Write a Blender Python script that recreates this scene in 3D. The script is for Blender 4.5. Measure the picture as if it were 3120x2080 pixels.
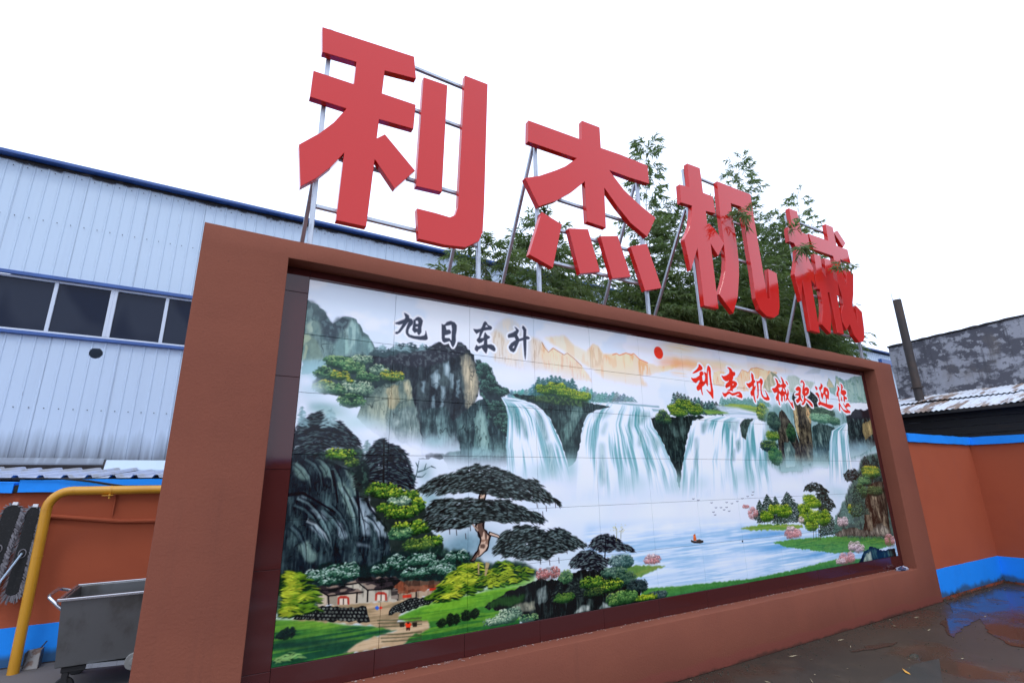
import bpy, bmesh, math, random
import numpy as np
from mathutils import Vector, Matrix, Quaternion
rad = math.radians
random.seed(7)
scn = bpy.context.scene
for o in list(bpy.data.objects): bpy.data.objects.remove(o)
# ---------------------------------------------------------------- camera
cam_d = bpy.data.cameras.new('camera'); cam = bpy.data.objects.new('camera', cam_d); scn.collection.objects.link(cam)
cam_d.sensor_width = 36.0; cam_d.lens = 17.654; cam_d.clip_end = 500; cam_d.clip_start = .05
_x = Vector((0.861026, -0.508345, -0.014826)); _y = Vector((-0.123877, -0.237917, 0.963353)); _z = Vector((-0.493244, -0.827635, -0.267825))      # right, up, back
cam.matrix_world = Matrix(((_x.x, _y.x, _z.x, 0), (_x.y, _y.y, _z.y, 0), (_x.z, _y.z, _z.z, 1.55), (0, 0, 0, 1)))
scn.camera = cam
# ---------------------------------------------------------------- sky, sun, exposure
SUN_EL, SUN_AZ = rad(58), rad(200)
world = bpy.data.worlds.new('World'); scn.world = world; world.use_nodes = True
wn = world.node_tree.nodes; wl = world.node_tree.links; bg = wn['Background']
sky = wn.new('ShaderNodeTexSky'); sky.sky_type = 'NISHITA'; sky.sun_disc = False
sky.sun_elevation = SUN_EL; sky.sun_rotation = SUN_AZ; sky.air_density = 1.0; sky.dust_density = 2.0; sky.ozone_density = 1.0
hs = wn.new('ShaderNodeHueSaturation'); hs.inputs['Saturation'].default_value = .34
mx = wn.new('ShaderNodeMix'); mx.data_type = 'RGBA'; mx.inputs[0].default_value = .82
wl.new(sky.outputs[0], hs.inputs['Color']); wl.new(hs.outputs[0], mx.inputs[6]); mx.inputs[7].default_value = (9.6, 11.0, 14.2, 1)   # cloud deck
wl.new(mx.outputs[2], bg.inputs['Color']); bg.inputs['Strength'].default_value = .12
sun_d = bpy.data.lights.new('sun', 'SUN'); sun_d.energy = .6; sun_d.angle = rad(14); sun_d.color = (1, .96, .9)
sun = bpy.data.objects.new('sun', sun_d); scn.collection.objects.link(sun)
sd = Vector((math.sin(SUN_AZ)*math.cos(SUN_EL), math.cos(SUN_AZ)*math.cos(SUN_EL), math.sin(SUN_EL)))
sun.rotation_euler = sd.to_track_quat('Z', 'Y').to_euler()
vs = scn.view_settings; vs.view_transform = 'Standard'; vs.look = 'None'; vs.gamma = 1; vs.use_curve_mapping = False; vs.exposure = 0.45
# ---------------------------------------------------------------- helpers
col = scn.collection
def tag(o, label=None, cat=None, group=None, kind=None):
    for k, v in (('label', label), ('category', cat), ('group', group), ('kind', kind)):
        if v: o[k] = v
    return o
def thing(name, label, cat, loc=(0, 0, 0), group=None):
    o = bpy.data.objects.new(name, None); o.empty_display_size = .1; col.objects.link(o); o.location = loc
    return tag(o, label, cat, group)
class MB:
    def __init__(s): s.v = []; s.f = []
    def add(s, vs, fs):
        n = len(s.v); s.v += [tuple(v) for v in vs]; s.f += [tuple(i+n for i in f) for f in fs]; return s
    def box(s, a, b):
        (x0, y0, z0), (x1, y1, z1) = a, b
        return s.add([(x0, y0, z0), (x1, y0, z0), (x1, y1, z0), (x0, y1, z0), (x0, y0, z1), (x1, y0, z1), (x1, y1, z1), (x0, y1, z1)],
                     [(0, 3, 2, 1), (4, 5, 6, 7), (0, 1, 5, 4), (1, 2, 6, 5), (2, 3, 7, 6), (3, 0, 4, 7)])
    def beam(s, p, q, w, d=None, up=(0, 0, 1)):
        p = Vector(p); q = Vector(q); d = d or w; t = (q-p).normalized(); u = Vector(up)
        if abs(t.dot(u)) > .95: u = Vector((0, 1, 0))
        a = t.cross(u).normalized()*w/2; b = t.cross(a).normalized()*d/2
        return s.add([p-a-b, p+a-b, p+a+b, p-a+b, q-a-b, q+a-b, q+a+b, q-a+b], [(0, 3, 2, 1), (4, 5, 6, 7), (0, 1, 5, 4), (1, 2, 6, 5), (2, 3, 7, 6), (3, 0, 4, 7)])
    def tube(s, pts, r, n=10, cap=True, r2=None):
        pts = [Vector(p) for p in pts]; m = len(pts); r2 = r if r2 is None else r2; base = len(s.v); ref = None
        for i, p in enumerate(pts):
            t = (pts[min(i+1, m-1)]-pts[max(i-1, 0)]).normalized()
            if ref is None: ref = t.orthogonal().normalized()
            ref = (ref-t*ref.dot(t)).normalized(); b = t.cross(ref); rr = r+(r2-r)*i/max(1, m-1)
            for k in range(n):
                an = 2*math.pi*k/n; s.v.append(tuple(p+(ref*math.cos(an)+b*math.sin(an))*rr))
        for i in range(m-1):
            for k in range(n):
                a = base+i*n+k; c = base+i*n+(k+1) % n; s.f.append((a, c, c+n, a+n))
        if cap:
            s.f.append(tuple(base+k for k in reversed(range(n)))); s.f.append(tuple(base+(m-1)*n+k for k in range(n)))
        return s
    def ring(s, c, ax, r, w, h, n=20):   # a flat collar round an axis
        c = Vector(c); ax = Vector(ax).normalized(); s.tube([c-ax*h/2, c+ax*h/2], r+w, n); return s
    def prism(s, poly, y0, y1):          # polygon in x,z pulled from y0 (front) to y1
        n = len(poly); ar = sum(poly[i][0]*poly[(i+1) % n][1]-poly[(i+1) % n][0]*poly[i][1] for i in range(n))
        if ar < 0: poly = poly[::-1]
        return s.add([(x, y0, z) for x, z in poly]+[(x, y1, z) for x, z in poly],
                     [tuple(range(n)), tuple(reversed(range(n, 2*n)))]+[(i+n, (i+1) % n+n, (i+1) % n, i) for i in range(n)])
    def build(s, name, mat, parent=None, bevel=0, smooth=False, loc=None):
        me = bpy.data.meshes.new(name); me.from_pydata(s.v, [], s.f); me.update()
        if bevel:
            bm = bmesh.new(); bm.from_mesh(me)
            ed = [e for e in bm.edges if len(e.link_faces) == 2 and e.calc_face_angle(0) > .6]
            bmesh.ops.bevel(bm, geom=ed, offset=bevel, segments=1, profile=.5, affect='EDGES'); bm.to_mesh(me); bm.free()
        if smooth:
            me.shade_smooth(); me.set_sharp_from_angle(angle=rad(40))
        me.materials.append(mat); o = bpy.data.objects.new(name, me); col.objects.link(o)
        if parent is not None: o.parent = parent
        if loc is not None: o.location = loc
        return o
def put(me, name, parent, loc=(0, 0, 0), rot=None):
    o = bpy.data.objects.new(name, me); col.objects.link(o); o.parent = parent; o.location = loc
    if rot: o.rotation_euler = rot
    return o
# ---------------------------------------------------------------- materials
def mat(name, base, rough=.6, metal=0, spec=.5, vary=(), bump=None, rvary=None, coat=0, coords='Object'):
    """vary: (scale xyz, lo, hi, colour, amount, detail) layers of wear; bump: (scale xyz, strength, distance)"""
    m = bpy.data.materials.new(name); m.use_nodes = True; nt = m.node_tree; N = nt.nodes; L = nt.links; p = N['Principled BSDF']
    p.inputs['Roughness'].default_value = rough; p.inputs['Metallic'].default_value = metal; p.inputs['Specular IOR Level'].default_value = spec
    if coat: p.inputs['Coat Weight'].default_value = coat; p.inputs['Coat Roughness'].default_value = .05
    tc = N.new('ShaderNodeTexCoord'); geo = N.new('ShaderNodeNewGeometry')
    def noise(sc, det=4, off=0):
        mp = N.new('ShaderNodeMapping'); mp.inputs['Scale'].default_value = sc; mp.inputs['Location'].default_value = (off, off*1.7, off*.6)
        L.new(geo.outputs['Position'] if coords == 'World' else tc.outputs['Object'], mp.inputs['Vector'])
        n = N.new('ShaderNodeTexNoise'); n.inputs['Scale'].default_value = 1; n.inputs['Detail'].default_value = det; n.inputs['Roughness'].default_value = .6
        L.new(mp.outputs[0], n.inputs['Vector']); return n.outputs['Fac']
    def ramp(src, lo, hi):
        r = N.new('ShaderNodeMapRange'); r.interpolation_type = 'SMOOTHSTEP'
        r.inputs['From Min'].default_value = lo; r.inputs['From Max'].default_value = hi; L.new(src, r.inputs['Value']); return r.outputs['Result']
    cur = None
    for i, (sc, lo, hi, c, amt, det) in enumerate(vary):
        f = ramp(noise(sc, det, 3.1*i+1), lo, hi); ml = N.new('ShaderNodeMath'); ml.operation = 'MULTIPLY'; ml.inputs[1].default_value = amt; L.new(f, ml.inputs[0])
        x = N.new('ShaderNodeMix'); x.data_type = 'RGBA'; L.new(ml.outputs[0], x.inputs[0])
        if cur is None: x.inputs[6].default_value = (*base, 1)
        else: L.new(cur, x.inputs[6])
        x.inputs[7].default_value = (*c, 1); cur = x.outputs[2]
    if cur is None: p.inputs['Base Color'].default_value = (*base, 1)
    else: L.new(cur, p.inputs['Base Color'])
    if rvary:
        sc, lo, hi, r1 = rvary; f = ramp(noise(sc, 4, 9), lo, hi); x = N.new('ShaderNodeMix'); x.data_type = 'FLOAT'
        L.new(f, x.inputs[0]); x.inputs[2].default_value = rough; x.inputs[3].default_value = r1; L.new(x.outputs[0], p.inputs['Roughness'])
    if bump:
        prev = None
        for (sc, st, di) in bump:
            b = N.new('ShaderNodeBump'); b.inputs['Strength'].default_value = st; b.inputs['Distance'].default_value = di; L.new(noise(sc, 5, 5), b.inputs['Height'])
            if prev: L.new(prev, b.inputs['Normal'])
            prev = b.outputs[0]
        L.new(prev, p.inputs['Normal'])
    return m
M = {}
M['render'] = mat('brown_wall_paint', (.228, .074, .044), .8, spec=.18, vary=[((.9, .9, 1.4), .35, .7, (.195, .063, .039), .8, 5), ((5, 5, 1.2), .5, .75, (.225, .07, .042), .5, 4), ((9, 9, .35), .58, .74, (.17, .058, .038), .4, 4), ((60, 60, 60), .74, .78, (.1, .04, .03), .6, 2)], bump=[((70, 70, 70), .42, .006), ((7, 7, 7), .2, .012)])
M['sill_dirt'] = mat('pale_dust', (.42, .36, .33), .95)
M['border'] = mat('polished_dark_red_tile', (.062, .0135, .013), .05, spec=.42, vary=[((80, 80, 80), .72, .8, (.09, .03, .03), .4, 2)], rvary=((4, 4, 4), .5, .75, .12))
M['grout'] = mat('dark_grout', (.03, .028, .028), .9)
M['red'] = mat('glossy_red_paint', (.58, .018, .013), .07, spec=.42, vary=[((2, 2, 2), .4, .7, (.55, .018, .014), .6, 3), ((30, 30, 30), .76, .8, (.2, .03, .02), .5, 2)], bump=[((2.2, 2.2, 1.6), .12, .012)])
M['steel'] = mat('galvanised_steel', (.40, .43, .47), .42, metal=.7, vary=[((25, 25, 6), .55, .7, (.26, .28, .31), .8, 4), ((14, 14, 14), .72, .8, (.22, .12, .06), .7, 4)], bump=[((40, 40, 40), .1, .002)])
M['clad'] = mat('white_steel_cladding', (.465, .57, .675), .42, spec=.4, vary=[((5, 1, .25), .5, .8, (.39, .49, .61), .55, 5), ((.35, .35, .5), .4, .75, (.50, .60, .705), .5, 3), ((14, 14, 3), .74, .8, (.25, .27, .3), .5, 3)], coords='World')
M['clad_low'] = mat('stained_steel_cladding', (.45, .54, .645), .45, spec=.4, vary=[((5, 1, .25), .5, .8, (.38, .46, .56), .6, 5), ((16, 16, 6), .72, .8, (.2, .22, .25), .6, 3)], coords='World')
def foot_stain(m):
    nt = m.node_tree; N = nt.nodes; L = nt.links; p = N['Principled BSDF']; src = p.inputs['Base Color'].links[0].from_socket; g = N.new('ShaderNodeNewGeometry'); sp = N.new('ShaderNodeSeparateXYZ'); L.new(g.outputs['Position'], sp.inputs[0])
    mp = N.new('ShaderNodeMapping'); mp.inputs['Scale'].default_value = (17, 1, 1.1); L.new(g.outputs['Position'], mp.inputs['Vector']); n = N.new('ShaderNodeTexNoise'); n.inputs['Scale'].default_value = 1; n.inputs['Detail'].default_value = 5; L.new(mp.outputs[0], n.inputs['Vector'])
    a = N.new('ShaderNodeMath'); a.operation = 'MULTIPLY_ADD'; L.new(n.outputs['Fac'], a.inputs[0]); a.inputs[1].default_value = -.55; L.new(sp.outputs['Z'], a.inputs[2])
    r = N.new('ShaderNodeMapRange'); r.inputs['From Min'].default_value = 1.98; r.inputs['From Max'].default_value = 1.60; r.inputs['To Max'].default_value = .85; L.new(a.outputs[0], r.inputs['Value'])
    x = N.new('ShaderNodeMix'); x.data_type = 'RGBA'; L.new(r.outputs[0], x.inputs[0]); L.new(src, x.inputs[6]); x.inputs[7].default_value = (.13, .145, .17, 1); L.new(x.outputs[2], p.inputs['Base Color'])
foot_stain(M['clad_low'])
def splash(m, zc, zs, c, sc=(3, 3, 1), k=-.10):
    nt = m.node_tree; N = nt.nodes; L = nt.links; p = N['Principled BSDF']; src = p.inputs['Base Color'].links[0].from_socket; g = N.new('ShaderNodeNewGeometry'); sp = N.new('ShaderNodeSeparateXYZ'); L.new(g.outputs['Position'], sp.inputs[0])
    mp = N.new('ShaderNodeMapping'); mp.inputs['Scale'].default_value = sc; L.new(g.outputs['Position'], mp.inputs['Vector']); n = N.new('ShaderNodeTexNoise'); n.inputs['Scale'].default_value = 1; n.inputs['Detail'].default_value = 6; L.new(mp.outputs[0], n.inputs['Vector'])
    a = N.new('ShaderNodeMath'); a.operation = 'MULTIPLY_ADD'; L.new(n.outputs['Fac'], a.inputs[0]); a.inputs[1].default_value = k; L.new(sp.outputs['Z'], a.inputs[2])
    r = N.new('ShaderNodeMapRange'); r.interpolation_type = 'SMOOTHSTEP'; r.inputs['From Min'].default_value = zc; r.inputs['From Max'].default_value = zc-zs; r.inputs['To Max'].default_value = .8; L.new(a.outputs[0], r.inputs['Value'])
    x = N.new('ShaderNodeMix'); x.data_type = 'RGBA'; L.new(r.outputs[0], x.inputs[0]); L.new(src, x.inputs[6]); x.inputs[7].default_value = (*c, 1); L.new(x.outputs[2], p.inputs['Base Color'])
splash(M['render'], .06, .035, (.225, .062, .044)); splash(M['render'], -.015, .03, (.07, .035, .025), (6, 6, 1), -.09)
M['blue_trim'] = mat('blue_steel_trim', (.025, .08, .26), .4, vary=[((3, 3, 12), .5, .75, (.04, .12, .38), .6, 4), ((9, 9, 9), .68, .76, (.03, .06, .14), .6, 4)])
M['grime'] = mat('dark_grime', (.018, .016, .018), .9, vary=[((12, 12, 20), .6, .7, (.10, .09, .08), .8, 4)])
M['glass'] = mat('dark_window_glass', (.004, .0085, .024), .03, spec=.16, vary=[((1.3, 1.3, .9), .48, .56, (.02, .026, .042), .9, 1)])
M['alu'] = mat('white_window_frame', (.52, .57, .64), .4, vary=[((9, 9, 9), .6, .75, (.45, .48, .5), .6, 3)])
M['orange'] = mat('orange_wall_paint', (.375, .088, .040), .8, spec=.15, vary=[((.8, .8, 1.1), .38, .7, (.325, .074, .036), .7, 5), ((6, 6, 2), .55, .75, (.33, .086, .05), .4, 4), ((40, 40, 40), .75, .8, (.16, .05, .03), .5, 2)], bump=[((30, 30, 30), .2, .005), ((4, 4, 4), .15, .012)], coords='World')
M['blue'] = mat('bright_blue_paint', (.012, .275, .90), .6, spec=.25, vary=[((3, 3, 3), .45, .7, (.01, .24, .80), .7, 4), ((18, 18, 18), .70, .76, (.12, .22, .36), .6, 4)], bump=[((25, 25, 25), .25, .006)], coords='World')
M['skirt'] = mat('blue_skirting_paint', (.011, .265, .88), .6, spec=.25, vary=[((2, 2, 3), .45, .7, (.01, .23, .78), .7, 4), ((14, 14, 9), .66, .72, (.10, .15, .18), .7, 5)], bump=[((25, 25, 25), .25, .006)], coords='World')
splash(M['skirt'], .05, .07, (.035, .06, .06), (5, 5, 1), -.16); splash(M['orange'], -.02, .05, (.06, .035, .02), (5, 5, 1), -.12)
M['moss'] = mat('mossy_dirt', (.028, .03, .02), .95, vary=[((30, 30, 30), .5, .6, (.07, .055, .04), .8, 4)])
M['yellow'] = mat('yellow_pipe_paint', (.56, .27, .018), .38, vary=[((3, 3, 3), .45, .7, (.50, .23, .016), .7, 4), ((22, 22, 22), .68, .74, (.16, .11, .05), .55, 4)], bump=[((30, 30, 30), .08, .003)])
M['stainless'] = mat('brushed_stainless', (.17, .175, .175), .42, metal=.8, vary=[((4, 4, 3), .42, .68, (.10, .095, .085), .85, 5), ((20, 20, 2), .6, .8, (.22, .22, .22), .4, 4)], bump=[((3, 3, 60), .05, .002)])
M['rim'] = mat('bright_stainless_rim', (.5, .51, .53), .25, metal=.9)
M['panmetal'] = mat('battered_tin', (.12, .12, .125), .5, metal=.6, vary=[((18, 18, 18), .5, .6, (.06, .03, .02), .8, 3)])
M['dryslab'] = mat('dry_concrete', (.125, .115, .11), .85, vary=[((1.2, 1.2, 1), .4, .7, (.09, .085, .08), .8, 6), ((30, 30, 1), .6, .75, (.16, .15, .14), .5, 3)], coords='World')
M['rubber'] = mat('black_rubber', (.012, .012, .013), .7)
M['greywheel'] = mat('grey_wheel_plastic', (.22, .22, .21), .5)
M['mop_pad'] = mat('black_mop_cloth', (.012, .013, .014), .95, vary=[((60, 60, 60), .55, .7, (.03, .03, .032), .7, 3)], bump=[((120, 120, 120), .5, .004)])
M['fringe'] = mat('grey_mop_yarn', (.17, .165, .18), .95, vary=[((40, 40, 40), .5, .7, (.2, .2, .22), .8, 3)], bump=[((150, 150, 150), .4, .003)])
M['white_tape'] = mat('white_tape', (.7, .73, .76), .7)
M['pole_blue'] = mat('pale_blue_pole', (.32, .42, .52), .35, metal=.3)
M['rag'] = mat('crumpled_cloth', (.42, .42, .5), .9, vary=[((16, 16, 16), .5, .56, (.03, .04, .09), 1, 2), ((30, 30, 30), .66, .7, (.4, .12, .12), .8, 2)])
M['concrete'] = mat('weathered_concrete', (.29, .295, .325), .9, vary=[((2.1, 2.1, 3.4), .45, .54, (.07, .07, .085), .95, 10), ((6, 6, 8), .54, .59, (.31, .315, .34), .85, 9), ((8, 8, .7), .55, .68, (.06, .06, .07), .75, 6), ((16, 16, 20), .58, .64, (.08, .08, .09), .75, 6), ((1.0, 1.0, .5), .58, .70, (.15, .13, .115), .7, 5)], bump=[((8, 8, 8), .3, .02)], coords='World')
M['plainwall'] = mat('grey_rendered_wall', (.16, .15, .15), .9, vary=[((.5, .5, .8), .4, .7, (.11, .10, .10), .8, 5)], coords='World')
M['rustroof'] = mat('rusty_corrugated_iron', (.58, .62, .68), .5, spec=.4, vary=[((1.0, 5, 1), .47, .56, (.20, .13, .09), .95, 7), ((.7, 9, 1), .60, .66, (.09, .065, .055), .9, 6), ((3, 1.5, 3), .56, .66, (.46, .40, .34), .6, 4)], coords='World')
M['greyroof'] = mat('faded_roof_sheet', (.42, .47, .60), .55, vary=[((1.2, 2, 1), .45, .6, (.36, .36, .36), .8, 4), ((9, 2, 9), .64, .74, (.16, .15, .14), .6, 4)], coords='World')
M['darkplank'] = mat('blackened_board', (.016, .015, .015), .8, vary=[((2, 1.2, 18), .55, .7, (.035, .022, .016), .8, 5)], bump=[((3, 3, 60), .3, .006)])
M['pipe_rust'] = mat('sooty_iron_pipe', (.045, .038, .036), .75, vary=[((6, 6, 2.5), .45, .65, (.075, .05, .038), .8, 5)], bump=[((30, 30, 30), .2, .004)])
M['cable'] = mat('black_cable', (.01, .01, .01), .5)
M['culm'] = mat('bamboo_culm', (.10, .13, .045), .5, vary=[((3, 3, 9), .5, .7, (.14, .14, .06), .7, 3)])
def leaf_mat(name, a, b, c):
    m = mat(name, a, .5, spec=.3, vary=[((1.6, 1.6, 1.6), .4, .65, b, .9, 3), ((14, 14, 14), .55, .7, c, .8, 2)], coords='World'); nt = m.node_tree; N = nt.nodes; L = nt.links
    p = N['Principled BSDF']; t = N.new('ShaderNodeBsdfTranslucent'); s = N.new('ShaderNodeMixShader'); s.inputs[0].default_value = .26
    t.inputs['Color'].default_value = (b[0]*1.5, b[1]*1.6, b[2], 1); L.new(p.outputs[0], s.inputs[1]); L.new(t.outputs[0], s.inputs[2]); L.new(s.outputs[0], N['Material Output'].inputs['Surface']); return m
M['leaf'] = leaf_mat('bamboo_leaf', (.080, .130, .046), (.140, .205, .070), (.044, .072, .029))
M['litter'] = mat('dry_bamboo_leaf', (.34, .28, .17), .8); M['yleaf'] = mat('yellow_leaf', (.62, .30, .04), .7)
# wet yard, scuffed and damp in patches
g = M['ground'] = mat('wet_concrete_yard', (.058, .042, .030), .5, spec=.25, vary=[((.5, .5, 1), .42, .66, (.036, .029, .023), .9, 7), ((1.6, 1.6, 1), .52, .7, (.085, .060, .042), .7, 6), ((5, 5, 1), .6, .72, (.03, .025, .02), .5, 5), ((30, 30, 1), .66, .76, (.12, .10, .08), .5, 3)], rvary=((.75, .75, 1), .47, .60, .10), bump=[((14, 14, 14), .04, .004), ((2.5, 9, 2), .035, .01)], coords='World')
# ---------------------------------------------------------------- ground
me = bpy.data.meshes.new('ground'); me.from_pydata([(-120, -120, 0), (120, -120, 0), (120, 120, 0), (-120, 120, 0)], [], [(0, 1, 2, 3)]); me.materials.append(M['ground'])
gr = bpy.data.objects.new('ground', me); col.objects.link(gr); tag(gr, kind='structure')
me = bpy.data.meshes.new('pavement'); me.from_pydata([(-9, 4.9, .004), (8.2, 4.9, .004), (8.2, 6.7, .004), (-9, 6.7, .004)], [], [(0, 1, 2, 3)]); me.materials.append(M['dryslab'])
M['damp'] = mat('damp_concrete_patch', (.036, .036, .031), .5, spec=.4, vary=[((3, 3, 1), .45, .65, (.055, .047, .038), .8, 6)], bump=[((20, 20, 20), .1, .004)], coords='World')
pv = bpy.data.objects.new('pavement', me); col.objects.link(pv); tag(pv, kind='structure')
me = bpy.data.meshes.new('patch'); me.from_pydata([(4.085, 2.378, 0.004), (5.41, 2.445, 0.004), (5.726, 2.394, 0.004), (4.694, 1.984, 0.004)], [], [(0, 1, 2, 3)]); me.materials.append(M['damp'])
pv = bpy.data.objects.new('pavement', me); col.objects.link(pv); tag(pv, kind='structure')
M['water'] = mat('shallow_puddle', (.045, .034, .026), .07, spec=.32, vary=[((5, 5, 1), .5, .7, (.058, .043, .03), .8, 5)], rvary=((2.2, 2.2, 1), .46, .60, .30), bump=[((7, 22, 5), .10, .008), ((60, 60, 5), .05, .002)], coords='World')
def puddle(pts, seed):
    r = random.Random(seed); out = []
    for k in range(len(pts)):
        a = Vector(pts[k]); b = Vector(pts[(k+1) % len(pts)]); n = max(2, int((b-a).length/.07))
        for i in range(n): q_ = a.lerp(b, i/n); out.append((q_.x+r.uniform(-.022, .022), min(3.25, q_.y+r.uniform(-.022, .022)), .004))
    me = bpy.data.meshes.new('puddle'); me.from_pydata(out, [], [tuple(range(len(out)))]); me.materials.append(M['water']); o = bpy.data.objects.new('puddle', me); col.objects.link(o); tag(o, kind='structure')
for i_, q_ in enumerate([[(7.767, 3.0, 0.004), (7.032, 2.852, 0.004), (6.562, 2.597, 0.004), (7.185, 2.672, 0.004), (7.602, 2.707, 0.004), (7.053, 2.47, 0.004), (6.663, 2.185, 0.004), (6.72, 1.957, 0.004), (9.314, 2.583, 0.004), (9.8, 2.959, 0.004), (10.004, 3.194, 0.004), (9.035, 3.191, 0.004), (8.205, 3.218, 0.004)], [(5.684, 2.789, 0.004), (5.958, 2.797, 0.004), (5.783, 2.889, 0.004), (5.284, 2.907, 0.004)]]): puddle(q_, i_)
# ---------------------------------------------------------------- the painted screen wall
YF, YB = 3.265, 4.30; XL, XR, ZT = -.19, 8.235, 3.08; OX0, OX1, OZ0, OZ1 = .29, 7.735, .43, 2.95; DEP = .155
wall = thing('screen_wall', 'brown free standing screen wall framing a large tiled waterfall mural', 'wall', (0, 0, 0))
def frame_mesh():
    bm = bmesh.new()
    xs = sorted(set([XL, OX0, OX1, XR]+[round(OX0+(OX1-OX0)*k/28, 4) for k in range(1, 28)])); zs = [0, OZ0]+[OZ0+(OZ1-OZ0)*k/8 for k in range(1, 8)]+[OZ1, ZT]
    V = {}
    def v(x, y, z):
        k = (round(x, 4), round(y, 4), round(z, 4))
        if k not in V: V[k] = bm.verts.new(k)
        return V[k]
    def q(*p): bm.faces.new([v(*a) for a in p])
    for i in range(len(xs)-1):
        for j in range(len(zs)-1):
            a, b, c, d = xs[i], xs[i+1], zs[j], zs[j+1]
            if a >= OX0-1e-6 and b <= OX1+1e-6 and c >= OZ0-1e-6 and d <= OZ1+1e-6: continue
            q((a, YF, c), (b, YF, c), (b, YF, d), (a, YF, d))
    for i in range(len(xs)-1):
        a, b = xs[i], xs[i+1]; q((a, YF, ZT), (b, YF, ZT), (b, YB, ZT), (a, YB, ZT)); q((a, YB, 0), (a, YB, ZT), (b, YB, ZT), (b, YB, 0)); q((a, YF, 0), (a, YB, 0), (b, YB, 0), (b, YF, 0))
        if a >= OX0-1e-6 and b <= OX1+1e-6:
            q((a, YF, OZ0), (a, YF+DEP, OZ0), (b, YF+DEP, OZ0), (b, YF, OZ0)) if False else q((a, YF, OZ0), (b, YF, OZ0), (b, YF+DEP, OZ0), (a, YF+DEP, OZ0))
            q((a, YF, OZ1), (a, YF+DEP, OZ1), (b, YF+DEP, OZ1), (b, YF, OZ1)); q((a, YF+DEP, OZ0), (b, YF+DEP, OZ0), (b, YF+DEP, OZ1), (a, YF+DEP, OZ1))
    for j in range(len(zs)-1):
        c, d = zs[j], zs[j+1]; q((XL, YF, c), (XL, YF, d), (XL, YB, d), (XL, YB, c)); q((XR, YF, c), (XR, YB, c), (XR, YB, d), (XR, YF, d))
        if c >= OZ0-1e-6 and d <= OZ1+1e-6:
            q((OX0, YF, c), (OX0, YF+DEP, c), (OX0, YF+DEP, d), (OX0, YF, d)); q((OX1, YF, c), (OX1, YF, d), (OX1, YF+DEP, d), (OX1, YF+DEP, c))
    bmesh.ops.remove_doubles(bm, verts=bm.verts, dist=1e-5); bmesh.ops.recalc_face_normals(bm, faces=bm.faces)
    ed = [e for e in bm.edges if len(e.link_faces) == 2 and e.calc_face_angle(0) > .6 and max(w.co.y for w in e.verts) < YF+.01]
    r = random.Random(4)
    for w in bm.verts:
        if w.co.y < YF+.01 and (abs(w.co.z-ZT) < .01 or abs(w.co.z-OZ0) < .01 or abs(w.co.z-OZ1) < .01): w.co.z += r.uniform(-.0035, .0035)
    bmesh.ops.bevel(bm, geom=ed, offset=.007, segments=2, profile=.5, affect='EDGES')
    me = bpy.data.meshes.new('rendered_frame'); bm.to_mesh(me); bm.free(); me.shade_smooth(); me.set_sharp_from_angle(angle=rad(30)); me.materials.append(M['render']); return me
put(frame_mesh(), 'rendered_frame', wall)
MX0, MX1, MZ0, MZ1 = .445, 7.645, .575, 2.885; YT = 3.405
# flat print on the tiles: the picture is painted stroke by stroke below into one image
# ---- mural painter: brushes working on one float canvas (sRGB 0..255) ----
MW, MH = 2400, 770
def make_canvas():
    return np.zeros((MH, MW, 3), np.float32)
def vnoise(h, w, sx, sy, seed, octs=3):
    r = np.random.RandomState(seed); out = np.zeros((h, w), np.float32); amp = 1.0; tot = 0
    for o in range(octs):
        gx, gy = max(2, int(w/sx)+2), max(2, int(h/sy)+2)
        g = r.rand(gy, gx).astype(np.float32)
        x = np.linspace(0, gx-1.001, w); y = np.linspace(0, gy-1.001, h)
        xi = x.astype(int); yi = y.astype(int); fx = (x-xi).astype(np.float32); fy = (y-yi).astype(np.float32)
        fx = fx*fx*(3-2*fx); fy = fy*fy*(3-2*fy)
        a = g[yi][:, xi]; b = g[yi][:, xi+1]; c = g[yi+1][:, xi]; d = g[yi+1][:, xi+1]
        out += amp*((a*(1-fx)+b*fx)*(1-fy[:, None])+(c*(1-fx)+d*fx)*fy[:, None])
        tot += amp; amp *= .55; sx = max(1.5, sx/2); sy = max(1.5, sy/2)
    out /= tot
    return np.clip((out-.5)*1.7+.5, 0, 1)
def sstep(a, b, x):
    t = np.clip((x-a)/(b-a), 0, 1); return t*t*(3-2*t)
def blur(m, r):
    r = int(r)
    if r < 1: return m
    for ax in (0, 1):
        for _ in range(2):
            pad = [(0, 0), (0, 0)]; pad[ax] = (r+1, r)
            c = np.cumsum(np.pad(m, pad, mode='edge'), axis=ax)
            m = (c[2*r+1:]-c[:-2*r-1])/(2*r+1) if ax == 0 else (c[:, 2*r+1:]-c[:, :-2*r-1])/(2*r+1)
    return m
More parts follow.
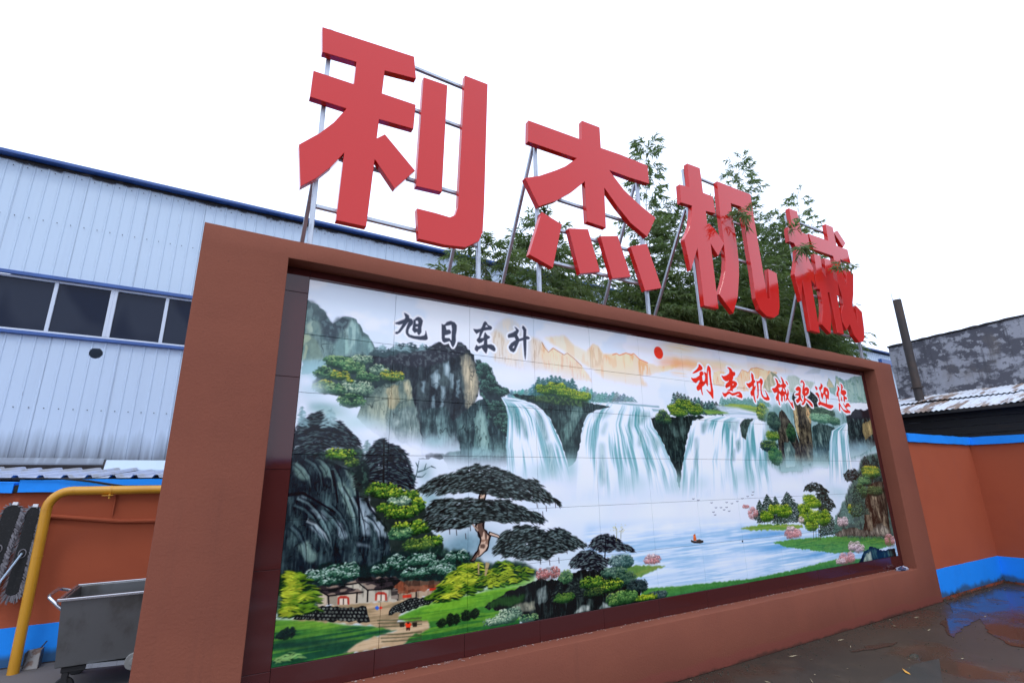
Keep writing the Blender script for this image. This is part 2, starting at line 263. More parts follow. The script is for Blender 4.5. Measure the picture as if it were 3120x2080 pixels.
class Painter:
    def __init__(s, seed=5):
        s.C = make_canvas(); s.r = np.random.RandomState(seed); s.sp = {}
        s.N = {'fine': vnoise(MH, MW, 6, 6, 11, 2), 'v': vnoise(MH, MW, 7, 42, 12, 3), 'v3': vnoise(MH, MW, 3.2, 22, 32, 2), 'v2': vnoise(MH, MW, 18, 70, 22, 3), 'h': vnoise(MH, MW, 130, 5, 13, 3),
               'big': vnoise(MH, MW, 120, 90, 14, 4), 'd': vnoise(MH, MW, 22, 16, 15, 3), 'crack': vnoise(MH, MW, 26, 60, 16, 3), 'hc': vnoise(MH, MW, 40, 14, 17, 3)}
    def rough(s, p, amp):
        p = np.array(p, float)
        if amp <= 0: return p
        out = []
        for a, b in zip(p, np.roll(p, -1, 0)):
            L = np.hypot(*(b-a)); n = max(1, int(L/7)); d = (b-a)/(L+1e-6); nr = np.array([-d[1], d[0]])
            for k in range(n):
                t = k/n; out.append(a+(b-a)*t+nr*(s.r.randn()*amp*(1 if k else .4)))
        return np.array(out)
    def mask(s, pts, f=1, r=0, holes=()):
        polys = [s.rough(pts, r)]+[np.array(h, float) for h in holes]
        p = polys[0]; pad = int(3*f+3)
        x0 = int(max(0, p[:, 0].min()-pad)); x1 = int(min(MW, p[:, 0].max()+pad+1))
        y0 = int(max(0, p[:, 1].min()-pad)); y1 = int(min(MH, p[:, 1].max()+pad+1))
        if x1 <= x0 or y1 <= y0: return None
        m = np.zeros((y1-y0, x1-x0), np.float32); xi = np.arange(x0, x1)
        A = np.concatenate(polys); B = np.concatenate([np.roll(q, -1, 0) for q in polys])
        ss = 3
        for y in range(y0, y1):
            for k in range(ss):
                yy = y+(k+.5)/ss
                t = (A[:, 1] <= yy) != (B[:, 1] <= yy)
                if not t.any(): continue
                a = A[t]; b = B[t]; xs = np.sort(a[:, 0]+(yy-a[:, 1])*(b[:, 0]-a[:, 0])/(b[:, 1]-a[:, 1]))
                for q in range(0, len(xs)-1, 2):
                    m[y-y0] += np.clip(xs[q+1]-xi, 0, 1)-np.clip(xs[q]-xi, 0, 1)
        m /= ss
        if f > 1: m = blur(m, f/1.6)
        return x0, y0, x1, y1, m
    def over(s, box, a, col):
        x0, y0, x1, y1 = box; v = s.C[y0:y1, x0:x1]; a = a[..., None]
        v *= (1-a); v += a*np.asarray(col, np.float32)
    def fill(s, pts, col, a=1, f=1, r=0, col2=None, tex=None, holes=()):
        q = s.mask(pts, f, r, holes)
        if q is None: return
        x0, y0, x1, y1, m = q; c = np.array(col, np.float32)
        if col2 is not None:
            t = np.linspace(0, 1, y1-y0)[:, None, None]; c = c*(1-t)+np.array(col2, np.float32)*t
        s.over((x0, y0, x1, y1), m*a, c)
        for (nm, lo, hi, cc, aa) in (tex or ()):
            n = s.N[nm][y0:y1, x0:x1]
            w = sstep(lo, hi, n) if lo < hi else 1-sstep(hi, lo, n)
            s.over((x0, y0, x1, y1), m*w*aa, cc)
    def rock(s, pts, dark, light, amt=.5, f=1, r=1.5, a=1, fade=None, fc=(190, 210, 232)):
        q = s.mask(pts, f, r)
        if q is None: return
        x0, y0, x1, y1, m = q; b = (x0, y0, x1, y1); g = lambda k: s.N[k][y0:y1, x0:x1]
        dark = np.array(dark, float); light = np.array(light, float); R = max(3, min(26, (x1-x0)//7, (y1-y0)//7))
        inn = sstep(.5, 1., blur(np.pad(m, R), R)[R:-R, R:-R]); s.over(b, m*a, dark*.85)
        n = g('v2')*.45+g('crack')*.35+g('d')*.2
        s.over(b, m*a*np.clip(inn*.75+.25, 0, 1)*sstep(1-amt-.26, 1-amt+.26, n)*.9, light)
        s.over(b, m*a*sstep(.60, .85, g('v3'))*.26, light*1.1); s.over(b, m*a*(1-sstep(.15, .42, g('v3')))*.32, dark*.7)
        s.over(b, m*a*(1-sstep(.0, .03, np.abs(g('crack')-.46)))*.75, dark*.5); s.over(b, m*a*(1-sstep(.0, .022, np.abs(g('v2')-.5)))*.6, dark*.5)
        s.over(b, m*a*(1-sstep(.0, .02, np.abs(g('hc')-.5)))*.25, dark*.6)
        if fade:
            t = sstep(fade[0], fade[1], np.arange(y0, y1).astype(float))[:, None]
            s.over(b, m*t, fc)
    def mist(s, cx, cy, rx, ry, col, a):
        x0 = int(max(0, cx-2.5*rx)); x1 = int(min(MW, cx+2.5*rx)); y0 = int(max(0, cy-2.5*ry)); y1 = int(min(MH, cy+2.5*ry))
        if x1 <= x0 or y1 <= y0: return
        X = (np.arange(x0, x1)-cx)/rx; Y = (np.arange(y0, y1)-cy)/ry
        g = np.exp(-(X[None]**2+Y[:, None]**2)*1.2)*(.65+.7*s.N['big'][y0:y1, x0:x1])
        s.over((x0, y0, x1, y1), np.clip(g*a, 0, 1), col)
    def sprite(s, l, w, ang):
        k = (round(l*2), round(w*2), int(round(ang/12.)) % 15)
        if k in s.sp: return s.sp[k]
        l = k[0]/2; w = k[1]/2; th = np.radians(k[2]*12.); R = int(np.ceil(max(l, w)))+1
        y, x = np.mgrid[-R:R+1, -R:R+1].astype(np.float32)
        u = x*np.cos(th)+y*np.sin(th); v = -x*np.sin(th)+y*np.cos(th)
        d = np.sqrt((u/l)**2+(v/w)**2); m = np.clip((1-d)*min(l, w)+.5, 0, 1)
        s.sp[k] = (R, m[..., None]); return s.sp[k]
    def dab(s, x, y, l, w, ang, col, a=1):
        R, m = s.sprite(l, w, ang); x = int(x); y = int(y)
        if x < R or y < R or x >= MW-R-1 or y >= MH-R-1: return
        v = s.C[y-R:y+R+1, x-R:x+R+1]; mm = m*a
        v *= 1-mm; v += mm*col
    def foliage(s, cx, cy, rx, ry, dark, mid, light, n=0, d=2.6, top=.5, under=.8, accent=None):
        r = s.r; k = 26; ry *= 1.15
        th = np.linspace(0, 2*np.pi, k, endpoint=False); rr = .92+.14*r.rand(k)
        s.fill(np.stack([cx+rx*.93*rr*np.cos(th), cy+ry*(.05+.88*rr*np.sin(th))], 1), np.array(dark)*.85, under, f=max(1.5, ry*.08), r=1.5)
        dark, mid, light = [np.array(c, float) for c in (dark, mid, light)]; asp = rx/max(ry, 1)
        nx = int(np.clip(round(asp*1.6), 2, 6)); dom = []
        for j, v in enumerate((-.42, .02, .42)):
            m = nx-(j == 0)
            for i in range(m):
                u = 0 if m == 1 else (-.62+1.24*i/(m-1))*(1, 1.05, .95)[j]
                dom.append((u+r.uniform(-.1, .1), v+r.uniform(-.09, .09), min(.66, 1.0/m+.18)*r.uniform(.85, 1.15), r.uniform(.38, .54), r.uniform(-.18, .18)))
        dom.sort(key=lambda q: q[1])
        for (u0, v0, su, sv, br) in dom:
            nd = int(np.pi*su*rx*sv*ry/(d*d*1.25))+6
            if n: nd = n//len(dom)+1
            q = np.sqrt(r.rand(nd)); t = r.uniform(0, 2*np.pi, nd); lu = q*np.cos(t); lv = q*np.sin(t); o = np.argsort(lv)
            for i in o[::-1] if r.rand() < .5 else o:
                u = u0+su*lu[i]; v = v0+sv*lv[i]
                if u*u+v*v > 1.15: continue
                h = .30-.60*lv[i]+r.randn()*.15+br*.8+(top-.5)-.16*v
                if h < .02: continue
                c = dark+(mid-dark)*min(1, h*1.8) if h < .56 else mid+(light-mid)*min(1, (h-.56)*2.4)
                if accent is not None and r.rand() < .16: c = np.array(accent, float)
                s.dab(cx+u*rx, cy+v*ry, d*r.uniform(.55, 1.05), d*.46, lu[i]*42+r.uniform(-14, 14), c*r.uniform(.88, 1.1), .92)
    def pine(s, cx, top, bot, hw, col, a=1, hi=None, step=3.8, l=6):
        r = s.r; col = np.array(col, float); y = top
        s.fill([(cx-1.2, top), (cx+1.2, top), (cx+2, bot), (cx-2, bot)], col*.9, a)
        while y < bot:
            t = (y-top)/(bot-top); w = 1.35*hw*(t**.8)*(.85+.3*r.rand())+1.5; x = -w
            while x <= w:
                droop = abs(x)/max(w, 1)*3.5
                c = col if hi is None or r.rand() > .3 else np.array(hi, float)
                s.dab(cx+x, y+droop+r.randn()*1.2, l*r.uniform(.6, 1.2), 1.7, (18 if x > 0 else -18)+r.randn()*10, c*r.uniform(.85, 1.15), a)
                x += l*.72
            y += step
    def umbrella(s, pts, col, n, a=.8, gap=(122, 150, 158)):
        q = s.mask(pts, 3, 2.5)
        if q is None: return
        x0, y0, x1, y1, m = q
        n1 = s.N['hc'][y0:y1, x0:x1]*.5+s.N['fine'][y0:y1, x0:x1]*.5
        s.over((x0, y0, x1, y1), m*a*sstep(.22, .36, n1), col)
        ys, xs = np.nonzero(m > .5); r = s.r; cx = xs.mean(); hw = xs.max()-cx+1
        pk = r.randint(0, len(xs), n); col = np.array(col, float)
        for i in pk:
            u = (xs[i]-cx)/hw
            s.dab(x0+xs[i], y0+ys[i], r.uniform(5, 10), 1.2, u*32+r.randn()*9, col*r.uniform(.5, 1.5), .9)
        for i in r.randint(0, len(xs), n//4):
            u = (xs[i]-cx)/hw
            s.dab(x0+xs[i], y0+ys[i], r.uniform(3, 6), 1., u*32+r.randn()*9, np.array(gap, float)*r.uniform(.75, 1.05), .7)
    def fern(s, pts, n, cols, l=9):
        q = s.mask(pts, 2, 2)
        if q is None: return
        x0, y0, x1, y1, m = q
        s.over((x0, y0, x1, y1), m*.75, np.array(cols[0]))
        ys, xs = np.nonzero(m > .4); r = s.r; pk = np.sort(r.randint(0, len(xs), n))
        for i in pk:
            t = sstep(.36, .68, s.N['d'][min(MH-1, y0+ys[i]), min(MW-1, x0+xs[i])])*.8+.2*r.rand()
            if t < .13: continue
            c = np.array(cols[1], float)*(1-t)+np.array(cols[2], float)*t; sg = 1 if r.rand() > .5 else -1
            s.dab(x0+xs[i]+sg*l*.5, y0+ys[i]+1.5, l*.6, 1.4, sg*16+r.randn()*6, c*r.uniform(.7, 1.05), .95)
            s.dab(x0+xs[i]+sg*l*.5, y0+ys[i]+4.4, l*.55, 1.7, sg*16, np.array(cols[0], float)*.75, .8)
    def fall(s, left, right, seed, white=(203, 219, 243), teal=(104, 160, 174), amt=.4, fade=None, a=1):
        amt = amt+.05; L = np.array(left, float); R = np.array(right, float)
        y0 = int(max(L[0, 1], R[0, 1], 0)); y1 = int(min(max(L[-1, 1], R[-1, 1]), MH))
        ys = np.arange(y0, y1); xl = np.interp(ys, L[:, 1], L[:, 0]); xr = np.interp(ys, R[:, 1], R[:, 0])
        nn = 900; nz = vnoise(y1-y0, nn, 90, 190, seed, 2)*.62+vnoise(y1-y0, nn, 20, 110, seed+1, 2)*.38; nf = vnoise(y1-y0, nn, 7, 80, seed+2, 2)
        x0 = int(max(0, xl.min()-3)); x1 = int(min(MW, xr.max()+3)); xi = np.arange(x0, x1)
        for k, y in enumerate(ys):
            t = (xi-xl[k])/max(1., xr[k]-xl[k]); e = np.clip(np.minimum(t, 1-t)*(xr[k]-xl[k])/2+.5, 0, 1)
            v = nz[k][np.clip((t*nn).astype(int), 0, nn-1)]
            w = sstep(1-amt-.16, 1-amt+.26, v)*(.55+.75*nf[k][np.clip((t*nn).astype(int), 0, nn-1)]); w = np.clip(w, 0, 1)*min(1, .35+k/40.)*(1.3-.75*k/len(ys))
            al = e*a
            if fade: al = al*(1-sstep(fade[0], fade[1], float(y)))
            c = np.array(white)[None]*(1-w[:, None])+np.array(teal)[None]*w[:, None]
            s.C[y, x0:x1] = s.C[y, x0:x1]*(1-al[:, None])+c*al[:, None]
    def line(s, pts, col, w=1.5, a=1, w2=None):
        p = np.array(pts, float); w2 = w if w2 is None else w2; n = len(p)
        ws = np.linspace(w, w2, n); d = np.gradient(p, axis=0); d /= np.hypot(d[:, 0], d[:, 1])[:, None]+1e-6
        nr = np.stack([-d[:, 1], d[:, 0]], 1)
        s.fill(np.concatenate([p+nr*ws[:, None]/2, (p-nr*ws[:, None]/2)[::-1]]), col, a)
    def lake(s, pts, c1, c2, f=6):
        q = s.mask(pts, f, 0); x0, y0, x1, y1, m = q; b = (x0, y0, x1, y1)
        s.over(b, m, c1); n = s.N['h'][y0:y1, x0:x1]*.6+s.N['big'][y0:y1, x0:x1]*.4
        s.over(b, m*sstep(.34, .66, n)*.8, c2); s.over(b, m*sstep(.7, .85, s.N['h'][y0:y1, x0:x1])*.35, (210, 226, 244))
    def stones(s, quad, nx, ny):
        A, B, Cc, D = [np.array(p, float) for p in quad]; r = s.r
        s.fill([A, B, Cc, D], (18, 24, 28), 1, r=1.5)
        P = lambda u, v: (A*(1-u)+B*u)*(1-v)+(D*(1-u)+Cc*u)*v
        for j in range(ny):
            for i in range(nx):
                u = (i+.5+.5*(j % 2)+r.uniform(-.15, .15))/nx; v = (j+.5)/ny; c = P(u, v); ex = (P(min(1, u+.42/nx), v)-c)*r.uniform(.7, 1.1); ey = (P(u, min(1, v+.40/ny))-c)*r.uniform(.8, 1.05); g = r.uniform(70, 140)
                s.fill([c+ex*np.cos(t)*1.0+ey*np.sin(t) for t in np.linspace(0, 6.28, 8)[:-1]], (g*.92, g, g*.98), .95, r=.5)
    def glyph(s, polys, col, halo, hw, bold=0):
        allp = np.concatenate([np.array(p, float) for p, h in polys]); pad = int(hw+5)
        x0, y0 = np.floor(allp.min(0)).astype(int)-pad; x1, y1 = np.ceil(allp.max(0)).astype(int)+pad
        M = np.zeros((y1-y0, x1-x0), np.float32)
        for p, h in polys:
            a0, b0, a1, b1, m = s.mask(p, 1, 0, h); M[b0-y0:b1-y0, a0-x0:a1-x0] = np.maximum(M[b0-y0:b1-y0, a0-x0:a1-x0], m)
        if bold:
            M0 = M.copy()
            for dy, dx in ((1, 0), (-1, 0), (0, 1), (0, -1)): M = np.maximum(M, np.roll(M0, (dy, dx), (0, 1))*min(1, bold))
        D = M.copy(); R = int(np.ceil(hw))
        for dy in range(-R, R+1):
            for dx in range(-R, R+1):
                q = np.hypot(dx, dy)
                if q <= hw: D = np.maximum(D, np.roll(np.roll(M, dy, 0), dx, 1))
        s.over((x0, y0, x1, y1), np.clip(D, 0, 1), halo); s.over((x0, y0, x1, y1), np.clip(M, 0, 1), col)
def paint_mural(spec):
    P = Painter(); 
    for op, args, kw in spec: getattr(P, op)(*args, **kw)
    P.C = P.C*.7+.3*np.stack([blur(P.C[..., k], 1) for k in range(3)], -1)
    lum = P.C.mean(-1); P.C *= (1+(.16*(P.N['fine']-.5)+.10*(P.N['d']-.5))*np.clip(1.25-lum/150, 0, 1))[..., None]
    return np.clip(P.C, 0, 255)

MURAL = [
('fill',([(-5,-5),(2405,-5),(2405,775),(-5,775)],(203,218,243),1),{'col2': (185,205,225),'tex': [('big',0.45,0.7,(178,205,228),0.45)]}),
('rock',([(-6.7,50),(2.1,50.2),(22.7,57.8),(39.6,72.5),(50.1,90.7),(57.4,97),(68.2,88),(76.8,79.1),(90.5,74.4),(102.4,75.1),(117.8,90.6),(126.1,107.2),(138.6,113.1),(149.2,127),(157.5,143.6),(160.8,178.3),(2.1,217.9)],(98,128,136),(140,172,174),0.5),{'fc': (140,180,196),'fade': (157,208.7)}),
('fill',([(1.7,107.7),(12.7,96.4),(28.1,96.5),(42.4,106.6),(41.3,121.4),(6.6,126.2)],(150,175,168),0.8),{'f': 4,'r': 1,'tex': [('v',0.5,0.75,(96,130,138),0.7),('crack',0.52,0.47,(80,110,118),0.5)]}),
('fill',([(-0.6,129.6),(9,128.3),(27.6,142.6),(38.3,165.1),(43.8,178.7),(0.4,188.2)],(150,172,152),0.8),{'f': 4,'r': 1,'tex': [('v',0.5,0.75,(96,130,138),0.7),('crack',0.52,0.47,(80,110,118),0.5)]}),
('fill',([(63.3,142.9),(75.9,129),(94.2,126.6),(99.6,153),(90.1,166.4),(64.9,164.4)],(142,182,184),0.8),{'f': 4,'r': 1,'tex': [('v',0.5,0.75,(96,130,138),0.7),('crack',0.52,0.47,(80,110,118),0.5)]}),
('fill',([(88,105),(97.9,78.4),(115.6,93.5),(124.7,122.6),(124.4,155),(103.7,162.4),(96.7,128.7)],(150,186,190),0.8),{'f': 4,'r': 1,'tex': [('v',0.5,0.75,(96,130,138),0.7),('crack',0.52,0.47,(80,110,118),0.5)]}),
('fill',([(126.8,117.3),(144.1,122.6),(154,146.6),(139.2,160.8),(126.5,149.8)],(135,174,178),0.8),{'f': 4,'r': 1,'tex': [('v',0.5,0.75,(96,130,138),0.7),('crack',0.52,0.47,(80,110,118),0.5)]}),
('fill',([(21.1,65.6),(39.6,72.5),(50.1,90.7),(57.4,97),(74.5,79.5),(95.3,75),(90,99.7),(70.4,117.4),(63.3,142.9),(44.7,135.5),(33.9,112.7)],(62,76,88),0.85),{'f': 5,'r': 2,'tex': [('fine',0.6,0.8,(100,130,138),0.5)]}),
('fill',([(-5.4,52.7),(4.3,51),(25.1,59.9),(37.8,77.7),(41.6,96.9),(22.7,85),(1.1,88.4)],(78,98,106),0.8),{'f': 5,'r': 2,'tex': [('v',0.5,0.7,(120,150,155),0.6)]}),
('mist',(40,212,57.6,25.3,(140,182,198),0.9),{}),
('fill',([(465.9,55.3),(488.7,25.3),(515.2,13.8),(538.6,17.8),(555.3,33.6),(575.2,58.2),(617.3,55.7),(631,69.3),(651.7,91.4),(656.1,157.7),(478.1,140.4)],(184,192,192),0.75),{'f': 10,'r': 1,'tex': [('v2',0.5,0.75,(205,205,196),0.7)],'col2': (196,208,226)}),
('fill',([(462.7,64.5),(482,51.6),(501.3,65.1),(517.4,89.6),(533.3,122.9),(572.6,156.8),(471.8,138.3)],(198,194,178),0.7),{'f': 9,'r': 1,'tex': [('v3',0.5,0.8,(165,152,130),0.45),('v2',0.5,0.7,(212,210,204),0.6)],'col2': (202,208,214)}),
('fill',([(589.2,56.3),(624,67.1),(644.2,98.4),(663.7,148),(593.3,148.9)],(200,190,170),0.6),{'f': 9,'tex': [('v3',0.5,0.8,(165,146,122),0.45)]}),
('fill',([(631.6,53.8),(668.4,44.2),(702.4,34.8),(717.2,42.4),(735.3,59.3),(781.3,72.9),(836.9,82.7),(797.4,125.6),(703.5,85.3)],(212,204,182),0.75),{'f': 7,'r': 1,'tex': [('v2',0.5,0.75,(200,180,148),0.4)]}),
('fill',([(627.5,69.7),(648,93.3),(666.8,78.8),(684.8,87.5),(703,94.7),(714.6,88.7),(740.4,103.1),(766.2,122.4),(791.6,151.4),(802.3,166.2),(663,163.1),(638.8,144.4),(622.5,106.9)],(212,194,162),0.85),{'f': 4,'r': 1,'tex': [('v3',0.5,0.75,(186,140,100),0.45),('v2',0.5,0.7,(226,208,180),0.5)],'col2': (208,196,175)}),
('line',([(625.8,66.9),(635.9,82.5),(648,94.3),(664.9,79.9),(684.8,88.1),(703,95.3),(714.6,89),(740.4,103.7),(766.2,122.4)],(140,90,68),2.2),{'a': 0.8}),
('fill',([(789.3,71.9),(815.1,47.6),(834.8,56.7),(849.6,77.9),(883.4,74.1),(905.2,68.2),(917.7,71.8),(944.9,62),(966.7,64.6),(978.4,59.8),(1001.5,76.1),(1037.3,84.3),(1083.7,90),(1184,76.1),(1125.8,99.9),(1051.5,120.9),(986,133.7),(898.3,141.7),(816.7,133.2)],(220,186,150),0.8),{'f': 6,'r': 1,'tex': [('v2',0.45,0.7,(228,150,98),0.55),('big',0.5,0.7,(222,206,182),0.7)],'col2': (212,204,196)}),
('fill',([(793,74.7),(815,49.2),(834.8,56.7),(849.3,81.3),(854.9,113.3),(801.4,125.2)],(205,198,180),0.85),{'f': 5,'r': 1,'tex': [('v',0.5,0.7,(180,160,130),0.5)]}),
('line',([(887.6,74.3),(905.2,68.2),(917.7,72.5),(944.9,62),(966.7,65.2),(978.4,59.8),(1001.5,76.1),(1037.3,84.3)],(200,105,60),3),{'a': 0.7}),
('fill',([(804.9,131.2),(869.5,88.9),(903.9,81.8),(954.5,96.4),(1000.4,125.6),(1028.2,160.4),(939.2,161),(855.5,155.2)],(212,196,168),0.7),{'f': 9,'r': 1,'tex': [('v2',0.5,0.7,(196,170,136),0.4)],'col2': (206,206,200)}),
('fill',([(1061.9,74.7),(1126.3,60.7),(1236.3,54.1),(1346.2,59.4),(1235.7,74.5),(1108.5,83.9)],(228,140,88),0.64),{'f': 18,'r': 3,'tex': [('h',0.5,0.7,(222,180,140),0.6)]}),
('fill',([(1155.7,56.9),(1259,54.9),(1379.5,56.6),(1497.4,53.1),(1376.4,72.9),(1202.5,82.8),(1151.8,84.3)],(228,148,96),0.59),{'f': 18,'r': 3,'tex': [('h',0.5,0.7,(222,180,140),0.6)]}),
('fill',([(1120.3,98.1),(1228.7,80.2),(1284,96.8),(1176.9,117.6)],(215,205,190),0.42),{'f': 18,'r': 3,'tex': [('h',0.5,0.7,(222,180,140),0.6)]}),
('fill',([(1115.8,29.5),(1250.3,-16.8),(1301.5,-0.4),(1191.2,27.9)],(220,205,185),0.34),{'f': 18,'r': 3,'tex': [('h',0.5,0.7,(222,180,140),0.6)]}),
('mist',(812.9,184.1,187,25.1,(203,218,243),0.9),{}),
('mist',(519.3,176.2,76.8,31.1,(203,218,243),0.95),{}),
('mist',(663.1,160.1,124.7,22.5,(203,218,243),0.9),{}),
('mist',(701.6,122.8,200.4,49.2,(205,208,212),0.35),{}),
('mist',(1126.3,131.5,133.5,21.1,(203,218,243),0.8),{}),
('mist',(1218.6,17.2,144.1,22.6,(230,196,160),0.45),{}),
('mist',(1019.2,41.1,96.6,17.7,(230,196,160),0.3),{}),
('mist',(1397.5,51.6,204.5,17.7,(226,198,168),0.55),{}),
('mist',(1679.3,34.8,186.4,17,(226,198,168),0.4),{}),
('fill',([(1343.7,128.6),(1357.4,84.3),(1393,75.1),(1426.7,79.6),(1458.5,96),(1489.7,89.3),(1520.5,58.8),(1556.1,65.3),(1575.4,49.3),(1612.2,41.6),(1656.9,45.4),(1743.4,48.6),(1664.7,93.9),(1642.3,132.1),(1497.1,139.2)],(220,184,144),0.9),{'f': 3,'r': 1.2,'tex': [('v3',0.5,0.75,(196,140,98),0.45),('v2',0.5,0.7,(216,206,186),0.6)],'col2': (205,200,192)}),
('line',([(1489.7,89.3),(1520.5,58.8),(1556,66.1),(1575.4,49.3),(1612.2,41.6),(1656.7,46.2)],(170,95,60),2),{'a': 0.7}),
('fill',([(1627.4,113.2),(1661.1,81.9),(1686.6,59),(1703,47.1),(1728.1,55.1),(1754.2,86.2),(1754.6,123.6),(1654.5,135.2)],(180,184,168),0.95),{'f': 2,'r': 1,'tex': [('v',0.5,0.7,(135,145,128),0.6)]}),
('fill',([(1695.6,49.9),(1731.6,54.8),(1755.6,86.1),(1754.5,111.2),(1732.1,92.3)],(118,132,118),0.8),{'f': 3}),
('fill',([(1782.6,83.8),(1811.4,55.9),(1856.2,49.6),(1918.5,63.5),(2001.8,65.2),(1940.9,113.9),(1778.1,126)],(165,186,184),0.85),{'f': 5,'tex': [('v',0.5,0.7,(140,165,160),0.5)]}),
('fill',([(1926.5,36.5),(1996.5,7.5),(2071.5,-4.6),(2045.9,25.3)],(165,185,195),0.6),{'f': 6}),
('fill',([(2078.3,85.7),(2115.1,36.3),(2133.8,53.9),(2149.7,75.6),(2174.6,20.2),(2201.1,29.5),(2241.2,37.7),(2290.1,23.9),(2330.9,10.6),(2413,0.7),(2415.4,124.4),(2257.2,136.9),(2145.4,116.9)],(128,164,166),0.95),{'f': 3,'r': 1.5,'tex': [('v',0.5,0.7,(158,188,184),0.6),('d',0.6,0.75,(95,135,128),0.6)]}),
('fill',([(2084,80.8),(2114.4,38.2),(2131.3,56.4),(2142.8,76.1)],(185,182,155),0.8),{'f': 3}),
('fill',([(2176.5,27),(2201.4,52.8),(2170,106),(2151.8,98.2)],(178,184,165),0.7),{'f': 4}),
('mist',(1894.9,142.9,264.3,21.6,(150,190,200),0.7),{}),
('mist',(2208,153.7,210.1,20.8,(203,218,243),0.9),{}),
('mist',(1290.4,183.9,170,14.6,(203,218,243),0.6),{}),
('pine',(525.2,211.7,241.8,12.1,(85,126,144),0.74),{'l': 6}),
('pine',(536.4,211.2,241.1,8.6,(87,147,144),0.61),{'l': 6}),
('pine',(547.7,208.9,240.4,8.8,(91,143,144),0.69),{'l': 6}),
('pine',(559.2,205.8,239.6,13.6,(78,145,144),0.84),{'l': 6}),
('pine',(570.7,205.2,238.9,11.7,(101,133,144),0.64),{'l': 6}),
('pine',(582.5,200.2,238.1,13,(97,143,144),0.7),{'l': 6}),
('pine',(594.5,189.8,237.3,14.3,(77,126,144),0.8),{'l': 6}),
('pine',(606,198.5,236.6,11.4,(84,131,144),0.74),{'l': 6}),
('pine',(618,197,235.8,10.3,(87,137,144),0.67),{'l': 6}),
('pine',(630,196.3,235,11.8,(93,126,144),0.75),{'l': 6}),
('pine',(642.2,194.3,234.2,10.9,(108,139,144),0.65),{'l': 6}),
('pine',(654.5,194.1,233.4,12.2,(79,130,144),0.78),{'l': 6}),
('pine',(667.5,179,232.6,13.5,(113,143,144),0.72),{'l': 6}),
('pine',(679.7,184.8,231.8,14.4,(109,142,144),0.64),{'l': 6}),
('pine',(692,190.9,231,14.3,(88,146,144),0.77),{'l': 6}),
('pine',(705.1,183.2,230.2,14,(96,142,144),0.62),{'l': 6}),
('pine',(717.1,196.6,229.3,10.9,(78,144,144),0.79),{'l': 6}),
('pine',(730,195.8,228.5,10.4,(94,148,144),0.68),{'l': 6}),
('pine',(743.3,190.9,227.6,13.2,(109,142,144),0.78),{'l': 6}),
('pine',(756.6,188.8,226.8,15.2,(101,140,144),0.77),{'l': 6}),
('pine',(770.4,181,225.9,14.1,(82,146,144),0.74),{'l': 6}),
('pine',(783.6,183.3,225,11.7,(109,139,144),0.84),{'l': 6}),
('pine',(797,185.2,224.2,11.5,(85,146,144),0.67),{'l': 6}),
('pine',(809.9,194.2,223.3,16.1,(99,133,144),0.64),{'l': 6}),
('pine',(823.4,197.6,222.4,16.2,(98,145,144),0.85),{'l': 6}),
('pine',(837.5,194.8,221.5,12.2,(94,145,144),0.76),{'l': 6}),
('pine',(851.7,192.1,220.5,12.5,(90,139,144),0.71),{'l': 6}),
('pine',(865.3,198,219.6,11.1,(98,132,144),0.74),{'l': 6}),
('pine',(880.3,188.5,218.7,12.1,(87,137,144),0.77),{'l': 6}),
('pine',(894.7,188.7,217.7,13.3,(111,137,144),0.82),{'l': 6}),
('pine',(908.5,196,216.8,16.2,(106,126,144),0.77),{'l': 6}),
('pine',(923.7,190.9,215.8,16.2,(98,128,144),0.78),{'l': 6}),
('pine',(937.8,198,214.9,13.4,(107,138,144),0.82),{'l': 6}),
('pine',(952.7,198.1,213.9,17.6,(98,135,144),0.65),{'l': 6}),
('pine',(613.3,168.3,220.3,16.2,(62,102,106),0.85),{}),
('pine',(627.3,169.3,219.3,16.2,(62,102,106),0.85),{}),
('pine',(641.5,166.3,218.3,16.4,(62,102,106),0.85),{}),
('pine',(656,159.5,217.3,16.6,(62,102,106),0.85),{}),
('pine',(670.4,159.3,216.3,16.8,(62,102,106),0.85),{}),
('pine',(684.9,159.2,215.3,17,(62,102,106),0.85),{}),
('pine',(699.3,165.9,214.2,17.1,(62,102,106),0.85),{}),
('pine',(714,168,213.2,17.3,(62,102,106),0.85),{}),
('pine',(729.3,162.5,212.1,17.5,(62,102,106),0.85),{}),
('pine',(1386.7,166.8,202.9,18.4,(100,146,146),0.7),{'l': 5}),
('pine',(1401.4,172.7,202,18.5,(100,146,146),0.7),{'l': 5}),
('pine',(1417.6,171.7,201,18.7,(100,146,146),0.7),{'l': 5}),
('pine',(1435.2,164.5,200,18.9,(100,146,146),0.7),{'l': 5}),
('pine',(1451.8,162.9,199,19.1,(100,146,146),0.7),{'l': 5}),
('pine',(1468.1,163.5,198,19.3,(100,146,146),0.7),{'l': 5}),
('pine',(1484.7,163.6,197,19.4,(100,146,146),0.7),{'l': 5}),
('pine',(1502.8,157.2,196,19.7,(100,146,146),0.7),{'l': 5}),
('pine',(1518.1,164.7,195,19.8,(100,146,146),0.7),{'l': 5}),
('pine',(1536.2,159.9,193.9,20,(100,146,146),0.7),{'l': 5}),
('pine',(1553,161.5,192.9,20.2,(100,146,146),0.7),{'l': 5}),
('pine',(1572.2,153.8,191.8,20.4,(100,146,146),0.7),{'l': 5}),
('pine',(1588,161.4,190.7,20.5,(100,146,146),0.7),{'l': 5}),
('pine',(1606.6,157.6,189.7,20.8,(100,146,146),0.7),{'l': 5}),
('pine',(1626,151.4,188.6,21,(100,146,146),0.7),{'l': 5}),
('pine',(1642.5,157.4,187.5,21.2,(100,146,146),0.7),{'l': 5}),
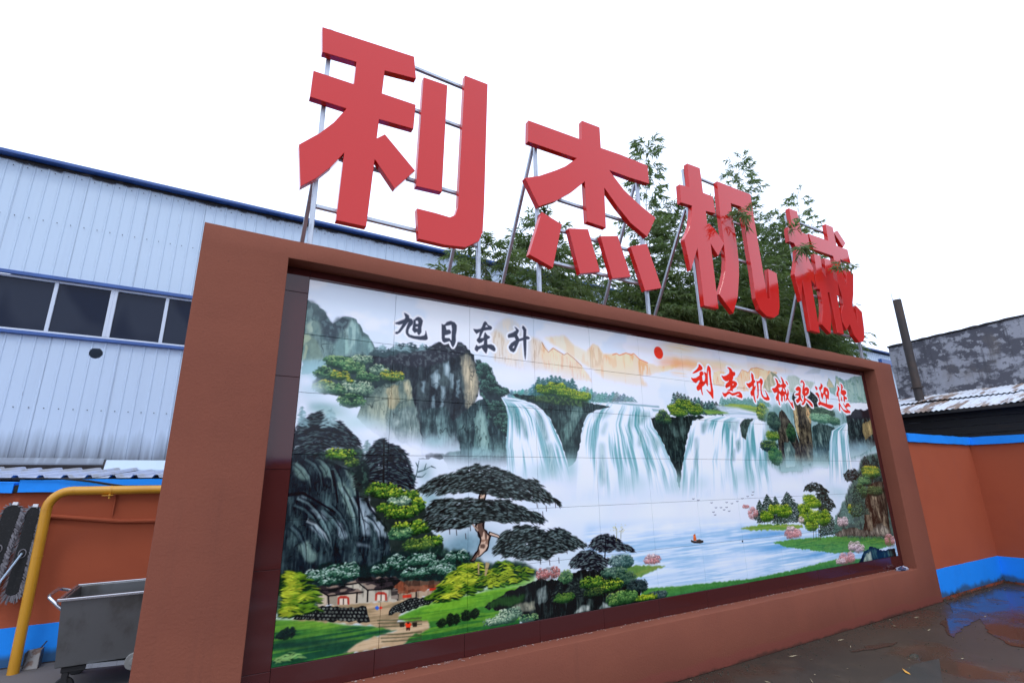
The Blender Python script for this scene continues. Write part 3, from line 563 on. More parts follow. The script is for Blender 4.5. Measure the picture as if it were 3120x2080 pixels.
('fill',([(1357.6,202.1),(1433.1,191.5),(1516.1,190.1),(1601.2,196.2),(1601.9,219.4),(1511.1,212.8),(1429.8,208.1)],(112,148,82),0.95),{'f': 3,'r': 1,'tex': [('h',0.5,0.7,(150,170,90),0.7)],'col2': (95,140,90)}),
('pine',(1144,172.6,242.3,19.9,(55,76,80),0.85),{'l': 5,'hi': (100,140,138)}),
('pine',(1161.3,167.5,241.4,20.1,(70,76,80),0.85),{'l': 5,'hi': (100,140,138)}),
('pine',(1177.4,171.2,240.5,20.4,(67,76,80),0.85),{'l': 5,'hi': (100,140,138)}),
('pine',(1193.9,174,239.6,20.5,(63,76,80),0.85),{'l': 5,'hi': (100,140,138)}),
('pine',(1210.4,177.4,238.7,20.7,(68,76,80),0.85),{'l': 5,'hi': (100,140,138)}),
('pine',(1226.3,184.9,237.8,20.9,(54,76,80),0.85),{'l': 5,'hi': (100,140,138)}),
('pine',(1244.4,180.3,236.9,21.1,(55,76,80),0.85),{'l': 5,'hi': (100,140,138)}),
('pine',(1262.1,179,236,21.4,(44,76,80),0.85),{'l': 5,'hi': (100,140,138)}),
('pine',(1278,190,235.1,21.5,(71,76,80),0.85),{'l': 5,'hi': (100,140,138)}),
('pine',(1295.5,191.8,234.1,21.7,(51,76,80),0.85),{'l': 5,'hi': (100,140,138)}),
('pine',(1314.3,187.4,233.2,22,(55,76,80),0.85),{'l': 5,'hi': (100,140,138)}),
('pine',(1332.6,186.9,232.2,22.3,(49,76,80),0.85),{'l': 5,'hi': (100,140,138)}),
('pine',(1350.7,188.9,231.2,22.4,(65,76,80),0.85),{'l': 5,'hi': (100,140,138)}),
('pine',(1366.9,201.1,230.2,22.7,(61,76,80),0.85),{'l': 5,'hi': (100,140,138)}),
('pine',(1386.4,197.6,229.2,22.9,(47,76,80),0.85),{'l': 5,'hi': (100,140,138)}),
('fill',([(1341.1,202.4),(1465.8,202.2),(1601.9,219.4),(1603.1,240.6),(1390.1,236)],(190,208,230),0.9),{'f': 6,'tex': [('h',0.5,0.7,(130,165,185),0.5)]}),
('fill',([(789.7,232.1),(933.5,216.6),(1067.5,214.6),(1073.8,237.6),(787.9,256.5)],(196,212,235),0.95),{'f': 4,'tex': [('h',0.52,0.66,(110,150,165),0.75)]}),
('rock',([(146.6,164.9),(175.2,150.4),(200.1,144.9),(238.5,137.8),(265,136),(283.7,128.4),(305.2,112.3),(324.7,105.8),(362,101),(376.7,100.5),(400.7,117.1),(412.9,138),(425.1,167.3),(429.7,208),(425.3,235.3),(410.7,262.9),(443.3,279.1),(497.1,390.6),(274.2,392.4),(239.7,289.8),(145,255.2),(137.3,207.7)],(42,50,60),(78,98,104),0.36),{'r': 2}),
('pine',(153,149.2,159.2,7.3,(62,84,92),0.8),{}),
('pine',(161.2,139.3,158.2,7.4,(62,84,92),0.8),{}),
('pine',(170.1,139,157.2,7.4,(62,84,92),0.8),{}),
('pine',(178.9,136.1,156.1,7.5,(62,84,92),0.8),{}),
('pine',(188.1,138.4,155.1,7.5,(62,84,92),0.8),{}),
('pine',(197,134.2,154.1,7.6,(62,84,92),0.8),{}),
('pine',(206,131.7,153.1,7.7,(62,84,92),0.8),{}),
('pine',(214.9,124,152,7.8,(62,84,92),0.8),{}),
('pine',(224.1,120.6,151,7.8,(62,84,92),0.8),{}),
('pine',(233.6,120.7,149.9,7.8,(62,84,92),0.8),{}),
('pine',(242.9,117,148.9,7.9,(62,84,92),0.8),{}),
('pine',(252.6,120.1,147.8,8,(62,84,92),0.8),{}),
('pine',(262.5,127.9,146.7,8.1,(62,84,92),0.8),{}),
('pine',(271.9,120,145.6,8.2,(62,84,92),0.8),{}),
('pine',(281.7,117.5,144.5,8.2,(62,84,92),0.8),{}),
('pine',(291.6,119.8,143.4,8.3,(62,84,92),0.8),{}),
('pine',(174.1,130.1,144.1,6.5,(130,165,178),0.6),{}),
('pine',(206.6,122.3,140.2,6.7,(130,165,178),0.6),{}),
('pine',(232.5,121.1,137.1,6.8,(130,165,178),0.6),{}),
('pine',(272.3,115.3,132.4,7.1,(130,165,178),0.6),{}),
('fill',([(291.8,126.1),(305.2,112.9),(324.7,106.1),(362,101.3),(376.7,101.9),(394.7,115.1),(377.1,131),(334.3,152.1),(293.1,169.7),(253.3,179),(214.1,172.7),(176.6,176.7),(159,168.5)],(50,54,66),0.9),{'f': 4,'r': 2,'tex': [('fine',0.62,0.8,(85,100,108),0.7)]}),
('rock',([(371.3,134.4),(394.8,126.2),(412.9,149.1),(425.7,181),(427.7,213.6),(419.4,241.1),(407.7,257.8),(403.5,280.4),(390.4,264.1),(386.9,211.5),(377.7,171.9)],(112,122,120),(186,184,164),0.56),{'r': 2,'f': 4}),
('rock',([(327.4,159.5),(342.8,150.6),(348.9,174.7),(343.8,199.2),(332.3,189.6)],(104,132,148),(166,192,206),0.55),{'r': 2,'f': 3}),
('rock',([(293.9,193.2),(315.3,175.4),(321.4,198.5),(311.2,228),(298.7,218.7)],(104,132,148),(166,192,206),0.55),{'r': 2,'f': 3}),
('rock',([(346.3,183),(357.7,184.6),(356.9,221.8),(348.4,219.9)],(104,132,148),(166,192,206),0.55),{'r': 2,'f': 3}),
('rock',([(321.9,216.8),(334.4,218.4),(333.6,247),(324.9,283.3)],(104,132,148),(166,192,206),0.55),{'r': 2,'f': 3}),
('rock',([(271.6,210.6),(283.5,207.1),(281.9,237.9),(273.9,235.9)],(104,132,148),(166,192,206),0.55),{'r': 2,'f': 3}),
('rock',([(363.7,200.1),(375.1,196.4),(372.9,244.3),(364.3,239.6)],(104,132,148),(166,192,206),0.55),{'r': 2,'f': 3}),
('rock',([(298.1,244.3),(308.7,238.4),(307.3,284.2),(296.5,279.8)],(104,132,148),(166,192,206),0.55),{'r': 2,'f': 3}),
('rock',([(124.9,303.3),(136.4,267.6),(158.2,237.4),(179.3,224.7),(206.3,221.2),(216.1,214.2),(238.8,207.9),(247.1,220.3),(250.8,247.7),(271.6,320.5),(289.6,392.3),(223.9,381.2),(149.4,325.3)],(98,126,126),(156,172,160),0.5),{'r': 1.5,'fc': (185,206,228),'fade': (292.8,370.9)}),
('rock',([(189.6,234.9),(204,223.9),(216.6,225.3),(220.8,262.1),(209.4,284.7),(194.2,275.9)],(150,160,140),(196,194,168),0.6),{'f': 3}),
('rock',([(226.3,214.5),(240.1,208.8),(247.2,222.9),(249.7,252.7),(240.9,258.3),(232.4,239)],(140,158,146),(190,192,168),0.6),{'f': 2}),
('rock',([(379.5,281.3),(419.9,250),(443.8,236.3),(461.9,263.5),(473.9,297.7),(501.3,328.5),(534.8,383.3),(540.6,406.8),(348.5,414.5),(304.2,347.1)],(48,68,76),(112,150,154),0.42),{'fc': (188,208,230),'fade': (359,417)}),
('rock',([(414.2,292.5),(433.3,259.8),(446.8,285.7),(455.7,322.2),(461.4,379),(409.1,389.7),(417.3,323.5)],(86,122,126),(140,176,178),0.55),{'fc': (180,204,224),'fade': (359,409.6)}),
('rock',([(262.6,271.2),(271.7,325),(275.8,373.6),(224.2,352.9),(195.3,314.8),(198.2,284)],(100,128,132),(168,190,192),0.55),{'f': 4,'fc': (190,210,232),'fade': (315.1,374.1)}),
('rock',([(272.5,279.8),(336.3,266.8),(362.7,310),(379,371.9),(280.8,382.3)],(52,72,80),(120,156,162),0.45),{'f': 2,'fc': (186,206,228),'fade': (318.9,381.9)}),
('fill',([(416.3,141.4),(431.5,139.2),(450.6,149),(471.6,174.9),(477.7,196.7),(506,208.3),(520.2,218.4),(496.2,235.4),(502.3,247.4),(521.2,260),(534.7,308.5),(504.3,335.1),(473.9,305.6),(449.8,280.2),(442.3,243.2),(429.3,233.3),(428,198.2)],(38,52,58),0.95),{'f': 2,'r': 3,'tex': [('fine',0.58,0.75,(72,110,104),0.8)]}),
('foliage',(443.8,169.2,23.2,22.1,(34,48,52),(56,86,82),(92,138,128)),{'d': 2.2,'under': 0.6}),
('foliage',(459.1,203.8,21.7,24.7,(34,48,52),(56,86,82),(92,138,128)),{'d': 2.2,'under': 0.6}),
('foliage',(493.2,217.7,22.3,12.4,(34,48,52),(56,86,82),(92,138,128)),{'d': 2.2,'under': 0.6}),
('foliage',(483.4,262.2,28.2,18.9,(34,48,52),(56,86,82),(92,138,128)),{'d': 2.2,'under': 0.6}),
('foliage',(498.6,293.9,28.4,21.4,(34,48,52),(56,86,82),(92,138,128)),{'d': 2.2,'under': 0.6}),
('foliage',(510.8,314.8,17.4,16.1,(34,48,52),(56,86,82),(92,138,128)),{'d': 2.2,'under': 0.6}),
('fill',([(33.5,212.6),(53.5,189.5),(83.7,171.9),(127.3,162.1),(151.6,166.9),(155.2,186.3),(141.7,202.4),(190.4,202.7),(226,209.5),(179.3,225.9),(153.6,240.1),(140.6,260.2),(123.5,282.5),(95.4,270.3),(76.4,255.4),(45.6,253.1),(29.5,240.6)],(44,62,64),0.9),{'f': 3,'r': 3}),
('foliage',(89.1,183.4,44,14.8,(38,66,58),(76,122,88),(148,178,132)),{'d': 2.4}),
('foliage',(130.2,170.5,23.9,10.2,(52,80,76),(112,146,128),(188,208,190)),{'d': 2.4}),
('foliage',(50.8,211,24.3,14.3,(38,66,58),(76,122,88),(148,178,132)),{'d': 2.4}),
('foliage',(110.5,193.3,25.7,13.1,(38,66,58),(76,122,88),(148,178,132)),{'d': 2.4}),
('foliage',(82.1,212.8,21.6,11.2,(42,72,52),(92,130,72),(198,188,74)),{'d': 2.4}),
('foliage',(51.1,241.2,24.1,14.1,(42,72,52),(92,130,72),(198,188,74)),{'d': 2.4}),
('foliage',(142.3,210.9,26.3,12,(38,66,58),(76,122,88),(148,178,132)),{'d': 2.4}),
('foliage',(167.6,191.3,22.1,14.2,(52,80,76),(112,146,128),(188,208,190)),{'d': 2.4}),
('foliage',(200.4,203.1,27.8,12.9,(42,72,52),(92,130,72),(198,188,74)),{'d': 2.4}),
('foliage',(120.5,237.9,36.4,19.4,(52,80,76),(112,146,128),(188,208,190)),{'d': 2.4}),
('foliage',(110.9,265.8,30,16.7,(38,66,58),(76,122,88),(148,178,132)),{'d': 2.4}),
('foliage',(75.5,243.8,20.1,13.9,(38,66,58),(76,122,88),(148,178,132)),{'d': 2.4}),
('foliage',(104.5,222.6,8,6.2,(42,72,52),(92,130,72),(198,188,74)),{'d': 2.4}),
('mist',(28,247.6,32.2,24.7,(168,198,218),0.95),{}),
('mist',(13.7,230.5,16.9,13.6,(203,218,243),0.7),{}),
('mist',(48.2,284.7,43.6,13.4,(120,160,170),0.7),{}),
('mist',(10.5,286.9,12.4,13.2,(203,218,243),0.8),{}),
('mist',(130.4,317.6,71.6,23.1,(172,202,216),0.85),{}),
('mist',(163.5,335.4,44,14.8,(203,218,243),0.7),{}),
('mist',(243.3,374.1,78.1,25.8,(203,218,243),0.85),{}),
('mist',(327.2,410.5,65.1,19.8,(192,212,232),0.9),{}),
('mist',(67.2,295.5,32.4,12.4,(140,175,180),0.6),{}),
('fall',([(491.5,233),(505.4,255.5),(511.3,282.4),(509.3,314.9),(504,359.6),(506.3,368.6),(510.2,453.5)],[(505.7,231.2),(563.9,236.4),(597,247),(623.8,261.1),(643.7,281.5),(658.1,309.3),(672.6,337.1),(681.5,356),(698.9,414.4),(707.8,462.7)],31),{'amt': 0.5,'fade': (385.2,465.6)}),
('fill',([(514.9,254.9),(530.8,258.1),(543.3,278.1),(549.2,302.5),(542.1,332.6),(537.7,313.8),(530.3,284.2)],(72,118,126),0.7),{'f': 9,'tex': [('v3',0.45,0.7,(168,198,210),0.7)]}),
('fill',([(548,283.3),(559.4,285.5),(568.6,307.2),(571.2,334.4),(564.5,340),(555.6,307.7)],(72,118,126),0.7),{'f': 9,'tex': [('v3',0.45,0.7,(168,198,210),0.7)]}),
('fill',([(596.4,264.1),(613.2,268.8),(626.1,290.8),(637.9,338),(627.4,343.9),(615.1,310.9)],(72,118,126),0.7),{'f': 9,'tex': [('v3',0.45,0.7,(168,198,210),0.7)]}),
('fill',([(493.1,232.9),(544.2,233.5),(583.6,245),(610.2,257.6),(570.1,251.5),(524.6,246)],(196,214,236),0.9),{'f': 5,'tex': [('h',0.5,0.66,(105,150,165),0.7)]}),
('fall',([(821.4,227),(788.5,248.9),(767.2,278.5),(754.1,305.7),(744.8,335.1),(740.1,355.2),(729.8,423.6),(722.1,483.9)],[(1021.7,214.2),(1041.3,239.4),(1037.9,288.2),(1066.3,322.2),(1087.8,368),(1114.2,417.5),(1127.1,481.8),(1131.5,526.4)],41),{'amt': 0.46,'fade': (421,514.3)}),
('fill',([(972.5,256.1),(991.2,245.4),(1018.1,244),(1031,249.8),(1011.3,263.8),(986.8,284.2),(969.6,281.8)],(84,134,142),0.61),{'f': 11,'tex': [('v3',0.45,0.7,(176,204,216),0.7)]}),
('fill',([(941.4,264),(954,266.6),(941.4,304.9),(929.3,299.1)],(84,134,142),0.5),{'f': 11,'tex': [('v3',0.45,0.7,(176,204,216),0.7)]}),
('fill',([(840.6,284.2),(852.9,280.6),(833.6,320.7),(822.3,315.1)],(84,134,142),0.5),{'f': 11,'tex': [('v3',0.45,0.7,(176,204,216),0.7)]}),
('fill',([(975.9,303.7),(994.1,296.7),(979.3,350),(962.3,347.8)],(84,134,142),0.5),{'f': 11,'tex': [('v3',0.45,0.7,(176,204,216),0.7)]}),
('fill',([(1040.6,317.5),(1053.4,323.5),(1063.8,348.2),(1041.1,348.7)],(84,134,142),0.5),{'f': 11,'tex': [('v3',0.45,0.7,(176,204,216),0.7)]}),
('fill',([(1014.8,300.7),(1034.5,315.4),(1049.8,364.7),(1033.7,364.9)],(84,134,142),0.43),{'f': 11,'tex': [('v3',0.45,0.7,(176,204,216),0.7)]}),
('fill',([(799.4,258.9),(880.3,246.8),(845.9,268.7),(806,273.7)],(84,134,142),0.43),{'f': 11,'tex': [('v3',0.45,0.7,(176,204,216),0.7)]}),
('fill',([(626,348.5),(648.5,347.9),(657.1,408.4),(647.9,446.9),(635,402.5)],(84,134,142),0.5),{'f': 11,'tex': [('v3',0.45,0.7,(176,204,216),0.7)]}),
('fill',([(813.4,344),(834.9,343.5),(830.3,449.3),(816.4,464.7),(808.9,401.8)],(84,134,142),0.43),{'f': 11,'tex': [('v3',0.45,0.7,(176,204,216),0.7)]}),
('fall',([(1296.6,239),(1226.6,253),(1200.9,286.7),(1177,344.5),(1152.3,390.5),(1152.3,410),(1135.5,481.9),(1122.1,533.4)],[(1569.3,225),(1612.2,242.1),(1598.3,317),(1595.8,373),(1592.8,409.6),(1594.5,428),(1598.6,474.9),(1593.9,551.4)],51),{'amt': 0.44,'fade': (430.1,525.6)}),
('rock',([(1464.8,261.9),(1498.7,241.8),(1553.7,239.1),(1526.5,251.7),(1505.4,278.8),(1488.2,316.2),(1467.1,305.8)],(62,80,78),(110,140,140),0.35),{'r': 1,'f': 2}),
('fill',([(1428.5,324.9),(1453.8,313.5),(1450.5,342.4),(1431.6,364.1)],(70,116,124),0.68),{'f': 8,'tex': [('v3',0.45,0.7,(170,200,212),0.7)]}),
('fill',([(1406.3,350.3),(1424,346.5),(1408.8,392.5),(1393.5,385.6)],(70,116,124),0.45),{'f': 8,'tex': [('v3',0.45,0.7,(170,200,212),0.7)]}),
('fill',([(1260.2,267.1),(1303.2,261.7),(1269.9,301.4),(1256.8,301.8)],(70,116,124),0.52),{'f': 8,'tex': [('v3',0.45,0.7,(170,200,212),0.7)]}),
('fill',([(1218.1,320),(1237.1,312.7),(1223.5,393.5),(1206.7,419.8)],(70,116,124),0.38),{'f': 8,'tex': [('v3',0.45,0.7,(170,200,212),0.7)]}),
('fill',([(1397,257.5),(1468,246.9),(1435.3,292.3),(1404,278.9)],(70,116,124),0.34),{'f': 8,'tex': [('v3',0.45,0.7,(170,200,212),0.7)]}),
('rock',([(518.6,221.4),(591.1,220.3),(607.9,224.9),(789.9,229),(864.8,236.7),(803.8,251.1),(781.8,261.3),(765.1,281.6),(753,311.6),(742.8,354.8),(726.6,392.5),(700.5,409.3),(684,356),(674.6,331.4),(658.3,306.5),(642.1,277.3),(623.8,260.3),(590.4,241.8),(544.3,232.1)],(44,62,66),(108,146,146),0.36),{'fc': (135,172,182),'fade': (353.6,409.3)}),
('rock',([(728.3,241.9),(754.8,237.3),(764.9,257.7),(728.1,306.7),(712.2,330.3),(699,307.8),(715.5,272.2)],(78,112,114),(140,172,172),0.5),{'f': 3}),
('rock',([(1027.7,261.4),(1266.6,241.4),(1281,249.1),(1218.9,260.4),(1188,310.6),(1171.1,351),(1156.9,390.4),(1139.6,429),(1124.3,481.7),(1118.1,421.3),(1088.3,371.8),(1066.3,322.2),(1037.9,288.2)],(42,54,54),(96,128,128),0.36),{'fc': (120,160,168),'fade': (402.2,481.2)}),
('foliage',(633,201.2,32,13.2,(40,74,44),(94,132,58),(174,182,66)),{'d': 2.3}),
('foliage',(672.5,192.2,32.9,14.9,(40,74,44),(94,132,58),(174,182,66)),{'d': 2.3}),
('foliage',(752.8,210.2,42.6,12.8,(40,74,44),(94,132,58),(174,182,66)),{'d': 2.3}),
('foliage',(697.2,205.2,44.8,15,(40,74,44),(94,132,58),(174,182,66)),{'d': 2.3}),
('foliage',(677.8,230.3,97,10.3,(40,56,52),(66,92,66),(100,130,80)),{'d': 2.2}),
('foliage',(1141.3,224.9,34.7,13.7,(36,66,42),(84,122,54),(166,180,68)),{'d': 2.2}),
('foliage',(1188.2,208.3,41,17.5,(36,66,42),(84,122,54),(166,180,68)),{'d': 2.2}),
('foliage',(1236.6,222.8,39.5,19.4,(36,66,42),(84,122,54),(166,180,68)),{'d': 2.2}),
('foliage',(1159,237.5,40,13.8,(36,66,42),(84,122,54),(166,180,68)),{'d': 2.2}),
('foliage',(1084,259.9,33.3,26.5,(32,48,48),(60,96,66),(120,150,80)),{'d': 2.2}),
('fill',([(1273.4,220.7),(1338,218.9),(1414.8,225.6),(1297.3,235.4)],(96,140,76),0.9),{'f': 4,'tex': [('h',0.5,0.7,(130,165,85),0.6)]}),
('foliage',(1610.2,211.2,40.3,33.3,(48,76,58),(96,130,70),(180,190,80)),{'d': 2.2}),
('fill',([(1638.5,199.9),(1816.5,164.9),(2005.1,152.9),(2236.5,193),(2421.4,178.9),(2410.1,341.7),(2167.4,379.7),(1847.4,421.3),(1663.6,428.3),(1591.2,391.5),(1606.4,278.8)],(112,152,158),0.75),{'f': 16,'r': 4,'tex': [('v2',0.5,0.7,(84,120,124),0.6)]}),
('mist',(1698.7,220.3,75.4,43.9,(120,160,165),0.8),{}),
('rock',([(1677.3,314.9),(1696.5,236.3),(1716.5,203.4),(1732,195.7),(1749.7,205.6),(1775.4,236.6),(1794.3,256),(1809.7,311.5),(1821.6,390.2),(1804.3,425.1),(1666.8,428.3)],(58,56,52),(132,138,124),0.4),{'fc': (140,176,186),'r': 1,'fade': (352.3,421)}),
('rock',([(1817.6,135.6),(1840.6,117.1),(1869.6,104.3),(1944.2,102.8),(2001.8,126.9),(2006.2,161.5),(1942.4,182.5),(1916.6,246.9),(1907,309),(1892.9,389.8),(1810,405.8),(1813.2,311.4),(1803.6,247.5),(1809.3,190.1)],(62,60,54),(150,150,128),0.42),{'fc': (140,176,186),'r': 1,'fade': (350.4,405.7)}),
('rock',([(1809.3,190.1),(1833.3,180.4),(1833.3,229.9),(1819.1,303.3),(1807.2,271.6)],(150,145,118),(196,186,150),0.6),{}),
('rock',([(1903.4,176.3),(1938.6,182.7),(1914.9,242.8),(1906.6,226.5),(1893.1,210.5)],(160,150,120),(205,180,140),0.6),{}),
('fill',([(1817.6,148.2),(1840.4,118),(1944.1,103.3),(2000.7,127.9),(2006,159.8),(1943.8,178.2),(1884.9,152.1)],(42,48,54),0.9),{'f': 3,'r': 2,'tex': [('fine',0.6,0.8,(80,100,95),0.6)]}),
('rock',([(1925.1,250.7),(1978.6,235.8),(2099.3,250.2),(2055.8,283.9),(2010.9,347.9),(1985.2,413.6),(1879.5,409.6)],(60,80,84),(122,154,154),0.45),{'fc': (150,186,196),'fade': (340.8,405.6)}),
('rock',([(1711.6,321.8),(1754.3,312.9),(1777.5,351.6),(1762,405.9),(1700,413.5)],(88,118,120),(150,178,176),0.5),{'f': 3,'fc': (170,200,210),'fade': (360.1,413.5)}),
('foliage',(2016.1,191.3,97.2,19.7,(42,60,58),(66,92,80),(96,126,108)),{'d': 2.1}),
('foliage',(2000.4,215.7,88,19.5,(60,100,88),(104,152,130),(150,190,160)),{'d': 2.1}),
('foliage',(2092.8,222.2,49.7,17.6,(48,78,72),(80,122,104),(120,160,130)),{'d': 2}),
('foliage',(1670.2,241.4,40.1,37.4,(36,52,52),(60,90,82),(90,125,105)),{'d': 2.1}),
('foliage',(1649.7,296.5,40.6,18.5,(40,72,48),(86,126,62),(156,172,74)),{'d': 2.1}),
('foliage',(1620.8,335.3,54.7,20.7,(32,44,44),(54,80,68),(120,150,80)),{'d': 2.1}),
('foliage',(1647.2,368.7,40.2,33.6,(40,74,58),(66,118,80),(110,150,90)),{'d': 2.1}),
('foliage',(1770,280.9,31.4,35.8,(36,56,48),(54,90,62),(80,120,80)),{'d': 2.1}),
('fall',([(2175.1,226),(2059.6,263),(2027.9,309.8),(2000.9,384.8),(1965.9,500.1)],[(2199.7,224.9),(2175.6,279.9),(2169,358.1),(2164.8,404.1),(2142.4,503.9)],61),{'amt': 0.5,'fade': (394.4,501.3)}),
('rock',([(2195.7,199.6),(2261.9,171.1),(2292.7,159.2),(2362.7,164.1),(2405.9,152.7),(2408.9,198.4),(2406.4,249.9),(2402.9,314.5),(2260.6,357.2),(2170.5,371.2),(2181.1,301.9),(2197,235.3)],(44,50,54),(104,134,136),0.42),{'fc': (150,182,196),'fade': (276.6,361.6)}),
('fill',([(2204.3,199.1),(2292.4,160.2),(2362.7,164.1),(2405.9,152.7),(2406.1,193.8),(2275.5,204.7)],(42,44,52),0.9),{'f': 2,'r': 2}),
('rock',([(2320.6,225.6),(2406.9,203.2),(2400.6,264),(2320.5,293.8),(2310.6,262.4)],(130,126,98),(176,166,126),0.5),{}),
('fill',([(611.4,223.2),(647.3,197.2),(698,190.2),(790.6,219.8),(762.1,242.9),(659.5,240.3)],(40,62,52),0.75),{'f': 6,'r': 3,'tex': [('fine',0.55,0.75,(86,120,70),0.6)]}),
('foliage',(632.9,204.2,28.4,12.3,(38,70,42),(88,128,54),(170,180,64)),{'d': 2.1}),
('foliage',(672.3,195.2,32.9,14.9,(38,70,42),(88,128,54),(170,180,64)),{'d': 2.1}),
('foliage',(711.8,207.1,37.6,13.3,(38,70,42),(88,128,54),(170,180,64)),{'d': 2.1}),
('foliage',(752.5,214.8,38.6,11.5,(38,70,42),(88,128,54),(170,180,64)),{'d': 2.1}),
('mist',(1037.9,537.4,182.5,38.6,(200,217,243),0.95),{}),
('mist',(1295.1,532.3,215.5,41.9,(200,217,243),0.95),{}),
('mist',(1689.3,476.4,161.4,30.6,(200,217,243),0.9),{}),
('mist',(1919.9,423.7,117.6,23.6,(200,217,243),0.8),{}),
('mist',(2069.7,492.7,115.6,42.9,(200,217,243),0.85),{}),
('mist',(1497.2,596.5,105.6,19.8,(200,217,243),0.7),{}),
('mist',(596,472.1,95.8,25.5,(203,218,243),0.9),{}),
('mist',(742.7,529,135.5,40.8,(198,216,242),0.9),{}),
('mist',(610.9,551.5,72.7,24.8,(203,218,243),0.8),{}),
('mist',(325.4,501.6,37.6,25.1,(120,155,170),0.7),{}),
('mist',(305.1,477.2,28.6,25.2,(120,158,172),0.7),{}),
('mist',(399.5,586,92.5,37.4,(110,145,165),0.9),{}),
('mist',(1739.4,390.6,82.2,22.9,(140,182,196),0.6),{}),
('mist',(1938.5,361.2,91.5,28.4,(140,182,196),0.55),{}),
('mist',(426.2,374.4,68.4,17.6,(140,182,196),0.55),{}),
('mist',(707.1,408.3,23.6,36.3,(140,182,196),0.6),{}),
('mist',(1120.4,451.6,22.5,33.6,(140,182,196),0.6),{}),
('mist',(616,417.3,48.3,23.4,(140,182,196),0.4),{}),
('mist',(1230.2,453,54.8,30.9,(140,182,196),0.35),{}),
('mist',(1450.6,439.1,98.2,33.1,(140,182,196),0.4),{}),
('mist',(936.1,449.3,60.7,31.7,(140,182,196),0.35),{}),
('mist',(308.6,350.7,32,15.7,(140,182,196),0.5),{}),
('mist',(2274.3,321.7,98.9,22.2,(140,182,196),0.5),{}),
('mist',(2018.4,506,112.5,28.3,(140,182,196),0.4),{}),
('lake',([(750.3,567.4),(982.3,569.9),(1256.4,576.5),(1443.3,593.7),(1765.7,623.4),(2449.3,696.6),(2400.7,801.9),(1988.8,743.8),(1649.6,756.5),(1405.9,760.1),(1113.8,747.8),(961.6,741.4),(851.1,729.4),(744.6,651.3)],(140,182,220),(188,210,237),18),{}),
('mist',(1058.4,580.9,299.2,26.1,(200,217,243),0.9),{}),
('mist',(1315.5,587.1,195.4,15.1,(200,217,243),0.7),{}),
('mist',(1355.3,699.5,196.4,25.5,(196,214,240),0.75),{}),
('mist',(1118.5,717.6,144.8,13.5,(150,186,222),0.4),{}),
('mist',(1537.3,633.1,182.6,8.7,(92,150,206),0.8),{}),
('mist',(1597.5,677.6,148.7,11.1,(86,148,206),0.8),{}),
('mist',(1817.8,717.1,149.6,7.4,(86,146,202),0.8),{}),
('mist',(999.8,632.6,114.3,10,(120,170,214),0.5),{}),
('mist',(1743.7,643.6,79.4,10.5,(190,212,238),0.6),{}),
('mist',(1755.1,737.2,119.4,5.7,(205,222,245),0.7),{}),
('fill',([(1394.6,604.9),(1510.4,599.2),(1744.9,612.8),(1749.9,622.5),(1611.7,624),(1438.9,613.3)],(120,150,72),0.95),{'f': 2,'r': 1.5,'tex': [('h',0.5,0.7,(92,140,72),0.8)]}),
('fill',([(1558.7,660.7),(1677.6,657.2),(1962.8,665.9),(2349.8,686.3),(2380.3,726.9),(2220.2,734.5),(1942.4,724.6),(1781.8,702.4),(1619.6,677.1)],(84,138,66),0.97),{'f': 2,'r': 1.5,'tex': [('h',0.5,0.68,(54,112,64),0.85),('h',0.62,0.8,(130,165,80),0.5)]}),
('fill',([(937.9,738.9),(1113.8,747.8),(1405.9,760.1),(1649.6,756.5),(1935.7,743.8),(2022.3,751),(2409.4,783.1),(2392.1,820.5),(1919.6,790.1),(1397,799.8),(1017.3,805.8),(908.5,791.9)],(104,158,74),1),{'f': 3,'r': 1,'tex': [('h',0.5,0.72,(62,120,68),0.6)],'col2': (60,118,74)}),
('fill',([(847.4,672.7),(921.2,676.1),(1035.7,688.9),(966.7,699.8),(912.8,709.1),(844.8,700.8)],(112,140,74),0.95),{'f': 2,'r': 1.5,'tex': [('h',0.5,0.7,(86,130,76),0.7)]}),
('pine',(1562.6,501.9,590.6,51.1,(40,58,56),0.95),{'hi': (88,116,112),'l': 5}),
('pine',(1608.3,509.4,584.7,29.8,(40,58,56),0.95),{'hi': (88,116,112),'l': 5}),
('pine',(1683.9,496.1,600.5,74.5,(40,58,56),0.95),{'hi': (88,116,112),'l': 5}),
('pine',(1515.5,519.5,580.5,28.2,(40,58,56),0.95),{'hi': (88,116,112),'l': 5}),
('foliage',(1544.7,574.3,37,18.7,(44,84,40),(106,148,52),(184,196,76)),{'d': 2.2}),
('foliage',(1593.3,553.5,33.7,16.6,(44,84,40),(106,148,52),(184,196,76)),{'d': 2.2}),
('foliage',(1650.7,562.1,45.4,21.8,(44,84,40),(106,148,52),(184,196,76)),{'d': 2.2}),
('line',([(1528.7,581.8),(1525.4,604.1)],(60,70,50),1.6),{}),
('line',([(1546.2,582.6),(1542.8,605)],(60,70,50),1.6),{}),
('line',([(1563.9,583.5),(1560.4,605.9)],(60,70,50),1.6),{}),
('line',([(1581.8,584.3),(1578.2,606.9)],(60,70,50),1.6),{}),
('line',([(1599.8,585.2),(1596.1,607.8)],(60,70,50),1.6),{}),
('line',([(1621.7,586.2),(1617.9,609)],(60,70,50),1.6),{}),
('line',([(1643.9,587.2),(1639.9,610.2)],(60,70,50),1.6),{}),
('line',([(1666.3,588.3),(1662.2,611.4)],(60,70,50),1.6),{}),
('umbrella',([(1787.3,496.2),(1818.7,474.1),(1863.4,465.5),(1912,475.6),(1964.3,504.8),(1894.5,503.2),(1845.1,497.5)],(30,42,40),160),{'gap': (110,140,140)}),
('umbrella',([(1867.5,507.1),(1929.1,504),(1965.4,528.3),(1991.5,557.2),(1941.2,573.8),(1874.2,566.6)],(30,44,42),220),{'gap': (110,140,140)}),
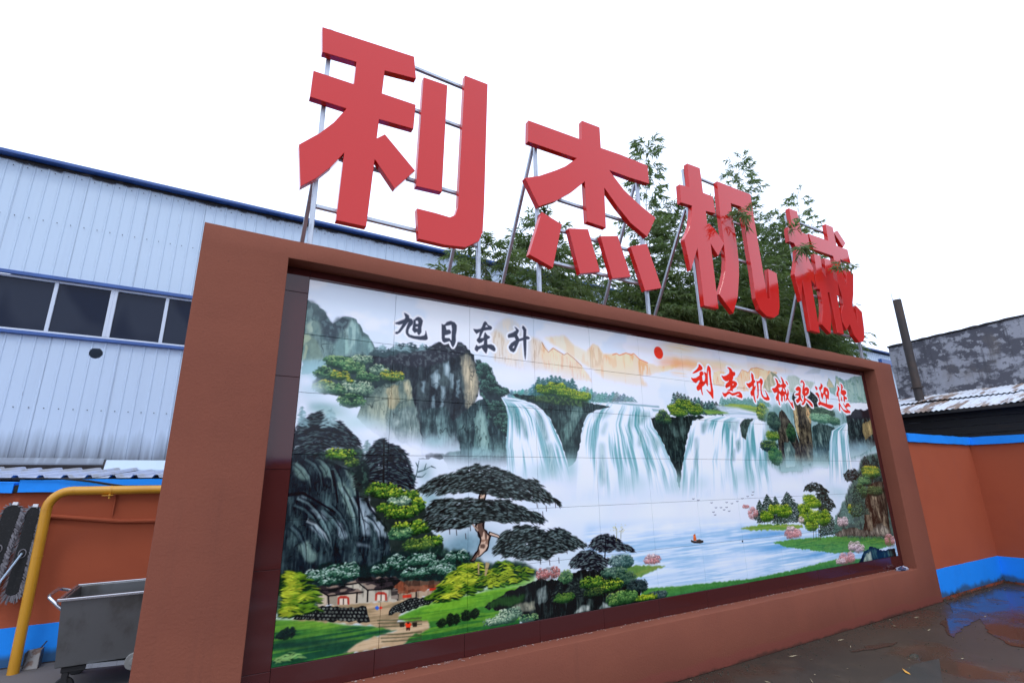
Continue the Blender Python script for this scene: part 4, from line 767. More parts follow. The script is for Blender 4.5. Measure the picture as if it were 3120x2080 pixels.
('pine',(1915.6,545.3,656.2,52.4,(40,58,56),0.95),{'hi': (84,110,100),'l': 5}),
('foliage',(1819.5,526.3,43.2,18.7,(42,80,38),(104,146,52),(184,198,80)),{'d': 2.2}),
('foliage',(1847.8,543,42.1,17.9,(42,80,38),(104,146,52),(184,198,80)),{'d': 2.2}),
('foliage',(1777.7,556.2,40.5,17.4,(42,80,38),(104,146,52),(184,198,80)),{'d': 2.2}),
('foliage',(1791.9,589.8,57.1,27.6,(42,80,38),(104,146,52),(184,198,80)),{'d': 2.2}),
('foliage',(1882.4,594,56.4,29.1,(42,80,38),(104,146,52),(184,198,80)),{'d': 2.2}),
('foliage',(1806.8,621.3,42.4,17.1,(42,80,38),(104,146,52),(184,198,80)),{'d': 2.2}),
('line',([(1817.6,613.1),(1803.6,668.8)],(58,60,46),2.2),{}),
('line',([(1833.9,613.9),(1819.6,669.9)],(58,60,46),2.2),{}),
('line',([(1850.4,614.8),(1835.8,671)],(58,60,46),2.2),{}),
('line',([(1862.8,615.4),(1848,671.8)],(58,60,46),2.2),{}),
('foliage',(1745.7,596.4,17.3,12.8,(110,120,110),(190,180,185),(225,225,235)),{'d': 1.8}),
('foliage',(1471.1,560.9,26.1,22.1,(104,84,84),(172,124,130),(222,192,202)),{'d': 1.7,'under': 0.2}),
('foliage',(1438.6,539.4,17.1,6.8,(104,84,84),(172,124,130),(222,192,202)),{'d': 1.7,'under': 0.2}),
('foliage',(1682.5,639.9,49.3,18.2,(104,84,84),(172,124,130),(222,192,202)),{'d': 1.7,'under': 0.2}),
('foliage',(1672.1,622.4,25.7,8.8,(96,92,96),(176,160,172),(228,226,238)),{'d': 1.7,'under': 0.2}),
('foliage',(2017,614.1,32.4,16.2,(96,92,96),(176,160,172),(228,226,238)),{'d': 1.7,'under': 0.2}),
('foliage',(985.3,668.4,33,12.3,(104,84,84),(172,124,130),(222,192,202)),{'d': 1.7,'under': 0.2}),
('foliage',(981.6,658.1,16.8,7,(96,92,96),(176,160,172),(228,226,238)),{'d': 1.7,'under': 0.2}),
('fill',([(1957.2,656.6),(1987.7,594.2),(2061.9,540.6),(2120.7,483.8),(2212.3,424.5),(2250.7,378),(2333.1,356),(2446.1,349.1),(2595.2,380.9),(2447.1,701.5),(2049.9,676)],(58,80,80),0.9),{'f': 7,'r': 4,'tex': [('fine',0.55,0.75,(92,124,112),0.7),('v2',0.55,0.75,(36,50,50),0.6)]}),
('pine',(2288.3,361.9,485.9,75.2,(42,52,54),0.95),{'hi': (78,98,96),'l': 5}),
('pine',(2360.3,355.6,487,66.5,(42,52,54),0.95),{'hi': (78,98,96),'l': 5}),
('pine',(2401.1,349.7,497.9,45,(42,52,54),0.95),{'hi': (78,98,96),'l': 5}),
('rock',([(2203.2,564.8),(2274.2,476.2),(2395.5,467.5),(2402.4,540.9),(2371.1,686.7),(2144.3,677.4),(2185.5,622.5)],(62,56,52),(150,146,130),0.42),{'r': 1.5}),
('foliage',(2313.8,430.1,81,24.9,(42,72,52),(92,130,72),(198,188,74)),{'d': 2.1}),
('foliage',(2247.3,465.6,51.8,20.3,(38,66,58),(76,122,88),(148,178,132)),{'d': 2.1}),
('foliage',(2201.3,505.2,50.5,29.6,(40,60,50),(78,112,80),(130,160,110)),{'d': 2.1}),
('foliage',(2134.4,576.8,60.1,26.5,(42,72,52),(92,130,72),(198,188,74)),{'d': 2.1}),
('foliage',(2313.9,507.7,63.9,20.2,(36,52,46),(70,90,66),(110,130,90)),{'d': 2.1}),
('pine',(2161.4,479.5,595.3,51.6,(46,66,64),0.9),{'hi': (84,112,104),'l': 5}),
('pine',(2048,540.2,623.5,39.1,(96,130,130),0.7),{'l': 5}),
('pine',(1980.4,589.3,647.7,23.2,(80,116,110),0.7),{'l': 5}),
('umbrella',([(2084.1,439),(2134.6,419.3),(2194,419.4),(2214.6,444.9),(2157.1,464.5),(2106.9,468.8)],(34,44,44),120),{'gap': (120,150,150)}),
('rock',([(1936.9,664.3),(1988.1,644.8),(2090.9,641.3),(2209.5,662.3),(2313.9,633.8),(2382.9,672.4),(2374.3,691.8),(2051.5,671.5)],(84,84,80),(160,164,158),0.5),{'r': 2}),
('foliage',(2020.7,616.6,38.2,20,(96,92,96),(176,160,172),(228,226,238)),{'d': 1.9,'under': 0.4}),
('rock',([(2053.8,789.5),(2137.1,732.9),(2197.1,717.7),(2278.6,741.3),(2386.6,737.2),(2375.5,809.3),(2059.4,798.9)],(26,36,46),(70,104,104),0.4),{'r': 2}),
('rock',([(2104,780.5),(2147.6,742.9),(2189.3,736.8),(2185.3,783.1)],(110,138,134),(170,190,180),0.5),{}),
('foliage',(2074.6,709.8,45.7,20,(96,92,96),(176,160,172),(228,226,238)),{'d': 1.7,'under': 0.3}),
('foliage',(2107.9,721.4,37.9,16.1,(96,92,96),(176,160,172),(228,226,238)),{'d': 1.7,'under': 0.3}),
('foliage',(2004.7,749.6,55.9,23.9,(104,84,84),(172,124,130),(222,192,202)),{'d': 1.7,'under': 0.3}),
('foliage',(1958.3,754.5,34.9,11.5,(96,92,96),(176,160,172),(228,226,238)),{'d': 1.7,'under': 0.3}),
('foliage',(2356.3,708,41.8,26.5,(104,84,84),(172,124,130),(222,192,202)),{'d': 1.7,'under': 0.3}),
('rock',([(-15.6,370.7),(16.5,379.8),(47.2,385.2),(73.6,400.8),(102,410.7),(123.7,416.7),(136.7,442.8),(144.9,442.9),(162.3,489.1),(170.5,505.1),(184.8,517.6),(203.6,534.2),(210,554.2),(218.5,597.4),(218.6,641.1),(152.7,654.5),(-9.9,651.8),(-9.5,486.8)],(38,48,58),(92,124,130),0.36),{'r': 2}),
('rock',([(104.1,411.7),(122.7,416.7),(136.8,444.8),(140.7,472.6),(129,464.5),(117.7,432.6)],(104,136,138),(150,180,178),0.5),{'r': 2,'f': 4}),
('rock',([(145,444.9),(157.1,473.1),(164.9,499),(169.7,510),(159.5,510.5),(148.9,472.9)],(128,154,172),(178,202,220),0.5),{'r': 2,'f': 4}),
('rock',([(176.7,505.4),(189.1,519.7),(202.5,534.2),(206.3,557.9),(186.8,552.8),(174.8,524.9)],(128,154,172),(178,202,220),0.5),{'r': 2,'f': 4}),
('rock',([(38,516.2),(59,524.6),(77.3,542.3),(86.1,557.5),(68.5,549.1),(52.4,533.4)],(128,154,172),(178,202,220),0.5),{'r': 2,'f': 4}),
('rock',([(93.8,509.5),(110.6,527.4),(119.4,554.2),(106.6,551.5),(99.1,528.6)],(128,154,172),(178,202,220),0.5),{'r': 2,'f': 4}),
('rock',([(3.7,401.2),(25,412.6),(37.9,431.9),(25.4,437.5),(11.3,424.1)],(104,136,138),(150,180,178),0.5),{'r': 2,'f': 4}),
('rock',([(47.7,391.1),(73.8,402.8),(81,432.3),(66.3,430.2)],(104,136,138),(150,180,178),0.5),{'r': 2,'f': 4}),
('rock',([(17.2,467.4),(32,469.7),(36.4,477.3),(19.7,474.9)],(128,154,172),(178,202,220),0.5),{'r': 2,'f': 4}),
('rock',([(41.7,496.1),(68.1,499),(79,516.4),(57.4,506)],(128,154,172),(178,202,220),0.5),{'r': 2,'f': 4}),
('rock',([(27.7,560.7),(44.9,553),(57.7,573.7),(64.6,590.3),(50.4,594.5),(30.4,571.6)],(104,136,138),(150,180,178),0.5),{'r': 2,'f': 4}),
('rock',([(88.6,442.1),(110.5,444.4),(126.5,472.2),(133.9,520.9),(118.7,503),(104,463.9)],(104,136,138),(150,180,178),0.5),{'r': 2,'f': 4}),
('rock',([(140.2,464.7),(154,488.8),(166.4,522.5),(170.2,551.7),(153.6,546.9),(142.8,504)],(128,154,172),(178,202,220),0.5),{'r': 2,'f': 4}),
('rock',([(142.7,563.2),(169.3,570.8),(171.7,576.6),(145.2,570.9)],(128,154,172),(178,202,220),0.5),{'r': 2,'f': 4}),
('line',([(17.5,471.1),(38.6,481.1),(56.8,498.5),(73.9,523.6),(87.4,550.3),(92.9,572.7)],(120,150,160),6.5),{'a': 0.5,'w2': 1}),
('line',([(20.6,469.3),(41.7,479.3),(60,496.8),(77.2,521.9),(90.7,548.6),(96.2,571.1)],(20,26,34),4.5),{'a': 0.6,'w2': 1}),
('line',([(12.5,475),(33.4,485),(51.5,502.4),(68.6,527.3),(82,554),(87.6,576.3)],(26,34,42),3),{'a': 0.5,'w2': 1}),
('line',([(13.3,483.9),(32.2,492),(50.3,509.4),(65.3,532.3),(76.6,556.9),(81.9,575.5)],(90,118,128),6.5),{'a': 0.5,'w2': 1}),
('line',([(16.4,482.2),(35.3,490.3),(53.5,507.7),(68.5,530.7),(79.9,555.3),(85.1,573.9)],(20,26,34),4.5),{'a': 0.6,'w2': 1}),
('line',([(8.3,487.8),(27.1,495.9),(45.1,513.2),(60,536.1),(71.3,560.6),(76.6,579.1)],(26,34,42),3),{'a': 0.5,'w2': 1}),
('line',([(39.7,514.4),(57,522.7),(75.4,542.1),(86.4,561.2)],(176,198,212),9.1),{'a': 0.5,'w2': 1}),
('line',([(42.8,512.8),(60.2,521),(78.7,540.5),(89.6,559.6)],(20,26,34),6.3),{'a': 0.6,'w2': 1}),
('line',([(34.6,518.2),(51.8,526.4),(70.1,545.9),(81,564.9)],(26,34,42),4.2),{'a': 0.5,'w2': 1}),
('line',([(67.8,495.2),(88.3,513),(105.5,536.5),(117.2,563.4)],(104,134,144),6.5),{'a': 0.5,'w2': 1}),
('line',([(71.1,493.5),(91.6,511.3),(108.8,534.8),(120.5,561.7)],(20,26,34),4.5),{'a': 0.6,'w2': 1}),
('line',([(62.5,499.1),(82.8,516.9),(100,540.3),(111.6,567.1)],(26,34,42),3),{'a': 0.5,'w2': 1}),
('line',([(82.3,486.3),(103.2,506.1),(118.6,529.7),(128.5,558.5)],(84,112,122),5.2),{'a': 0.5,'w2': 1}),
('line',([(85.7,484.5),(106.6,504.4),(122,528),(132,556.9)],(20,26,34),3.6),{'a': 0.6,'w2': 1}),
('line',([(76.9,490.3),(97.7,510.1),(113,533.5),(122.9,562.3)],(26,34,42),2.4),{'a': 0.5,'w2': 1}),
('line',([(9.2,401.1),(23.2,412.6),(35.9,429.9),(41.5,451)],(120,152,156),7.8),{'a': 0.5,'w2': 1}),
('line',([(12.3,399.2),(26.4,410.7),(39.1,428.1),(44.7,449.2)],(20,26,34),5.4),{'a': 0.6,'w2': 1}),
('line',([(4.1,405.4),(18,416.8),(30.7,434.1),(36.3,455.1)],(26,34,42),3.6),{'a': 0.5,'w2': 1}),
('line',([(25.2,393.3),(45,404.9),(58.1,424.3),(64.2,451.4)],(88,116,122),6.5),{'a': 0.5,'w2': 1}),
('line',([(28.4,391.3),(48.3,402.9),(61.4,422.4),(67.5,449.6)],(20,26,34),4.5),{'a': 0.6,'w2': 1}),
('line',([(20,397.6),(39.7,409.1),(52.8,428.5),(58.8,455.5)],(26,34,42),3),{'a': 0.5,'w2': 1}),
('line',([(55.5,393),(72.6,412.6),(82.3,436.2),(86.3,463.4)],(110,142,146),6.5),{'a': 0.5,'w2': 1}),
('line',([(58.8,391),(76,410.7),(85.6,434.3),(89.7,461.6)],(20,26,34),4.5),{'a': 0.6,'w2': 1}),
('line',([(50.1,397.4),(67.1,417),(76.8,440.4),(80.8,467.5)],(26,34,42),3),{'a': 0.5,'w2': 1}),
('line',([(84.3,412.7),(98,436.4),(106,463.9),(112.2,495)],(96,126,130),6.5),{'a': 0.5,'w2': 1}),
('line',([(87.7,410.7),(101.4,434.5),(109.4,462),(115.6,493.2)],(20,26,34),4.5),{'a': 0.6,'w2': 1}),
('line',([(78.8,417),(92.4,440.6),(100.4,468),(106.6,499)],(26,34,42),3),{'a': 0.5,'w2': 1}),
('line',([(11.7,523.9),(27.5,539.2),(38.5,561.5),(43.5,597.4)],(80,104,116),7.8),{'a': 0.5,'w2': 1}),
('line',([(14.8,522.3),(30.5,537.6),(41.6,559.9),(46.6,595.9)],(20,26,34),5.4),{'a': 0.6,'w2': 1}),
('line',([(6.8,527.6),(22.4,542.9),(33.4,565.1),(38.5,600.8)],(26,34,42),3.6),{'a': 0.5,'w2': 1}),
('line',([(103.1,452.1),(121,479.9),(133.2,511.3),(139.8,549.8)],(130,160,170),6.5),{'a': 0.5,'w2': 1}),
('line',([(106.5,450.3),(124.5,478),(136.7,509.5),(143.3,548.2)],(20,26,34),4.5),{'a': 0.6,'w2': 1}),
('line',([(97.5,456.3),(115.3,484),(127.5,515.3),(134.1,553.6)],(26,34,42),3),{'a': 0.5,'w2': 1}),
('line',([(126.5,472.2),(142.5,500.1),(152.7,531.5),(158.6,560.5)],(150,178,192),6.5),{'a': 0.5,'w2': 1}),
('line',([(130,470.4),(146,498.3),(156.2,529.8),(162.1,558.9)],(20,26,34),4.5),{'a': 0.6,'w2': 1}),
('line',([(120.8,476.4),(136.7,504.1),(146.8,535.4),(152.8,564.3)],(26,34,42),3),{'a': 0.5,'w2': 1}),
('line',([(155.5,512.3),(172.7,524.8),(186.3,545),(191.8,568.5)],(160,184,202),6.5),{'a': 0.5,'w2': 1}),
('line',([(159.1,510.5),(176.3,523),(190,543.3),(195.5,566.9)],(20,26,34),4.5),{'a': 0.6,'w2': 1}),
('line',([(149.6,516.3),(166.8,528.8),(180.3,548.9),(185.8,572.3)],(26,34,42),3),{'a': 0.5,'w2': 1}),
('line',([(19.8,375.8),(75.6,400.8),(127,420.7)],(18,24,32),7),{'a': 0.85,'w2': 3}),
('line',([(138.9,444.8),(166.9,497.1),(205,540.2)],(18,24,32),7),{'a': 0.85,'w2': 3}),
('line',([(-2.8,465),(27.7,462),(55,477.8),(95.1,502)],(18,24,32),7),{'a': 0.85,'w2': 3}),
('line',([(80.7,416.6),(91.3,451.9),(97.6,483)],(18,24,32),7),{'a': 0.85,'w2': 3}),
('line',([(135.3,452.7),(142,492.3),(146.6,531.2)],(18,24,32),7),{'a': 0.85,'w2': 3}),
('umbrella',([(-4.4,335.3),(14.6,317.5),(32.2,300.5),(45.2,293),(59.3,308.3),(75.1,318.9),(88.7,312.7),(104.1,328.1),(126.1,346.1),(139.8,364.5),(113,366.1),(65.5,373.1),(55.5,393),(-2,380.1)],(28,32,40),900),{'a': 0.95,'gap': (86,112,118)}),
('pine',(10.8,286.4,326.6,11.4,(120,156,170),0.7),{'l': 5}),
('pine',(69.4,284.9,324.2,12.1,(130,164,176),0.7),{'l': 5}),
('pine',(151.7,352.7,383.9,10.7,(120,150,160),0.7),{'l': 5}),
('umbrella',([(136.7,412.7),(151.6,383.9),(163.2,365),(186,347.1),(205.4,359.8),(220.1,363.4),(242.8,389.2),(266.3,431.9),(260.5,459.3),(160.3,457.2)],(28,32,40),900),{'a': 0.95,'gap': (92,120,126)}),
('line',([(188.7,349.6),(192.9,453.8)],(22,24,30),4),{}),
('umbrella',([(131.4,424.8),(147.9,392.2),(160.1,453.2),(157.9,485),(135.3,452.7)],(32,38,40),200),{'a': 0.9,'gap': (60,80,76)}),
('line',([(260,446.7),(268.4,425.6),(273.1,395.4)],(44,62,70),3.2),{'w2': 1}),
('line',([(270.6,421.3),(286.7,417),(303.1,408.4)],(44,62,70),3.2),{'w2': 1}),
('line',([(268.6,431.9),(282.6,432.1),(291.7,423.5)],(44,62,70),3.2),{'w2': 1}),
('line',([(271.3,410.6),(265.1,399.8)],(44,62,70),3.2),{'w2': 1}),
('line',([(303.1,408.4),(315.2,412.7)],(44,62,70),3.2),{'w2': 1}),
('line',([(286.7,417),(291,401.9)],(44,62,70),3.2),{'w2': 1}),
('mist',(286.9,421.4,21.3,19.3,(110,145,155),0.5),{}),
('fill',([(159.8,449.2),(202.2,445.8),(236,465),(289.2,489.3),(299.4,518.8),(281.3,528.2),(319.3,561),(338.6,582.8),(329.7,602.4),(227.8,613.6),(212.9,570),(202.5,534.2),(180.3,513.4),(162,485.1)],(34,44,42),0.95),{'f': 3,'r': 3}),
('foliage',(98.1,384.6,32.6,13.3,(30,52,36),(74,118,50),(170,186,72)),{'d': 2.9}),
('foliage',(114.9,392.5,16.3,10.1,(38,66,58),(76,122,88),(148,178,132)),{'d': 2.9}),
('foliage',(190,459.8,34.8,16.2,(30,52,36),(74,118,50),(170,186,72)),{'d': 2.9}),
('foliage',(209.7,466.4,28.7,12.2,(30,52,36),(74,118,50),(170,186,72)),{'d': 2.9}),
('foliage',(247.6,473.5,29.5,14.4,(30,52,36),(74,118,50),(170,186,72)),{'d': 2.9}),
('foliage',(230.3,485.3,26.8,12.2,(52,80,76),(112,146,128),(188,208,190)),{'d': 2.9}),
('foliage',(275.5,493,16.1,16.5,(30,52,36),(74,118,50),(170,186,72)),{'d': 2.9}),
('foliage',(204.8,496.6,23.9,11,(30,52,36),(74,118,50),(170,186,72)),{'d': 2.9}),
('foliage',(238,507.9,38.1,14.2,(30,52,36),(74,118,50),(170,186,72)),{'d': 2.9}),
('foliage',(259.3,541.3,40.9,17,(30,52,36),(74,118,50),(170,186,72)),{'d': 2.9}),
('foliage',(293.2,541.1,23.2,12.3,(30,52,36),(74,118,50),(170,186,72)),{'d': 2.9}),
('foliage',(235.6,551.9,26.5,13.8,(38,66,58),(76,122,88),(148,178,132)),{'d': 2.9}),
('foliage',(310.3,572.7,25.7,12.5,(30,52,36),(74,118,50),(170,186,72)),{'d': 2.9}),
('foliage',(278.7,578.5,36.5,14,(40,62,44),(74,106,58),(130,150,70)),{'d': 2.9}),
('fill',([(47.2,385.2),(85.2,372.7),(135.8,367.6),(157.6,412.7),(164.7,461.3),(147.3,449),(136.5,439.8),(102,410.7),(73.6,400.8)],(36,48,50),0.92),{'f': 4,'r': 3,'tex': [('fine',0.6,0.8,(62,92,84),0.6)]}),
('foliage',(98.1,384.6,30.5,12.1,(30,52,36),(74,118,50),(170,186,72)),{'d': 2.9}),
('foliage',(121.5,400.6,14.4,10.1,(40,62,44),(74,106,58),(130,150,70)),{'d': 2.6}),
('fill',([(229,592.6),(313.6,584.8),(405.7,606.5),(460.3,631),(556.5,639.4),(589.7,658.1),(575.6,677.6),(343.5,670.8),(231.6,647.6)],(34,52,48),0.9),{'f': 6,'r': 3,'tex': [('fine',0.6,0.8,(62,92,80),0.6)]}),
('fill',([(404.3,622.5),(423.6,600.4),(431.1,575.5),(417.3,546.5),(426.4,528.9),(429.3,473.7),(441.8,452.4),(448.2,474.1),(441.8,505.9),(443.4,553.1),(460.5,569.7),(458,582.5),(451.1,602.4),(431.2,614.8),(411.7,625.6)],(36,30,32),1),{'r': 1.5}),
('fill',([(410.2,620.5),(428.1,600.7),(435.7,575.8),(421.8,546.8),(429.4,529),(433,476.4),(441.8,457.8),(445,474),(437.1,505.8),(439.4,552.9),(455.8,570.7),(452.7,582.1),(446.5,600.8),(428.2,612),(414.7,622.1)],(186,170,158),1),{'r': 1.5,'tex': [('crack',0.53,0.47,(70,56,52),0.8),('d',0.35,0.25,(120,96,84),0.7)]}),
('line',([(454.3,564.1),(479.5,572.2),(498.5,587.8),(524.4,597),(560.8,604.1)],(40,34,36),9),{'w2': 3}),
('line',([(457.4,564.8),(479.5,572.2),(498.5,587.3),(524.4,596.4)],(190,176,166),5),{'w2': 1.5}),
('line',([(426.5,557.3),(405.1,535.6),(378.2,536.8),(372.1,518.7)],(150,136,128),4),{'w2': 2}),
('umbrella',([(265.6,462.6),(295.4,442.4),(332.1,427.2),(361.6,424.2),(391.7,410.1),(429.1,406.7),(480.8,412.8),(520.7,427.8),(554.7,440),(586.3,442.7),(614.4,458.1),(642.7,481.8),(673.1,506.5),(623.7,499.9),(560.3,495.1),(509.7,485.3),(454.5,474.3),(416.8,470.7),(368.3,469),(324.6,473.6)],(36,42,42),1500),{'a': 0.8}),
('umbrella',([(289.7,522.5),(299.8,495.6),(330.6,480.9),(368.6,484.6),(416.9,483.4),(460.8,487.4),(506.3,488.7),(546.3,507.1),(594.3,522.8),(630.7,548.3),(559,544.7),(492.6,542.6),(445,537.6),(399.1,545.6),(369.6,549),(326.7,551.5),(301.4,545.2)],(36,42,42),1500),{'a': 0.78}),
('foliage',(615.7,700,41.9,15.6,(28,44,40),(50,80,60),(84,120,84)),{'d': 2.3}),
('foliage',(722.4,722.3,45.2,16.1,(26,42,36),(48,78,52),(90,124,76)),{'d': 2.3}),
('foliage',(786,740.4,43.3,13.7,(28,46,40),(54,84,58),(96,132,80)),{'d': 2.3}),
('umbrella',([(465,611.2),(489.1,568.9),(525.1,555.1),(558.9,549.6),(593.1,558.8),(620.8,571.4),(653.6,564.4),(693.8,575.2),(723,594.6),(752.5,614.4),(698.6,621.1),(643.5,625.2),(625.2,638.6),(556.7,631.5),(507.7,621)],(36,42,42),1300),{'a': 0.74}),
('umbrella',([(750.7,612.2),(777.6,595.3),(818.6,588.5),(858.9,603.5),(899.5,624.3),(925.9,642.8),(856.1,633),(794.6,632.7)],(34,34,40),500),{'a': 0.8}),
('umbrella',([(691.4,649.7),(716.9,630.9),(755.8,624),(790.3,636.7),(831.2,655.9),(794.9,679.9),(696.2,663.8)],(34,36,42),500),{'a': 0.85}),
('line',([(818.3,592),(809.4,649.8)],(30,30,36),3.5),{}),
('line',([(595.1,497.6),(596.1,511.7)],(46,42,48),1.6),{}),
('line',([(623.4,507),(624.3,521.3)],(46,42,48),1.6),{}),
('line',([(634.8,493.1),(635.7,507.5)],(46,42,48),1.6),{}),
('line',([(652.9,499.5),(653.7,513.9)],(46,42,48),1.6),{}),
('line',([(612.1,520.8),(613,534.8)],(46,42,48),1.6),{}),
('line',([(323.6,541.5),(325,553.9)],(46,42,48),1.6),{}),
('line',([(352.2,548),(353.6,560.6)],(46,42,48),1.6),{}),
('line',([(369.6,551.5),(371,564.1)],(46,42,48),1.6),{}),
('line',([(393.3,560.5),(394.7,573.2)],(46,42,48),1.6),{}),
('line',([(405.1,543.3),(406.4,556.2)],(46,42,48),1.6),{}),
('line',([(600.9,632.6),(601.8,646)],(46,42,48),1.6),{}),
('line',([(628.7,637.5),(629.6,651.1)],(46,42,48),1.6),{}),
('line',([(657.5,634.5),(658.3,648.2)],(46,42,48),1.6),{}),
('line',([(684.1,614.5),(684.8,628.4)],(46,42,48),1.6),{}),
('fill',([(-13.8,688.4),(70.4,699.7),(127.3,716.1),(207,729.9),(240.7,740.1),(168.2,750.1),(150,768.2),(133,794.3),(-8.5,769.7)],(74,132,58),1),{'f': 3,'col2': (38,88,60),'tex': [('h',0.5,0.68,(110,160,64),0.5),('h',0.38,0.28,(34,70,60),0.7)]}),
('fill',([(3.5,726.9),(91.5,735.1),(168.2,750.1),(130.1,754.7),(56.9,748.3),(3,738.1)],(34,62,58),0.8),{'f': 10}),
('fill',([(-1.9,690),(89,703.9),(146.8,720.6),(90.1,717.9),(0.6,698.6)],(122,164,64),0.7),{'f': 12}),
('fill',([(231.2,717.6),(291.2,704.7),(360,697.4),(459,690.4),(539.2,690.6),(536.9,795.5),(446.6,774.3),(246.3,769.2),(262.5,753.3),(312.7,745.6)],(92,150,56),1),{'f': 3,'col2': (44,96,56),'tex': [('h',0.5,0.68,(120,168,60),0.5)]}),
('fill',([(316.7,689.9),(377.6,693.5),(435.9,690.5),(510.1,673.6),(572.4,672.1),(592.4,679.3),(555.3,688.4),(490.8,699.1),(372.5,727.9),(265.8,731.8),(249.9,716.5),(290.4,699.3)],(112,164,58),0.8),{'f': 8,'tex': [('h',0.5,0.7,(64,124,54),0.6)]}),
('fill',([(71.9,674.9),(151.8,679.3),(235.9,682.8),(308.5,683.6),(239.5,713.2),(235.9,727.5),(305.5,732.3),(308.3,747.8),(271.3,756.5),(250.5,769.8),(127.3,767.9),(168.2,750.1),(240.8,741),(186.5,726.1),(127,712.6),(27.5,694.8)],(168,154,130),1),{'f': 2,'r': 1.5,'tex': [('h',0.55,0.72,(120,112,90),0.6),('h',0.4,0.3,(190,182,160),0.5)]}),
('line',([(194.1,717.2),(237.7,721.7),(291.9,724.8)],(70,76,60),2.4),{'a': 0.7}),
('line',([(195.6,722.9),(238,727.2),(292.1,730.5)],(70,76,60),2.4),{'a': 0.7}),
('line',([(197.4,729.4),(238.3,733.7),(292.4,737.1)],(70,76,60),2.4),{'a': 0.7}),
('line',([(201.5,744.4),(239,748.4),(292.9,752.2)],(70,76,60),2.4),{'a': 0.7}),
('line',([(203.3,750.9),(239.3,754.9),(293.1,758.8)],(70,76,60),2.4),{'a': 0.7}),
('line',([(205.1,757.5),(239.6,761.3),(293.3,765.3)],(70,76,60),2.4),{'a': 0.7}),
('fill',([(41.6,618.2),(55.1,607),(84,597),(138.9,605.4),(179.6,609),(216.4,590.8),(287.4,596.4),(358.2,604),(402.6,601.2),(407.9,629),(373.5,648.5),(335.5,656.9),(201.9,635.7),(148.7,632.3),(121.9,642.4),(69,640.4),(46.3,631)],(26,42,44),0.95),{'f': 3,'r': 3}),
('foliage',(70.9,619.2,27.4,11.9,(24,48,44),(62,104,86),(178,204,206)),{'d': 2.7,'top': 0.58}),
('foliage',(94.4,632.3,21.1,9.1,(24,48,44),(62,104,86),(178,204,206)),{'d': 2.7,'top': 0.58}),
('foliage',(117.9,614.6,31.8,14.8,(24,48,44),(62,104,86),(178,204,206)),{'d': 2.7,'top': 0.58}),
('foliage',(132.4,625.2,17.9,9.2,(24,48,44),(62,104,86),(178,204,206)),{'d': 2.7,'top': 0.58}),
('foliage',(194.7,619.8,19,11.5,(24,48,44),(62,104,86),(178,204,206)),{'d': 2.7,'top': 0.58}),
('foliage',(228,607.4,19.7,15.6,(24,48,44),(62,104,86),(178,204,206)),{'d': 2.7,'top': 0.58}),
('foliage',(243.6,616.5,17.7,11.8,(24,48,44),(62,104,86),(178,204,206)),{'d': 2.7,'top': 0.58}),
('foliage',(285.6,608.3,34.7,13.2,(24,48,44),(62,104,86),(178,204,206)),{'d': 2.7,'top': 0.58}),
('foliage',(277.5,635.3,34.2,12.2,(24,48,44),(62,104,86),(178,204,206)),{'d': 2.7,'top': 0.58}),
('foliage',(334.7,624.6,31.2,14.2,(24,48,44),(62,104,86),(178,204,206)),{'d': 2.7,'top': 0.58}),
('foliage',(346.9,637.9,26.5,10.1,(24,48,44),(62,104,86),(178,204,206)),{'d': 2.7,'top': 0.58}),
('foliage',(372.9,610.4,28.6,14.5,(24,48,44),(62,104,86),(178,204,206)),{'d': 2.7,'top': 0.58}),
('fill',([(62,644),(96.6,660.3),(152.4,659.4),(153.9,681.3),(71.9,674.9)],(176,172,160),1),{'r': 1,'tex': [('v',0.5,0.7,(116,116,108),0.6)]}),
('fill',([(122,643.3),(150.7,632.5),(172.2,656),(239,658.5),(242.5,686.4),(151.8,679.3),(150.4,658.2)],(170,172,164),1),{'r': 1,'tex': [('v',0.5,0.7,(108,112,108),0.6)]}),
('fill',([(236.4,670.6),(290.1,671.8),(324.2,668.6),(308.5,683.6),(277.1,682.9),(237.1,685.8)],(160,150,134),1),{'r': 1,'tex': [('v',0.5,0.7,(110,100,88),0.6)]}),
('fill',([(63.5,640.7),(122,643.3),(163.4,660),(92.8,659.3)],(56,52,56),1),{'r': 1.5,'tex': [('hc',0.56,0.64,(150,140,130),0.8),('hc',0.42,0.36,(24,22,26),0.8)]}),
('fill',([(121.9,642.4),(148.6,631.9),(223,637),(242.8,647.4),(224.3,661.7),(170.3,656.7),(153.3,642)],(56,52,56),1),{'r': 1.5,'tex': [('hc',0.55,0.63,(158,150,140),0.8),('hc',0.42,0.36,(24,22,26),0.8)]}),
('fill',([(225.1,657.1),(240.7,647.2),(333.3,661.6),(326.5,669.9),(287.9,672.5),(239.7,672.3)],(124,78,60),1),{'r': 1,'tex': [('v',0.5,0.66,(80,54,46),0.7),('hc',0.54,0.62,(150,120,100),0.4)]}),
('fill',([(240.7,646.8),(330.8,656.4),(335.6,662.9),(258.6,660.6)],(98,82,72),1),{'r': 1,'tex': [('v',0.5,0.66,(66,50,44),0.7)]}),
('line',([(92.8,659.8),(95,676)],(34,32,34),3),{}),
('line',([(149.5,660),(149.8,679)],(34,32,34),3),{}),
('line',([(171.3,656.9),(171.7,679.9)],(34,32,34),3),{}),
('line',([(236.4,671.6),(236,684.7)],(34,32,34),3),{}),
('line',([(276.7,672.2),(277.1,682.9)],(34,32,34),3),{}),
('line',([(63.5,640.1),(92.8,659.3),(162.4,659.9)],(30,28,30),2.6),{}),
('line',([(121.9,642.8),(151.3,641.8),(170.3,657.1),(224.2,660.7)],(30,28,30),2.6),{}),
